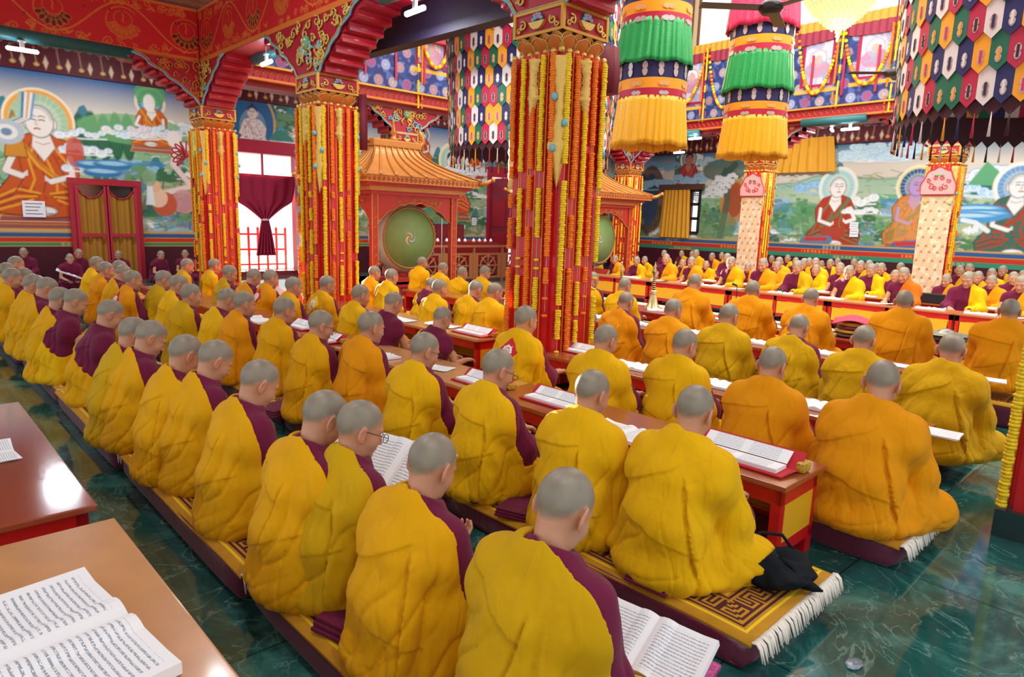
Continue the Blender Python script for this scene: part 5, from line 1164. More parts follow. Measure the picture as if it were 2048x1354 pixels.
for i, (a, b) in enumerate([(.6, 2.6), (2.63, 4.6), (4.63, 6.85), (6.9, 9.4)]): low_table(8.50, a, b, f'low red bench table, {ORD[i]} from the front beside the fifth row', 'tables of the fifth row', H=.40, Wd=.62, top=mat('bench_top', '9a3a30', rough=.3))
for i in range(5): low_table(12.02, 1.2 + i * 1.96, 3.12 + i * 1.96, f'red table with yellow front panels, {ORD[i]} from the right edge along the open middle', 'yellow-panelled tables across the middle', H=.50, world=True, front=True, top=mat('altar_top', 'b0683c', rough=.3))
for r, X in enumerate([13.88, 15.34]):
    for i in range(4 + r): low_table(X, 1.6 + i * 2.1, 3.68 + i * 2.1, f'low red table, {ORD[i]} from the right edge before {["the second", "the third", "the fourth"][r]} row across the hall', 'tables between the rows across the hall', H=.44, world=True, front=True, Wd=.34)
# two tables at the left front
low_table(.13, -.6, 2.86, 'light wooden table with the large open book, nearest at lower left', None, H=.48, Wd=.44, top=WOOD)
low_table(.13, 3.10, 5.05, 'glossy red-brown table at the left edge behind the light wooden one', None, H=.48, Wd=.42, top=mat('glossy_redbrown', '9a4a30', rough=.12, coat=.8, var=.1, vscale=2))
# ------------------------------------------------------------------ books and papers
def paper_mat():
    m = mat('printed_paper', 'f4f4f4', rough=.8); n = m.node_tree.nodes; l = m.node_tree.links; b = n['Principled BSDF']; tc = n.new('ShaderNodeTexCoord')
    sp = n.new('ShaderNodeSeparateXYZ'); l.new(tc.outputs['Object'], sp.inputs[0])
    def mth(op, a, b_=None, c_=None):
        q = n.new('ShaderNodeMath'); q.operation = op
        for i, v in enumerate((a, b_, c_)):
            if v is None: continue
            if isinstance(v, (int, float)): q.inputs[i].default_value = v
            else: l.new(v, q.inputs[i])
        return q.outputs[0]
    fx = mth('FRACT', mth('MULTIPLY', sp.outputs[0], 84)); ln = mth('MULTIPLY', mth('GREATER_THAN', fx, .35), mth('LESS_THAN', fx, .72))
    ns = n.new('ShaderNodeTexNoise'); ns.inputs['Scale'].default_value = 1; ns.inputs['Detail'].default_value = 2; mp = n.new('ShaderNodeMapping'); mp.inputs['Scale'].default_value = (260, 330, 1); l.new(tc.outputs['Object'], mp.inputs['Vector']); l.new(mp.outputs['Vector'], ns.inputs['Vector'])
    ink = mth('MULTIPLY', ln, mth('GREATER_THAN', ns.outputs['Fac'], .46))
    ay = mth('ABSOLUTE', sp.outputs[1]); ax = mth('ABSOLUTE', sp.outputs[0])
    ink = mth('MULTIPLY', ink, mth('MULTIPLY', mth('GREATER_THAN', ay, .022), mth('LESS_THAN', ay, .185))); ink = mth('MULTIPLY', ink, mth('LESS_THAN', ax, .088))
    mx = n.new('ShaderNodeMix'); mx.data_type = 'RGBA'; l.new(ink, mx.inputs[0]); mx.inputs[6].default_value = (*lin('f2f4f6'), 1); mx.inputs[7].default_value = (*lin('98a4b2'), 1); l.new(mx.outputs[2], b.inputs['Base Color']); return m
PAPER = paper_mat(); TRAYR = mat('red_cloth', 'c01828', rough=.75, bump=.2, bscale=40); WHITE = mat('paper_edge', 'eceef2', rough=.8)
def book_open_mesh(hw=.105, hl=.205, seed=0, curl=.02):
    "an open spread; spine along x at y=0, pages spread along y; text lines run along y"
    m = MB(); n = 12
    for s in (-1, 1):
        V = []; F = []
        for i in range(n + 1):
            t = i / n; y = s * hl * t; z = .016 + .014 * math.sin(min(1, t * 3) * PI * .9) * (1 - t * .5) + curl * max(0, t - .75) * (2 if s > 0 else .6)
            for x in (-hw, hw): V.append((x, y, z))
            for x in (-hw, hw): V.append((x * 1.0, y, .001))
        for i in range(n):
            a = i * 4; b = a + 4; F += [(a, a + 1, b + 1, b), (a + 2, b + 2, b + 3, a + 3), (a, b, b + 2, a + 2), (a + 1, a + 3, b + 3, b + 1)]
        a = n * 4; F.append((a, a + 1, a + 3, a + 2)); m.add(V, F, PAPER, False)
    return m.mesh('open_book')
def sheet_mesh(hw=.09, hl=.2, seed=0):
    m = MB()
    rg = random.Random(seed)
    for k in range(3):
        a = rg.uniform(-.12, .12); st = len(m.v); n = 8; V = []; F = []
        for i in range(n + 1):
            y = -hl + 2 * hl * i / n; z = .002 + k * .003 + .02 * (i / n) ** 4 * rg.uniform(.3, 1.2)
            for x in (-hw, hw): V.append((x, y, z))
            for x in (-hw, hw): V.append((x, y, z - .0015))
        for i in range(n): q = i * 4; b = q + 4; F += [(q, q + 1, b + 1, b), (q + 2, b + 2, b + 3, q + 3), (q, b, b + 2, q + 2), (q + 1, q + 3, b + 3, b + 1)]
        m.add(V, F, PAPER); m.xf(Matrix.Rotation(a, 4, 'Z'), st)
    return m.mesh('loose_sheets')
BOOKM = [book_open_mesh(), book_open_mesh(curl=.05), sheet_mesh(), sheet_mesh(seed=4)]
def paper_on(px, py, z, kind, label, rz=0, s=1., group=None, name=None):
    o = link(name or ('open_book' if kind < 2 else 'loose_sheets'), BOOKM[kind], None, tuple(onz(px, py, z + .003)), (0, 0, DR + rz), s); tag(o, label, 'book' if kind < 2 else 'papers', group); return o
def on_line(px, py, xc, world=False):
    "where the sight line over a table's middle line meets it"
    r = ray(px, py); k = r[1] / r[0]; x = xc if world else xc / (1 + .04 * k); return np.array([x, k * x])
def paper_line(px, py, xc, z, kind, label, rz=0, s=1., group=None, world=False):
    q = on_line(px, py, xc, world); o = link('open_book' if kind < 2 else 'loose_sheets', BOOKM[kind], None, (q[0], q[1], z + .002), (0, 0, DR + rz), s); tag(o, label, 'book' if kind < 2 else 'papers', group)
def text_tray(px, py, z, label, rz=0, s=1.):
    "long loose-leaf text propped in a red cloth wrapper"
    p = onz(px, py, z + .003); t = thing('scripture_wrapper', label, 'book', tuple(p), DR + rz); t.scale = (s,) * 3
    m = MB(); m.box(-.11, .10, -.28, .28, 0, .012, TRAYR, .005)
    m.add([(.04, -.29, .01), (.04, .29, .01), (.135, .30, .085), (.135, -.30, .085), (.048, -.29, .006), (.048, .29, .006), (.145, .30, .08), (.145, -.30, .08)], [(0, 1, 2, 3), (4, 7, 6, 5), (0, 3, 7, 4), (1, 5, 6, 2), (3, 2, 6, 7), (0, 4, 5, 1)], TRAYR)
    m.add([(-.10, -.28, .01), (.04, -.28, .01), (.135, -.295, .08), (.06, -.31, .02)], [(0, 1, 2, 3)], TRAYR); m.build('cloth_wrapper', None, t)
    g = MB(); g.box(.05, .14, -.325, -.28, .0, .05, mat('gold_brocade', 'c09a28', rough=.5, var=.5, vscale=60), .015); g.build('brocade_flap', None, t)
    pg = MB(); pg.box(-.085, .035, -.24, .24, .012, .03, WHITE); pg.build('loose_leaves', None, t)
    a = MB(); a.add([(-.088, -.24, 0), (-.088, .24, 0), (.0, .24, 0), (.0, -.24, 0)], [(0, 1, 2, 3)], PAPER); o = a.build('upper_leaf', None, t); o.rotation_euler = (0, -.62, 0); o.location = (.112, 0, .084)
    a = MB(); a.add([(-.05, -.24, 0), (-.05, .24, 0), (.05, .24, 0), (.05, -.24, 0)], [(0, 1, 2, 3)], PAPER); o = a.build('lower_leaf', None, t); o.location = (-.03, 0, .0315)
    return t
paper_on(120, 1300, .48, 0, 'large open book of printed lines on the light wooden table, lower left', .12, 1.7)
paper_on(-8, 908, .48, 2, 'white sheet at the left edge of the glossy red-brown table', 0, .8)
text_tray(1478, 918, .48, 'red cloth wrapper holding a long printed text, nearest table of the second row')
paper_on(1252, 872, .48, 0, 'open book hanging over the table edge between first and second people of the second row', 0, 1.15)
text_tray(1105, 806, .48, 'red cloth wrapper with text before the second person of the second row', 0, .85); text_tray(960, 768, .48, 'red cloth wrapper with text before the third person of the second row', 0, .85)
paper_on(865, 735, .48, 2, 'white sheets on the light table by the fourth person of the second row', .3, .9); paper_on(768, 713, .48, 1, 'open white book at the far end of the light table', 0, .75)
text_tray(645, 680, .48, 'red wrapper with text and orange cloth before the sixth person of the second row', 0, .9); text_tray(598, 655, .48, 'red wrapper with bright text behind the seventh person of the second row', 0, .85); paper_on(520, 643, .48, 1, 'white open book lit by the doorway, second row table', 0, 1)
text_tray(1150, 703, .48, 'red cloth covered text stand at the foot of the large central pillar', 0, .85)
for i, (px, py) in enumerate([(1270, 747), (1425, 777), (1628, 815), (1842, 868)]): paper_line(px, py, 4.69, .48, [0, 1, 0, 3][i], f'white {"open book" if i < 3 else "sheet"} {ORD[i]} from the large central pillar along the third row table', [.05, 0, .04, .1][i], 1.05, 'papers on the third row table')
text_tray(945, 668, .48, 'red wrapper with text and blue brocade on the light table left of the central pillar', 0, .9); paper_on(885, 652, .48, 2, 'white sheets on the light table left of the central pillar', .2, 1); paper_on(803, 640, .48, 3, 'white sheets beside the bare-armed person with the red patch', .1, 1)
for i, (px, py) in enumerate([(1953, 775), (1783, 745), (1633, 714), (1505, 695), (1385, 678), (1300, 662), (1188, 645)]): paper_line(px, py, 6.83, .48, [3, 3, 0, 0, 1, 0, 1][i], f'white {"sheet" if i < 2 else "open book"} {ORD[i]} from the right on the fourth row table', [.2, .15, 0, .05, 0, 0, .1][i], 1.0, 'papers on the fourth row table')
for i, (px, py) in enumerate([(1567, 648), (1440, 625), (1320, 640)]): paper_line(px, py, 8.75, .40, [2, 3, 0][i], f'white papers {ORD[i]} from the right on the fifth row bench', .3 * i, 1.0, 'papers on the fifth row bench')
for i, px in enumerate([1262, 1320, 1385, 1425, 1480, 1560, 1660, 1760, 1860, 1960, 2035]):
    yy = 553 + (px - 1250) * .1105 + 3; paper_line(px, yy, 12.22, .50, [0, 2, 1][i % 3], f'white {"papers" if i % 3 == 1 else "open book"} {ORD[i]} from left on the yellow-panelled tables', PI + .1 * math.sin(i), 1.0, 'books on the yellow-panelled tables', True)
for i, (px, py, X) in enumerate([(1415, 552, 14.05), (1480, 556, 14.05), (1640, 560, 14.05), (1735, 566, 14.05), (1990, 590, 14.05)]): paper_line(px, py, 14.05, .44, 0, f'white open book {ORD[i]} from left on the second table line across the hall', PI, .9, 'books on the second table line across the hall', True)
# books held in the leftmost row
def held_book(i, p, rx, rz, label, s=1.): o = link('open_book', BOOKM[1], None, p, (rx, 0, rz), s); tag(o, label, 'book'); return o
q_ = onz(800, 935, .50); held_book(0, tuple(q_), -.0, -.15 + DR, 'large white open book held up beside the second person of the leftmost row', 1.35).rotation_euler = (0, -.75, .25)
q_ = onz(745, 950, .40); held_book(0, tuple(q_), 0, 0, 'white open book in the lap of the glasses wearer, leftmost row', .9).rotation_euler = (0, -.5, .1)
q_ = onz(1292, 1290, .36); held_book(0, tuple(q_), 0, 0, 'white open book in the hand of the front person of the leftmost row', 1.0).rotation_euler = (0, -.45, .15)
q_ = onz(932, 1150, .34); held_book(0, tuple(q_), 0, 0, 'white book in the lap of the second person of the leftmost row', .8).rotation_euler = (0, -.35, .1)
q_ = onz(690, 845 + 40, .36); held_book(0, tuple(q_), 0, 0, 'white book in the lap of the fourth person of the leftmost row', .8).rotation_euler = (0, -.35, .1)
for i, (px, py) in enumerate([(130, 572), (55, 560)]): q_ = ony(px + (16 if i == 0 else 20), py, 16.6); o = held_book(0, (q_[0], q_[1], .28), 0, 0, ['white open book on the knees of a person in maroon at the far wall', 'white open book held by the glasses wearer in maroon at far left wall'][i], 1.4); o.rotation_euler = (.4, 0, PI / 2)
t = thing('brocade_book_cloth', 'pink and gold brocade cloth on the floor under the lowest open book', 'cloth', tuple(onz(1330, 1335, .16)), .2); MB().box(-.12, .12, -.16, .16, 0, .02, mat('pink_brocade', 'b8408a', rough=.5, var=.6, vscale=70), .008).build('cloth_fold', None, t)
# ------------------------------------------------------------------ hangings in the nave
def proj_px(p):
    c = RC.T @ (np.array(p) - [0, 0, EYE]); return (1024 + F_PX * c[0] / -c[2], 677 - F_PX * c[1] / -c[2])
def zpt(px, py, x, y):
    r = ray(px, py); t = (x * r[0] + y * r[1]) / (r[0] ** 2 + r[1] ** 2); return EYE + t * r[2]
CG = {'green': ('18a050', .35), 'yellow': ('f2b614', .36), 'pink': ('d8285c', .4), 'navy': ('1c1c5c', .6), 'orange': ('f8a818', .5), 'red': ('c01a44', .5), 'white': ('e8e0dc', .6), 'maroon': ('400c1c', .7), 'dgreen': ('0f6a4c', .5), 'blue': ('1c1e5e', .5)}
def cloth(n):
    h, r = CG[n]; return mat('cloth_' + n, h, rough=r, sheen=.1, bump=.35 if n in ('green', 'yellow', 'pink') else .1, bscale=55)
SILV = mat('silver_embroidery', 'c8b8b8', rough=.4, metal=.3)
def vajra(m, x, z, y, s, mt, horiz=False):
    pts = []
    for k in range(24):
        t = k / 24 * 2 * PI; r = .30 + .70 * abs(math.sin(t)) ** 1.5; a = (s * .62 * math.cos(t) * (.30 + .70 * abs(math.sin(t)) ** .7 + .0), s * r * math.sin(t))
        pts.append(a if not horiz else (a[1], a[0]))
    m.add([(x + p[0], y, z + p[1]) for p in pts] + [(x, y, z)], [(k, (k + 1) % 24, 24) for k in range(24)], mt)
def victory_banner(px, D, tiers, label, r0=.40):
    r = ray(px, 200); x, y = r[0] * D, r[1] * D; ztop = zpt(px, tiers[0][1], x, y); zs = [(c, zpt(px, a, x, y), zpt(px, b, x, y), k) for c, a, b, k in tiers]
    t = thing('victory_banner', label, 'banner', (x, y, zs[-1][2])); zb = zs[-1][2]; face = math.atan2(-y, -x)
    for c, za, zc, kind in zs:
        m = MB(); za -= zb; zc -= zb
        if kind == 'skirt':
            n = 240; prof = []; V = []; F = []; q = 9
            for i in range(q + 1):
                u = i / q
                for k in range(n):
                    a = 2 * PI * k / n; rr = r0 + .004 + .045 * u ** 1.1; pl = (.004 + .010 * u) * (math.sin(a * 34 + math.sin(a * 3) * 2 + u * .6) + .5 * math.sin(a * 57 + 1.3 + u * 2)) ; rr += pl
                    V.append((rr * math.cos(a), rr * math.sin(a), za + (zc - za) * u + .012 * math.sin(a * 9) * u))
            for i in range(q):
                for k in range(n): F.append((i * n + k, i * n + (k + 1) % n, (i + 1) * n + (k + 1) % n, (i + 1) * n + k))
            m.add(V, F, cloth(c), True); o = m.build('pleated_skirt', None, t)
            md = o.modifiers.new('thick', 'SOLIDIFY'); md.thickness = .006
        else:
            m.lathe([(r0 - .02, zc + .0), (r0, zc), (r0 + .006, za), (r0 - .01, za)], 72, cloth(c), wob=lambda a, z: 1 + .006 * math.sin(a * 7), smooth=False); m.build('cloth_band', None, t)
            if c in ('navy', 'red', 'orange'):
                e = MB(); k_ = 14 if c == 'navy' else 8
                for k in range(k_):
                    st = len(e.v); vajra(e, 0, (za + zc) / 2, 0, abs(za - zc) * (.38 if c == 'navy' else .5 * 1.1), SILV if c != 'orange' else mat('faded_embroidery', 'e0a868', rough=.5), c != 'navy')
                    e.xf(Matrix.Rotation(2 * PI * k / k_ + .2, 4, 'Z') @ Matrix.Translation((0, r0 + .012, 0)), st)
                e.build('silver_motif', None, t)
    w = MB(); w.tube([(0, 0, zs[0][1] - zb), (0, 0, 9.3 - zb)], .008, 6, mat('steel_wire', '909090', metal=.8, rough=.3)); w.lathe([(r0 - .02, zs[0][1] - zb - .02), (r0 - .02, zs[0][1] - zb)], 24, cloth('red')); w.build('hanging_wire', None, t)
    return x, y
victory_banner(1303, 8.0, [('pink', -170, -60, 'skirt'), ('navy', -62, 22, 'band'), ('orange', 20, 45, 'band'), ('red', 43, 68, 'band'), ('green', 52, 138, 'skirt'), ('navy', 132, 170, 'band'), ('orange', 168, 190, 'band'), ('red', 188, 207, 'band'), ('yellow', 202, 296, 'skirt')], 'pleated cylinder banner, left of the two, with a dark green tier over a yellow tier')
victory_banner(1513, 8.6, [('pink', -40, 65, 'skirt'), ('navy', 52, 86, 'band'), ('orange', 84, 103, 'band'), ('red', 101, 122, 'band'), ('green', 112, 188, 'skirt'), ('navy', 184, 214, 'band'), ('orange', 212, 229, 'band'), ('red', 227, 243, 'band'), ('yellow', 238, 316, 'skirt')], 'pleated cylinder banner, right of the two, pink tier above bright green and yellow', .385)
def canopy(px, D, R, pyb, label, z1, fw=.125, fh=.25):
    r = ray(px, 200); x, y = r[0] * D, r[1] * D; t = thing('patchwork_canopy', label, 'canopy', (x, y, 0))
    rf = ray(px, pyb); hx = math.hypot(x, y) - R * .8; zb = EYE + rf[2] * hx / math.hypot(rf[0], rf[1])
    n = int(2 * PI * R / fw); fw = 2 * PI * R / n; seq = ['white', 'blue', 'orange', 'dgreen', 'red']; rows = int((z1 - zb) / fh) + 1
    fm = {}
    for ci, c in enumerate(seq):
        m = MB(); w = fw * .5; pts = [(-w, fh * 1.4), (w, fh * 1.4), (w, fw * .5), (0, 0), (-w, fw * .5)]
        m.add([(u, .0, z) for u, z in pts] + [(u, -.006, z) for u, z in pts], [(0, 1, 2, 3, 4), (5, 9, 8, 7, 6)] + [(q_, q_ + 5, (q_ + 1) % 5 + 5, (q_ + 1) % 5) for q_ in range(5)], cloth(c))
        mt = SILV if c != 'white' else mat('brown_embroidery', 'b89880', rough=.5); vajra(m, 0, fh * .5, .003, fh * .24, mt)
        m.box(-.009, .009, .002, .008, fh * .32, fh * .70, cloth(['navy', 'white', 'pink', 'orange', 'maroon'][ci])); fm[c] = m
    meshes = {c: fm[c].mesh('flag_' + c) for c in seq}
    cells = []; back = math.atan2(-y, -x)
    for j in range(rows):
        for i in range(n):
            a = 2 * PI * (i + .5 * (j % 2)) / n; da = (a - back + PI) % (2 * PI) - PI; zc = zb + j * fh
            inv = proj_px((x + R * math.cos(a), y + R * math.sin(a), zc + .1)); vis = abs(da) < 1.35 and -20 < inv[0] < 2068 and inv[1] > -20
            c = seq[(i + (j + 1) // 2 + 2 * j) % 5] if (i // 7) % 2 == 0 else seq[(-i + 2 * j + 30) % 5]; cells.append((0 if vis else 1, abs(da), j, a, zc, c))
    cells.sort(key=lambda q: (q[0], q[1])); rest = MB()
    for k, (_, _, j, a, zc, c) in enumerate(cells):
        Mx = Matrix.Translation(((R + .012 * j) * math.cos(a), (R + .012 * j) * math.sin(a), zc)) @ Matrix.Rotation(a - PI / 2, 4, 'Z')
        if k < 100: o = link('flag', meshes[c], t); o.matrix_local = Mx
        else:
            src = fm[c]
            st = len(rest.v)
            rest.v += [v.copy() for v in src.v]; off = rest.n; mi = [rest.mi(q) for q in src.mats]
            rest.f += [tuple(q + off for q in f) for f in src.f]; rest.m += [mi[q] for q in src.m]; rest.sm += src.sm; rest.n += src.n; rest.xf(Mx, st)
    o = rest.build('flag', None, t); o['kind'] = 'stuff'
    lin_ = MB(); ts = []; V = []
    for i in range(n * 2 + 1):
        a = PI * i / n
        for z in (zb + .22, zb - (.02 if i % 2 == 0 else .09)): V.append(((R - .02) * math.cos(a), (R - .02) * math.sin(a), z))
    lin_.add(V, [(2 * i, 2 * i + 1, 2 * i + 3, 2 * i + 2) for i in range(n * 2)], cloth('maroon')); lin_.build('maroon_lining', None, t)
    tm = []
    for c in ['white', 'maroon', 'orange', 'navy', 'red']: m = MB(); m.tube([(0, 0, 0), (0, 0, -.08), (0, 0, -.19)], [.003, .007, .013], 6, cloth(c)); tm.append(m.mesh('tassel'))
    for i in range(n): a = 2 * PI * (i + .5) / n; o = link('tassel', tm[i % 5], t); o.location = ((R - .02) * math.cos(a), (R - .02) * math.sin(a), zb - .05)
    w = MB(); w.lathe([(R - .03, z1 + .12), (R + .05, z1 + .1), (R + .05, z1 + .16)], 40, cloth('maroon'))
    for k in range(4): w.tube([(R * math.cos(k * PI / 2), R * math.sin(k * PI / 2), z1 + .1), (0, 0, 9.3)], .008, 5, MATS['steel_wire'])
    w.build('top_ring', None, t)
canopy(1062, 10.3, 1.25, 293, 'round canopy of chevron flags hanging behind the large central pillar', 6.2)
canopy(2120, 5.9, 1.28, 208, 'round canopy of chevron flags cut off by the upper right corner', 4.6)
def chandelier(px, D, pyb, label, R=.62):
    r = ray(px, 100); x, y = r[0] * D, r[1] * D; zb = zpt(px, pyb, x, y); t = thing('crystal_chandelier', label, 'chandelier', (x, y, zb))
    cr = mat('crystal_beads', 'ffe8b8', rough=.12, emit='ffc060', estr=.45); bs = mat('brass', 'c89a48', rough=.3, metal=.8)
    m = MB(); H = .62
    for k in range(17):
        u = k / 16; z = .10 + H * u; rr = R * (.06 + .94 * math.sin(u * PI / 2) ** .85); nb = max(8, int(rr * 95))
        for j in range(nb): a = 2 * PI * j / nb; m.ball((rr * math.cos(a), rr * math.sin(a), z), (.016, .016, .019), cr, 5, 3)
    m.lathe([(R * (.04 + .90 * math.sin(k / 12 * PI / 2) ** .85), .11 + H * k / 12) for k in range(13)], 40, mat('chandelier_glow', 'ffe4b8', rough=.3, emit='ffc880', estr=.25)); m.build('bead_strands', None, t)
    g = MB(); g.ball((0, 0, .05), .03, cr); g.ball((0, 0, .0), (.018, .018, .03), mat('crystal_drop', 'f0f4ff', rough=.05, spec=.8))
    for k in range(18): a = 2 * PI * k / 18; g.ball((1.08 * R * math.cos(a), 1.08 * R * math.sin(a), .58), (.018, .018, .03), MATS['crystal_drop'], 6, 4)
    g.build('crystal_drop', None, t)
    f = MB(); f.lathe([(R * .98, .72), (R, .74), (R, .76), (R * .6, .95), (.05, 1.1), (.03, 1.2)], 32, bs); f.tube([(0, 0, 1.1), (0, 0, 9.3 - zb)], .012, 6, bs); f.build('brass_frame', None, t)
    L = bpy.data.lights.new('chandelier_bulbs', 'POINT'); L.energy = 60; L.color = (1, .72, .4); L.shadow_soft_size = .3; lo = bpy.data.objects.new('chandelier_bulbs', L); COL.objects.link(lo); lo.parent = t; lo.location = (0, 0, -.15)
chandelier(1672, 9.0, 80, 'large lit crystal chandelier above the middle of the hall', .50)
chandelier(1222, 11.5, 92, 'crystal chandelier half hidden behind the left cylinder banner', .50)
def fan(px, py, D, label, rot):
    r = ray(px, py); p = np.array([0, 0, EYE]) + r * D / math.hypot(r[0], r[1]); t = thing('ceiling_fan', label, 'fan', tuple(p)); bl = mat('fan_dark', '2a2420', rough=.4)
    m = MB(); m.lathe([(.0, -.06), (.07, -.06), (.105, -.02), (.10, .02), (.06, .05), (.02, .06), (.015, .12)], 20, bl); m.build('motor_housing', None, t)
    MB().tube([(0, 0, .1), (0, 0, 9.3 - p[2])], .012, 6, mat('fan_rod', '8a3a40')).build('down_rod', None, t)
    for k in range(3):
        a = rot + k * 2 * PI / 3; b = MB(); b.box(.09, .62, -.055, .055, -.012, -.004, bl, .003); b.xf(Matrix.Rotation(a, 4, 'Z') @ Matrix.Rotation(.12, 4, 'X')); b.build('fan_blade', None, t)
fan(1542, 14, 6.6, 'dark ceiling fan in front of the pink cylinder banner tier', .35)
fan(1781, 145, 12.5, 'small ceiling fan before the scroll paintings at right', .2)
# ------------------------------------------------------------------ tube lamps on teal rolls under the beams
TUBE = mat('lit_tube', 'f4faff', emit='eaf4ff', estr=14)
def roll(a, b, r, name): MB().tube([a, b], r, 14, TEAL).build(name)['kind'] = 'structure'
bx = lambda y: 4.88 - .04 * y
roll((-3, P3c[1] - .22, 4.30), (3.0, P3c[1] - .22, 4.30), .10, 'trim_roll_cross')
roll((bx(7.5) - .15, 7.5, 4.30), (bx(6.3) - .15, 6.3, 4.30), .10, 'trim_roll_nave')
roll((bx(12.0) + .2, 12.0, 4.30), (bx(10.8) + .2, 10.8, 4.30), .10, 'trim_roll_nave_far')
roll((16.5, 6.6, 4.28), (16.5, 8.1, 4.28), .10, 'trim_roll_right'); roll((16.5, 11, 4.28), (16.5, 12.6, 4.28), .10, 'trim_roll_right_far')
def lamp(p, ang, label, power=26, L=.42, rod=0):
    t = thing('tube_lamp', label, 'lamp', tuple(p), ang, None); m = MB(); m.tube([(-L / 2, 0, 0), (-L / 2 + .02, 0, 0), (L / 2 - .02, 0, 0), (L / 2, 0, 0)], [.012, .032, .032, .012], 12, TUBE); m.build('lit_tube', None, t)
    b = MB(); b.box(-.03, .03, -.02, .02, .03, .12, mat('lamp_white', 'e0e0e0')); b.box(-.05, .05, -.03, .03, .12, .14, MATS['lamp_white']); b.box(-.008, .008, -.008, .008, .12, .14 + rod, MATS['lamp_white']); b.build('lamp_bracket', None, t)
    d = bpy.data.lights.new('tube_glow', 'AREA'); d.shape = 'RECTANGLE'; d.size = L; d.size_y = .08; d.energy = power; d.color = (.9, .96, 1); o = bpy.data.objects.new('tube_glow', d); COL.objects.link(o); o.parent = t; o.location = (0, 0, -.045)
lamp(ony(45, 100, P3c[1] - .3), 0, 'lit white tube lamp under the painted beam at upper left')
lamp(onx(533, 126, bx(11.2)), PI / 2, 'lit white tube lamp between the two left pillars', rod=.25)
lamp(onx(830, 22, bx(6.9) + .1), PI / 2, 'lit white tube lamp under the beam left of the large central pillar', 30)
lamp(onx(1390, 277, 16.4), PI / 2, 'lit tube lamp under the right gallery, upper of the pair beside the left cylinder banner'); lamp(onx(1358, 305, 18.5), PI / 2, 'lit tube lamp near the mural above the curtained window', rod=1.3)
lamp(onx(1700, 258, 16.5), PI / 2, 'lit tube lamp under the right gallery, right one of the close pair'); lamp(onx(1664, 260, 17.5), .3, 'lit tube lamp under the right gallery, slanted left one of the pair', rod=.4)
for i, xx in enumerate([.5, 3.6, 9.5, 13.5]): lamp((xx, 16.2, 5.45), 0, f'lit tube lamp on the far aisle ceiling out of view, {ORD[i]} from the left', 75, rod=.05)
for i, yy in enumerate([2.5, 6.0, 10.5]): lamp((19.2, yy, 5.2), PI / 2, f'lit tube lamp over the right aisle out of view, {ORD[i]} from the right edge', 75, rod=.3)
# more of the same lamps over the aisle behind the photographer
for i, p in enumerate([(1.2, 3.5, 5.35), (1.2, .2, 5.35), (3.2, -1.2, 5.35), (2.4, 8.2, 5.35)]): lamp(p, PI / 2, f'lit tube lamp on the aisle ceiling out of view, {ORD[i]} from the middle', 34, rod=.1)
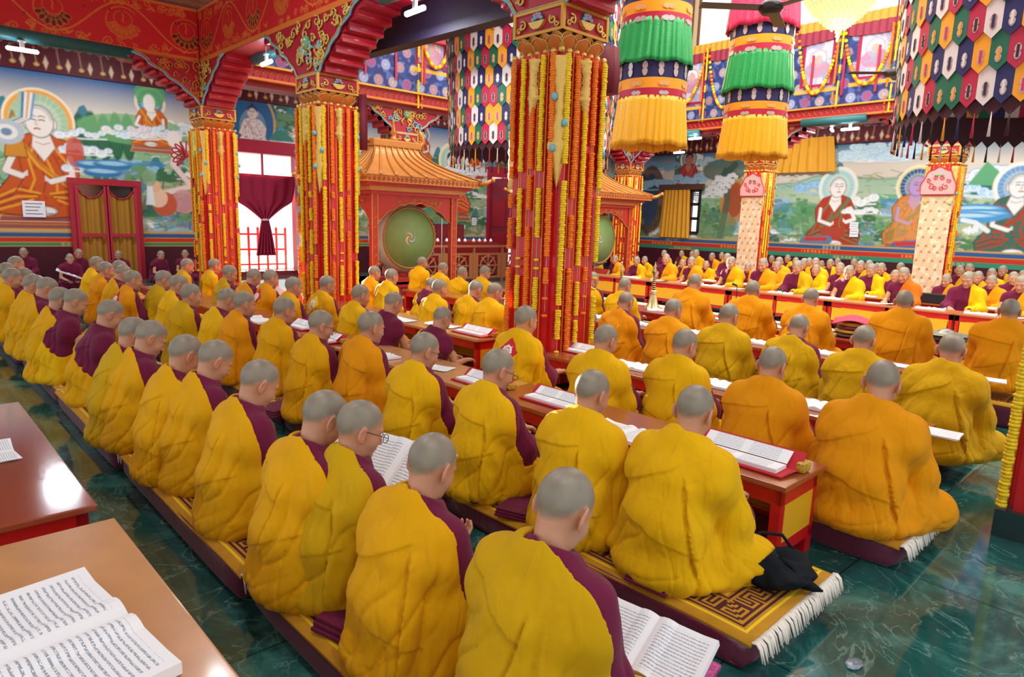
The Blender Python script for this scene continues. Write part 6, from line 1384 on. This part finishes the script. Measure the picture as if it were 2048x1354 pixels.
# ------------------------------------------------------------------ drum pavilions
PAVG = mat('pavilion_gold', 'c8843c', rough=.3, metal=.3, var=.1, vscale=3); PAVR = mat('pavilion_red', 'b83020', rough=.4); DRG = mat('drum_green', '7fa060', rough=.6, var=.08)
def pavilion(cx, cy, label, dlabel, sc=1.):
    t = thing('drum_pavilion', label, 'pavilion', (cx, cy, 0)); hw, hd = .92, .80; zb = .42; ze = 2.12
    MB().box(-1.15, 1.15, -1.0, 1.0, 0, zb, DRED).box(-1.2, 1.2, -1.05, 1.05, zb - .05, zb, CRIM).build('base_platform', None, t)
    for i, (x, y) in enumerate([(-hw, -hd), (hw, -hd), (-hw, hd), (hw, hd)]):
        m = MB(); m.box(x - .06, x + .06, y - .06, y + .06, zb, ze, PAVR); m.box(x - .068, x - .05, y - .068, y - .05, zb, ze, PAVG); m.box(x + .05, x + .068, y - .068, y - .05, zb, ze, PAVG)
        for k in range(9): m.tube([(x - .03, y - .065, zb + .15 + k * .18), (x + .03, y - .068, zb + .22 + k * .18)], .008, 4, PAVG)
        m.build('corner_post', None, t)
    a = MB()                          # scalloped arches on each side
    def arch(w):
        pts = [(-w, ze), (w, ze), (w, ze - .62)]; 
        for s in np.linspace(1, -1, 33):
            zz = ze - .16 - .40 * abs(s) ** 2.2 + .035 * abs(math.sin(s * PI * 3.5)); pts.append((s * (w - .08), zz))
        pts.append((-w, ze - .62)); return pts
    for k, (w, d) in enumerate([(hw - .05, hd), (hd - .05, hw), (hw - .05, hd), (hd - .05, hw)]):
        st = len(a.v); ar = arch(w); 
        V = []; n = 32
        top = []; bot = []
        for s in np.linspace(-1, 1, 34):
            zz = ze - .16 - .40 * abs(s) ** 2.2 + .035 * abs(math.sin(s * PI * 3.5)); top.append((s * w, ze)); bot.append((s * w, zz))
        V = [(p[0], -d - .03, p[1]) for p in top] + [(p[0], -d - .03, p[1]) for p in bot] + [(p[0], -d + .02, p[1]) for p in top] + [(p[0], -d + .02, p[1]) for p in bot]; N = 34
        F = [(i, i + 1, N + i + 1, N + i) for i in range(N - 1)] + [(2 * N + i, 3 * N + i, 3 * N + i + 1, 2 * N + i + 1) for i in range(N - 1)] + [(N + i, N + i + 1, 3 * N + i + 1, 3 * N + i) for i in range(N - 1)]
        a.add(V, F, PAVR); a.tube([(p[0], -d - .035, p[1]) for p in bot], .012, 5, PAVG)
        rg = random.Random(k)
        for j in range(16):
            s = rg.uniform(-.9, .9); zz = ze - .08 - .3 * abs(s) ** 2 * rg.uniform(0, 1); a.tube([(q_[0], -d - .036, q_[1]) for q_ in spiral(s * w, zz, .045, rg.uniform(0, 6), 1.1)], .009, 4, PAVG)
        a.xf(Matrix.Rotation(k * PI / 2, 4, 'Z'), st)
    a.build('scalloped_arch', None, t)
    e = MB()
    for (g, z0, z1, mt) in [(.10, ze, ze + .07, PAVR), (.17, ze + .07, ze + .15, PAVG), (.27, ze + .15, ze + .21, PAVR), (.40, ze + .21, ze + .34, PAVG)]: e.box(-hw - g, hw + g, -hd - g, hd + g, z0, z1, mt)
    nn = 26
    for s in (-1, 1):
        for k in range(nn):
            x = -hw - .3 + (2 * hw + .6) * k / (nn - 1); e.tube([(x, s * (hd + .405), ze + .24), (x + .03, s * (hd + .41), ze + .27), (x, s * (hd + .405), ze + .31), (x - .03, s * (hd + .41), ze + .27)], .007, 4, PAVR, closed=True)
            y = -hd - .3 + (2 * hd + .6) * k / (nn - 1); e.tube([(s * (hw + .405), y, ze + .24), (s * (hw + .41), y + .03, ze + .27), (s * (hw + .405), y, ze + .31), (s * (hw + .41), y - .03, ze + .27)], .007, 4, PAVR, closed=True)
    e.build('carved_eave', None, t)
    rf = MB(); z0 = ze + .34; z1 = z0 + .62; q = 12; rx, ry = hw + .42, hd + .42; tx, ty = .52, .16
    def rp(u): return (1 - u) ** 1.75
    V = []; 
    for i in range(q + 1):
        u = i / q; x = tx + (rx - tx) * rp(u); y = ty + (ry - ty) * rp(u); z = z0 + (z1 - z0) * u
        V += [(-x, -y, z), (x, -y, z), (x, y, z), (-x, y, z)]
    F = [(i * 4 + k, i * 4 + (k + 1) % 4, (i + 1) * 4 + (k + 1) % 4, (i + 1) * 4 + k) for i in range(q) for k in range(4)] + [(q * 4, q * 4 + 1, q * 4 + 2, q * 4 + 3)]
    rf.add(V, F, PAVG); rf.build('curved_roof', None, t)
    rb = MB()
    for side in range(4):
        nr = 9 if side % 2 == 0 else 8
        for k in range(nr):
            s = (k / (nr - 1)) * 2 - 1; P_ = []
            for i in range(q + 1):
                u = i / q; x = tx + (rx - tx) * rp(u); y = ty + (ry - ty) * rp(u); z = z0 + (z1 - z0) * u + .012
                P_.append({0: (s * x, -y, z), 1: (x, s * y, z), 2: (s * x, y, z), 3: (-x, s * y, z)}[side])
            rb.tube(P_, .024, 6, PAVG)
    rb.build('roof_rib', None, t)
    rd = MB(); rd.box(-tx - .04, tx + .04, -ty - .03, ty + .03, z1, z1 + .14, PAVG, .02)
    rd.lathe([(.09, 0), (.11, .03), (.05, .06), (.035, .12), (.075, .17), (.04, .22), (.05, .26), (.02, .33), (.03, .36), (.004, .46)], 16, PAVG, (0, 0, z1 + .14)); rd.build('roof_finial', None, t)
    for s in (-1, 1):
        h = MB(); h.tube([(s * tx, 0, z1 + .1), (s * (tx + .14), 0, z1 + .1), (s * (tx + .2), 0, z1 + .2), (s * (tx + .14), 0, z1 + .32), (s * (tx + .1), 0, z1 + .4)], [.05, .045, .05, .06, .01], 8, PAVG)
        for k in range(4): h.ball((s * (tx + .13 + .02 * (k % 2)), 0, z1 + .18 + .06 * k), (.05, .03, .035), PAVG, 6, 4)
        h.build('ridge_horn', None, t)
    for x in (-1, 1):
        for y in (-1, 1):
            c = MB(); c.tube([(x * rx * .97, y * ry * .97, z0 - .05), (x * (rx + .07), y * (ry + .06), z0 - .02), (x * (rx + .16), y * (ry + .14), z0 + .05)], [.05, .045, .03], 8, PAVG); c.ball((x * (rx + .17), y * (ry + .15), z0 + .05), .05, PAVG, 8, 6); c.build('eave_knob', None, t)
    d = thing('barrel_drum', dlabel, 'drum', (cx, cy - .35, zb + .0)); R = .60; zc = .88; dp = .27
    b = MB(); b.lathe([(R - .02, -dp), (R + .03, -dp * .96), (R + .10, -dp * .4), (R + .12, 0), (R + .10, dp * .4), (R + .03, dp * .96), (R - .02, dp)], 48, mat('drum_body', 'c8b8a8', rough=.5))
    b.v[0] = b.v[0][:, [0, 2, 1]]; b.v[0][:, 2] += zc; b.build('drum_barrel', None, d)
    o2 = MB(); rg = random.Random(4)
    for k in range(70):
        a_ = rg.uniform(0, 2 * PI); y_ = rg.uniform(-dp * .85, dp * .85); rr = R + .12 - .09 * (abs(y_) / dp) ** 2.5 + .004; mt = [mat('dragon_red', 'c83a3a'), mat('dragon_white', 'e8e4dc'), mat('dragon_blue', '6a98b8')][k % 3]
        o2.tube([(rr * math.cos(a_ + t_ * .05), y_ + .05 * math.sin(t_ * 1.6), zc + rr * math.sin(a_ + t_ * .05)) for t_ in range(6)], .014, 5, mt)
    o2.build('painted_dragon', None, d)
    f = MB(); f.lathe([(R, 0), (R, .004), (.01, .008)], 48, DRG); f.v[0] = f.v[0][:, [0, 2, 1]] * [1, -1, 1]; f.v[0][:, 1] -= dp + .001; f.v[0][:, 2] += zc; f.build('green_drumhead', None, d)
    rim = MB(); rim.tube([(R * 1.0 * math.cos(a_), -dp - .01, zc + R * math.sin(a_)) for a_ in np.linspace(0, 2 * PI, 49)[:-1]], .022, 8, mat('drum_rim', 'a87838', rough=.5), closed=True); rim.build('drum_rim', None, d)
    sw = MB()
    for k, c in enumerate(['d84a88', 'e8a030', '5a8ad0']):
        for w, cc in ((.045, c), (.018, 'f0ece4')):
            pts = [((.03 + .105 * u) * math.cos(2 * PI * k / 3 + u * 2.6), -dp - (.012 if w > .02 else .016), zc + .0 + (.03 + .105 * u) * math.sin(2 * PI * k / 3 + u * 2.6)) for u in np.linspace(0, 1, 12)]
            V = []; 
            for i, p in enumerate(pts):
                rr = math.hypot(p[0], p[2] - zc); ww = w * math.sin(PI * (.15 + .85 * i / 11)) * .5; V += [(p[0] * (1 - ww / rr), p[1], zc + (p[2] - zc) * (1 - ww / rr)), (p[0] * (1 + ww / rr), p[1], zc + (p[2] - zc) * (1 + ww / rr))]
            sw.add(V, [(2 * i, 2 * i + 1, 2 * i + 3, 2 * i + 2) for i in range(11)], mat('swirl_' + cc, cc))
    sw.build('three_colour_swirl', None, d)
    MB().box(-.5, .5, -.2, .2, .0, .10, PAVR).box(-.06, .06, -.06, .06, .08, .26, PAVR).box(-.04, .04, -.03, .03, 1.5, 1.72, PAVG).build('drum_stand', None, d)
pavilion(7.38, 12.1, 'gold-roofed red pavilion housing the green drum, left of the large central pillar', 'big drum with green head and three-colour swirl in the left pavilion')
pavilion(13.1, 12.1, 'gold-roofed red pavilion partly hidden right of the large central pillar', 'drum with green head partly seen right of the large central pillar')
# raised dais, wooden balustrade with wheels, bowls, cabinet, stand

fb = thing('wooden_balustrade', 'brown wooden balustrade with carved wheels behind the left drum', 'balustrade', (11.2, 14.9, 0))
BW = mat('carved_brown_wood', 'a8683c', rough=.5); 
fm = MB()
for k in range(4):
    x = -1.6 + k * 1.05; fm.box(x, x + .06, 0, .05, 0, 1.0, BW); 
    fm.box(x + .06, x + 1.05, .01, .04, .72, .78, BW); fm.box(x + .06, x + 1.05, .01, .04, .06, .12, BW)
    c = x + .55; fm.box(x + .06, c - .36, .01, .03, .12, .72, BW); fm.box(c + .36, x + 1.05, .01, .03, .12, .72, BW)
fm.box(-1.6, 2.65, -.02, .07, .94, 1.0, BW); fm.build('rail_frame', None, fb)
for k in range(4):
    c = -1.6 + k * 1.05 + .55; w = MB(); w.tube([(c + .27 * math.cos(a), .02, .42 + .27 * math.sin(a)) for a in np.linspace(0, 2 * PI, 25)[:-1]], .025, 6, BW, closed=True); w.ball((c, .02, .42), .07, BW)
    for j in range(8): a = j * PI / 4; w.tube([(c, .02, .42), (c + .33 * math.cos(a), .02, .42 + .33 * math.sin(a))], [.02, .03], 6, BW)
    w.build('carved_wheel', None, fb)
MB().box(10.2, 13.2, 15.6, 15.9, 0, 1.05, DRED).build('offering_shelf'); tag(bpy.data.objects['offering_shelf'], 'dark red shelf behind the wooden balustrade holding white bowls', 'shelf')
bm_ = MB(); bm_.lathe([(.02, 0), (.03, .01), (.055, .05), (.05, .05), (.02, .1), (.002, .12)], 12, mat('bowl_white', 'f0ece4', rough=.3)); bme = bm_.mesh('offering_bowl')
for k in range(12): o = link('offering_bowl', bme, None, (10.4 + k * .22 + (k // 4) * .1, 15.75, 1.05)); tag(o, f'small white offering bowl, {ORD[k]} from left on the dark red shelf behind the balustrade', 'bowl', 'white bowls on the shelf behind the balustrade')
cb = thing('purple_cabinet', 'tall dark purple cabinet behind the right leg of the left pavilion', 'cabinet', tuple(ony(888, 500, 17.2)[:2]) + (0,)); MB().box(-.55, .55, -.3, .3, 0, 1.55, mat('cabinet_purple', '5a1c38', rough=.5), .01).build('cabinet_body', None, cb); MB().box(-.5, -.01, -.31, -.295, .1, 1.5, DRED).box(.01, .5, -.31, -.295, .1, 1.5, DRED).build('cabinet_door', None, cb)
# ------------------------------------------------------------------ doors and curtains
OUT = mat('bright_outdoors', 'ffffff', emit='fbfaff', estr=2.2)
def doorway(n, x0, x1, ztop, curtain):
    m = MB(); fr = mat('doorframe_crimson', 'b01c3c', rough=.4)
    m.box(x0 - .02, x0 + .14, LY - .08, LY + .22, 0, ztop, fr).box(x1 - .14, x1 + .02, LY - .08, LY + .22, 0, ztop, fr).box(x0, x1, LY - .1, LY + .22, ztop - .32, ztop + .02, fr).box(x0 + .14, x1 - .14, LY + .02, LY + .12, ztop - .95, ztop - .87, fr)
    m.box((x0 + x1) / 2 - .02, (x0 + x1) / 2 + .02, LY + .04, LY + .1, ztop - .9, ztop - .3, fr); m.box(x0, x1, LY - .1, LY + .3, 0, .12, DRED)
    o = m.build('door_%d' % n); o['kind'] = 'structure'
doorway(1, D1[0], D1[1], D1top, True); doorway(2, D2[0], D2[1], D2top, True)

MB().box(-3, 20, LY + .25, 28, -.14, -.04, mat('terrace', 'd8d4d0', rough=.8)).build('floor_terrace'); bpy.data.objects['floor_terrace']['kind'] = 'structure'
def door_curtain(x0, x1, zt, zk, zb, y, label):
    n = 60; q = 30; V = []; xm = (x0 + x1) / 2
    for i in range(q + 1):
        u = i / q; z = zt + (zb - zt) * u; uk = (zt - zk) / (zt - zb)
        if u < uk: w = 1 - (1 - .09) * (u / uk) ** 2.6 * 1.0; w = max(.09, w)
        else: w = .09 + .22 * ((u - uk) / (1 - uk)) ** .8
        if u < .32: w = 1 - .14 * (u / .32) ** 2
        elif u < uk: k = (u - .32) / (uk - .32); w = .86 + (.09 - .86) * (k ** .75)
        for j in range(n + 1):
            s = j / n * 2 - 1; V.append((xm + s * w * (x1 - x0) / 2, y + .045 * math.sin(s * 17 + u * 2) * (1.1 - w * .5), z))
    F = [(i * (n + 1) + j, i * (n + 1) + j + 1, (i + 1) * (n + 1) + j + 1, (i + 1) * (n + 1) + j) for i in range(q) for j in range(n)]
    t = thing('tied_curtain', label, 'curtain', (0, 0, 0)); o = MB().add(V, F, mat('curtain_crimson', '9a1440', rough=.8), True).build('curtain_cloth', None, t); md = o.modifiers.new('thick', 'SOLIDIFY'); md.thickness = .01
    MB().lathe([(.09, -.03), (.115, 0), (.09, .03)], 16, mat('tie_white', 'd8d0d0'), (xm, y, zk)).build('tie_band', None, t)
door_curtain(D1[0] + .14, D1[1] - .14, D1top - .93, ony(540, 440, LY)[2], .55, LY + .0, 'crimson curtain tied in the middle hanging in the bright left doorway')
door_curtain(D2[0] + .3, D2[1] - .1, D2top - .93, 1.5, .6, LY, 'crimson curtain in the second doorway left of the large central pillar')
lf = thing('door_leaf', 'dark crimson door leaf opened inwards left of the large central pillar', 'door', (D2[0] + .1, LY - .1, 0)); MB().box(-.03, .03, -.95, 0, .1, D2top - .4, mat('leaf_crimson', '8a1c34', rough=.4)).build('door_panel', None, lf); MB().box(-.045, -.03, -.8, -.15, .4, 1.3, CRIM).box(-.045, -.03, -.8, -.15, 1.5, 2.4, CRIM).build('raised_panel', None, lf)
lf = thing('door_leaf', 'folded grey-pink door leaf at the right side of the bright left doorway', 'door', (D1[1] - .15, LY - .1, 0)); MB().box(-.03, .03, -.6, 0, .1, D1top - .4, mat('leaf_grey', 'a88088', rough=.5)).build('door_panel', None, lf); MB().box(-.05, -.03, -.4, -.3, 1.0, 1.2, GOLD).box(-.05, -.03, -.4, -.3, 2.3, 2.5, GOLD).build('hinge_plate', None, lf)
rl = thing('terrace_railing', 'red wooden railing outside the bright left doorway', 'railing', (D1[1] - 1.2, LY + 1.6, -.04)); rm = MB()
for k in range(6): rm.box(k * .28, k * .28 + .05, 0, .05, 0, 1.25, PAVR); rm.lathe([(.03, 0), (.04, .04), (.005, .1)], 8, PAVR, (k * .28 + .025, .025, 1.25))
for z in (.2, .65, 1.1): rm.box(0, 1.45, .01, .04, z, z + .05, PAVR)
rm.build('rail_bars', None, rl)
# curtained doors in the left mural wall
a0, a1 = ony(141, 450, LY)[0], ony(284, 450, LY)[0]; zt0 = ony(210, 360, LY)[2]
dd = thing('curtained_cupboard_door', 'double door with mustard curtains and red borders in the painted wall', 'door', ((a0 + a1) / 2, LY - .06, 0)); w = (a1 - a0) / 2
MB().box(-w, -w + .12, -.05, .05, 0, zt0, CRIM).box(w - .12, w, -.05, .05, 0, zt0, CRIM).box(-w - .01, w + .01, -.06, .045, zt0 - .13, zt0 + .01, CRIM).box(-w + .1, w - .1, .0, .05, .0, zt0 - .1, mat('dark_glass', '2a2420', rough=.2)).build('door_frame', None, dd)
for s in (-1, 1):
    n = 40; q = 16; V = []; c0 = s * (w - .12) / 2 * 1.0; hw_ = (w - .12) / 2 - .01
    for i in range(q + 1):
        u = i / q
        for j in range(n + 1):
            e = j / n * 2 - 1; sag = .26 * (1 - e * e); z = (zt0 - .17 - sag) * (1 - u) + .12 * u; V.append((c0 + e * hw_, -.06 - .025 * math.sin(e * 6 + u) * (1 - u * .3) - .02 * math.cos(e * 14), z))
    F = [(i * (n + 1) + j, i * (n + 1) + j + 1, (i + 1) * (n + 1) + j + 1, (i + 1) * (n + 1) + j) for i in range(q) for j in range(n)]
    MB().add(V, F, mat('curtain_mustard', 'a8741c', rough=.8), True).build('curtain_panel', None, dd)
    b = MB(); b.tube([(V[j][0], V[j][1] - .01, V[j][2]) for j in range(n + 1)], .02, 6, mat('curtain_border', 'b01c38'))
    b.box(c0 - hw_ - .02, c0 - hw_ + .05, -.12, -.09, .1, zt0 - .15, MATS['curtain_border']).box(c0 + hw_ - .05, c0 + hw_ + .02, -.12, -.09, .1, zt0 - .15, MATS['curtain_border']); zr = ony(210, 470, LY)[2]; b.box(c0 - hw_, c0 + hw_, -.115, -.09, zr - .04, zr + .04, MATS['curtain_border']); b.build('red_border', None, dd)
# window curtains on the right-hand wall
YC = mat('curtain_yellow', 'e0a020', rough=.7, trans=0)
def pleated_curtain(y0, y1, z0, z1, label, name='window_curtain'):
    n = 60; V = []; q = 6
    for i in range(q + 1):
        for j in range(n + 1):
            u = j / n; V.append((RX - .12 + .035 * math.sin(u * 46 + math.sin(u * 9)), y0 + (y1 - y0) * (u * (1 + .03 * i) - .015 * i), z1 + (z0 - z1) * i / q))
    F = [(i * (n + 1) + j, i * (n + 1) + j + 1, (i + 1) * (n + 1) + j + 1, (i + 1) * (n + 1) + j) for i in range(q) for j in range(n)]
    o = MB().add(V, F, YC, True).build(name); tag(o, label, 'curtain')
pleated_curtain(qr(1383, 400)[0], qr(1330, 400)[0], qr(1355, 475)[1], qr(1355, 380)[1], 'yellow curtain half covering the dark-framed window')
pleated_curtain(qr(1669, 300)[0], qr(1556, 300)[0], qr(1612, 345)[1], qr(1612, 277)[1], 'short yellow curtain high on the mural wall right of the cylinder banner')
MB().box(RX - .14, RX - .02, qr(1410, 380)[0], qr(1322, 380)[0], qr(1365, 380)[1], qr(1365, 369)[1], mat('pelmet_wood', '5a3a2a')).build('curtain_pelmet'); tag(bpy.data.objects['curtain_pelmet'], 'brown wooden pelmet over the half-curtained window', 'pelmet')
wf = MB(); BK = mat('window_black', '1c1818')
for a in (WIN[0], WIN[0] + .38, WIN[1]): wf.box(RX - .03, RX + .08, a - .05, a + .05, WIN[2], WIN[3], BK)
for k in range(4): z = WIN[2] + (WIN[3] - WIN[2]) * k / 3; wf.box(RX - .03, RX + .08, WIN[0], WIN[1], z - .05, z + .05, BK)
for k in range(8): z = WIN[2] + (WIN[3] - WIN[2]) * (2 / 3 + k / 24); wf.tube([(RX + .05, WIN[0], z), (RX + .05, WIN[0] + .4, z + .25 if k < 5 else z)], .012, 4, BK)
wf.build('window_1')['kind'] = 'structure'

# small notices
def notice(p0, w, h, axis, label, lines=4):
    t = thing('paper_notice', label, 'notice', tuple(p0)); m = MB(); g = MB(); ink = mat('ink_grey', '7a7a80')
    if axis == 'y':
        m.box(-w / 2, w / 2, -.012, 0, -h / 2, h / 2, WHITE)
        for k in range(lines): z = h / 2 - h * (k + .8) / (lines + .8); g.box(-w * .38, w * .38 - (k % 3) * w * .1, -.015, -.012, z - h * .025, z + h * .025, ink)
    else:
        m.box(-.012, 0, -w / 2, w / 2, -h / 2, h / 2, WHITE)
        for k in range(lines): z = h / 2 - h * (k + .8) / (lines + .8); g.box(-.015, -.012, -w * .38, w * .38, z - h * .025, z + h * .025, ink)
    m.build('paper', None, t)
    if lines: g.build('written_lines', None, t)
notice(ony(68, 418, LY - .02), .42, .36, 'y', 'white written notice on the mural left of the curtained doors'); notice(ony(102, 424, LY - .02), .15, .05, 'y', 'tiny white label right of the notice on the left mural', 0)
notice(ony(948, 443, LY - .02), .2, .26, 'y', 'white notice on the mural left of the second doorway', 3); notice(onx(1708, 451, RX - .02), .25, .2, 'x', 'upper white notice on the right mural', 2); notice(onx(1708, 466, RX - .02), .25, .24, 'x', 'lower white notice on the right mural', 2)
# red endless-knot tassel on the corner pillar and dark red hangings beside pillars
kt = thing('knot_ornament', 'red looped knot ornament on the left of the beam corner pillar', 'ornament', tuple(ony(372, 310, P3c[1] - .42))); km = MB()
for k in range(7): a = -1.6 + k * .42; km.tube([(0 + (.09 + .13 * math.sin(t)) * math.cos(a + PI) * 1.1, -.02 + .01 * k % 3, (.10 + .14 * math.sin(t)) * math.sin(a + PI) + .06 * math.cos(t) * math.cos(a)) for t in np.linspace(0, 2 * PI, 17)[:-1]], .013, 6, CRIM, closed=True)
km.build('cord_loops', None, kt)
def wall_roll(px, py0, py1, D, label, w=.1):
    r = ray(px, 300); x, y = r[0] * D, r[1] * D; z1, z0 = zpt(px, py0, x, y), zpt(px, py1, x, y); m = MB(); m.lathe([(w, z0), (w * 1.05, (z0 + z1) / 2), (w * .9, z1)], 14, mat('dark_crimson_cloth', '6a0f24', rough=.7), (x, y, 0), lambda a, z: 1 + .12 * math.sin(a * 6)); o = m.build('crimson_hanging'); tag(o, label, 'hanging')
wall_roll(1205, 96, 188, 7.1, 'dark crimson scalloped cloth at the right shoulder of the large central pillar', .12); wall_roll(725, 190, 300, 9.6, 'narrow dark crimson cloth at the right of the sunlit pillar', .07); 
# ------------------------------------------------------------------ instruments, hats, stands
def horn(px, pyb, pyt, xplane, label):
    b = np.array([*on_line(px, pyb, 8.85), .402]); top = zpt(px + 5, pyt, b[0], b[1]); h = top - b[2]; t = thing('ornate_horn', label, 'horn', tuple(b)); sg = mat('silver_gilt', 'd8c890', rough=.25, metal=.7); bk = mat('horn_black', '18140f', rough=.3)
    m = MB(); m.lathe([(.13, 0), (.125, .01), (.075, .10), (.05, .22), (.045, .25), (.055, .26), (.055, .28), (.04, .3)], 20, sg); m.build('silver_bell', None, t)
    s = MB()
    for k in range(9): z0 = .3 + (h - .45) * k / 9; dz = (h - .45) / 9; s.lathe([(.026 - .0012 * k, z0), (.026 - .0012 * k, z0 + dz * .6)], 10, bk); s.lathe([(.03 - .0012 * k, z0 + dz * .6), (.03 - .0012 * k, z0 + dz)], 10, sg)
    s.build('banded_pipe', None, t)
    f = MB(); f.lathe([(.02, h - .15), (.03, h - .13), (.012, h - .1), (.022, h - .07), (.006, h - .02), (.003, h)], 10, sg); f.build('mouthpiece', None, t)
horn(1305, 616, 524, 8.6, 'ornate silver and black horn standing on the bench, nearer of two'); horn(1240, 600, 524, 9.3, 'ornate silver and black horn seen behind a seated person, farther of two')
def mic(px, pyb, pyt, X, label):
    b = onz(px, pyb, .022); h = zpt(px + 3, pyt, b[0], b[1]) - b[2]; bk = mat('mic_black', '181818', rough=.4); t = thing('microphone_stand', label, 'microphone stand', tuple(b)); MB().lathe([(.12, 0), (.11, .02), (.02, .03)], 18, bk).build('stand_base', None, t); MB().tube([(0, 0, .02), (0, 0, h * .55)], .016, 8, bk).tube([(0, 0, h * .5), (0, 0, h)], .009, 8, bk).build('stand_pole', None, t); MB().tube([(0, 0, h), (-.03, .02, h + .02), (-.08, .05, h + .04)], [.012, .02, .026], 10, bk).build('microphone', None, t)
mic(1469, 632, 572, 9.0, 'black microphone stand on the open middle, left of two'); mic(1560, 638, 582, 9.0, 'black microphone stand on the open middle, right of two')
ms = thing('music_stand', 'tall thin stand with tilted black tray before the balustrade', 'stand', (10.1, 14.2, 0)); MB().tube([(0, 0, 0), (0, 0, 1.75)], .012, 8, mat('stand_steel', 'a8a8a8', metal=.6)).build('stand_pole', None, ms); mm_ = MB().box(-.16, .16, -.02, .02, -.1, .1, mat('mic_black', '181818')); mm_.xf(Matrix.Translation((0, 0, 1.85)) @ Matrix.Rotation(.5, 4, 'Y')); mm_.build('tray', None, ms)
def hats(px, py, label):
    p = np.array([*on_line(px, py, 8.85), .402]); t = thing('cloth_stack', label, 'hats', tuple(p), .2); cols = ['gold_brocade', None]; m = MB()
    for k in range(4): m.lathe([(.02, .0), (.20, .005), (.24 - .01 * k, .02), (.2, .045), (.02, .05)], 22, [mat('hat_brown', '5a3a28'), MATS['gold_brocade'], mat('hat_maroon', '6a1c30'), mat('hat_gold', 'c89020')][k], (0.01 * k, -.01 * k, k * .045), lambda a, z: 1 + .06 * math.sin(a * 5))
    m.build('folded_hats', None, t); c = MB(); n = 10; V = []
    for i in range(n + 1):
        for j in range(n + 1): x = (i / n - .5) * .42; y = (j / n - .5) * .44; V.append((x, y, .19 + .07 * math.exp(-(x * x + y * y) * 40) + .02 * math.sin(x * 22 + y * 9) - .12 * max(0, abs(x) + abs(y) - .28)))
    c.add(V, [(i * (n + 1) + j, (i + 1) * (n + 1) + j, (i + 1) * (n + 1) + j + 1, i * (n + 1) + j + 1) for i in range(n) for j in range(n)], mat('rose_cloth', 'c0405c', rough=.8), True); o = c.build('rose_cloth', None, t); o.modifiers.new('t', 'SOLIDIFY').thickness = .008
hats(1705, 672, 'stack of folded ceremonial hats under a rose cloth on the fifth row bench')
p = np.array([*on_line(1890, 680, 8.85), .402]); t = thing('cymbal_stack', 'flat grey cymbal lying on folded cloths on the fifth row bench', 'cymbal', tuple(p)); m = MB()
for k in range(3): m.lathe([(.02, 0), (.24, .005), (.26, .03), (.22, .055), (.02, .06)], 20, [MATS['hat_brown'], MATS['hat_maroon'], mat('hat_grey', '6a6058')][k], (.01 * k, 0, k * .055), lambda a, z: 1 + .05 * math.sin(a * 7))
m.build('folded_cloths', None, t); MB().lathe([(.27, .175), (.2, .185), (.09, .19), (.08, .215), (.03, .235), (.005, .24)], 28, mat('cymbal_grey', '8a8878', rough=.35, metal=.5)).build('cymbal_disc', None, t)
p = np.array([*on_line(1650, 678, 8.72), .402]); m = MB(); m.box(-.12, .12, -.16, .16, 0, .03, mat('cream_paper', 'e8e4b0')); o = m.build('cream_book'); o.location = p; tag(o, 'pale yellow book beside the stack of ceremonial hats', 'book')
p = onx(1800 - 165, 560, 13.9)
lb = thing('laptop_bag', 'black closed case on the table before the brocade pillar nearer the right edge', 'case', (14.05, 14.05 * ray(1866, 585)[1] / ray(1866, 585)[0], .46)); MB().box(-.12, .02, -.45, .35, -.02, .16, mat('case_black', '141418', rough=.6), .02).build('case_body', None, lb)
# little things near the bench end
p = onz(1574, 1062, .13); m = MB(); m.lathe([(.022, 0), (.03, .004), (.032, .05), (.02, .062)], 16, mat('clear_plastic', 'c8d8e8', rough=.1, trans=.8)); m.lathe([(.02, .062), (.022, .066), (.022, .086), (.015, .09)], 16, mat('blue_cap', '1838c8', rough=.35)); o = m.build('water_bottle'); o.location = p; tag(o, 'small plastic bottle with a blue cap on the shelf inside the nearest red table', 'bottle')
p = onz(412, 730, .15); m = MB(); m.lathe([(.03, 0), (.032, .15), (.014, .18), (.014, .2)], 14, MATS['clear_plastic']); m.lathe([(.016, .2), (.016, .225)], 12, MATS['blue_cap']); o = m.build('water_bottle'); o.location = (p[0] - .7 * 0, p[1], .15); tag(o, 'water bottle with a blue cap between the first and second rows', 'bottle')
p = onz(1708, 1330, .0); m = MB(); m.ball((0, 0, .008), (.05, .03, .008), MATS['clear_plastic'], 9, 5); o = m.build('plastic_scrap'); o.location = p; tag(o, 'crumpled clear plastic scrap on the marble floor at lower right', 'scrap')
# runners on the floor between the two sides
MB().box(9.4, 9.9, .5, 12.2, 0, .015, mat('runner_cream', 'd8ccb0', rough=.9)).build('floor_runner'); tag(bpy.data.objects['floor_runner'], 'cream floor runner along the open middle, nearest strip', 'carpet')
MB().box(9.95, 10.9, .5, 12.2, 0, .02, mat('runner_crimson', 'b02040', rough=.9)).build('crimson_runner'); tag(bpy.data.objects['crimson_runner'], 'crimson floor runner along the open middle', 'carpet')
MB().box(10.95, 11.9, .5, 12.2, 0, .015, MATS['runner_cream']).build('pale_runner'); tag(bpy.data.objects['pale_runner'], 'cream floor runner just in front of the yellow-panelled tables', 'carpet')
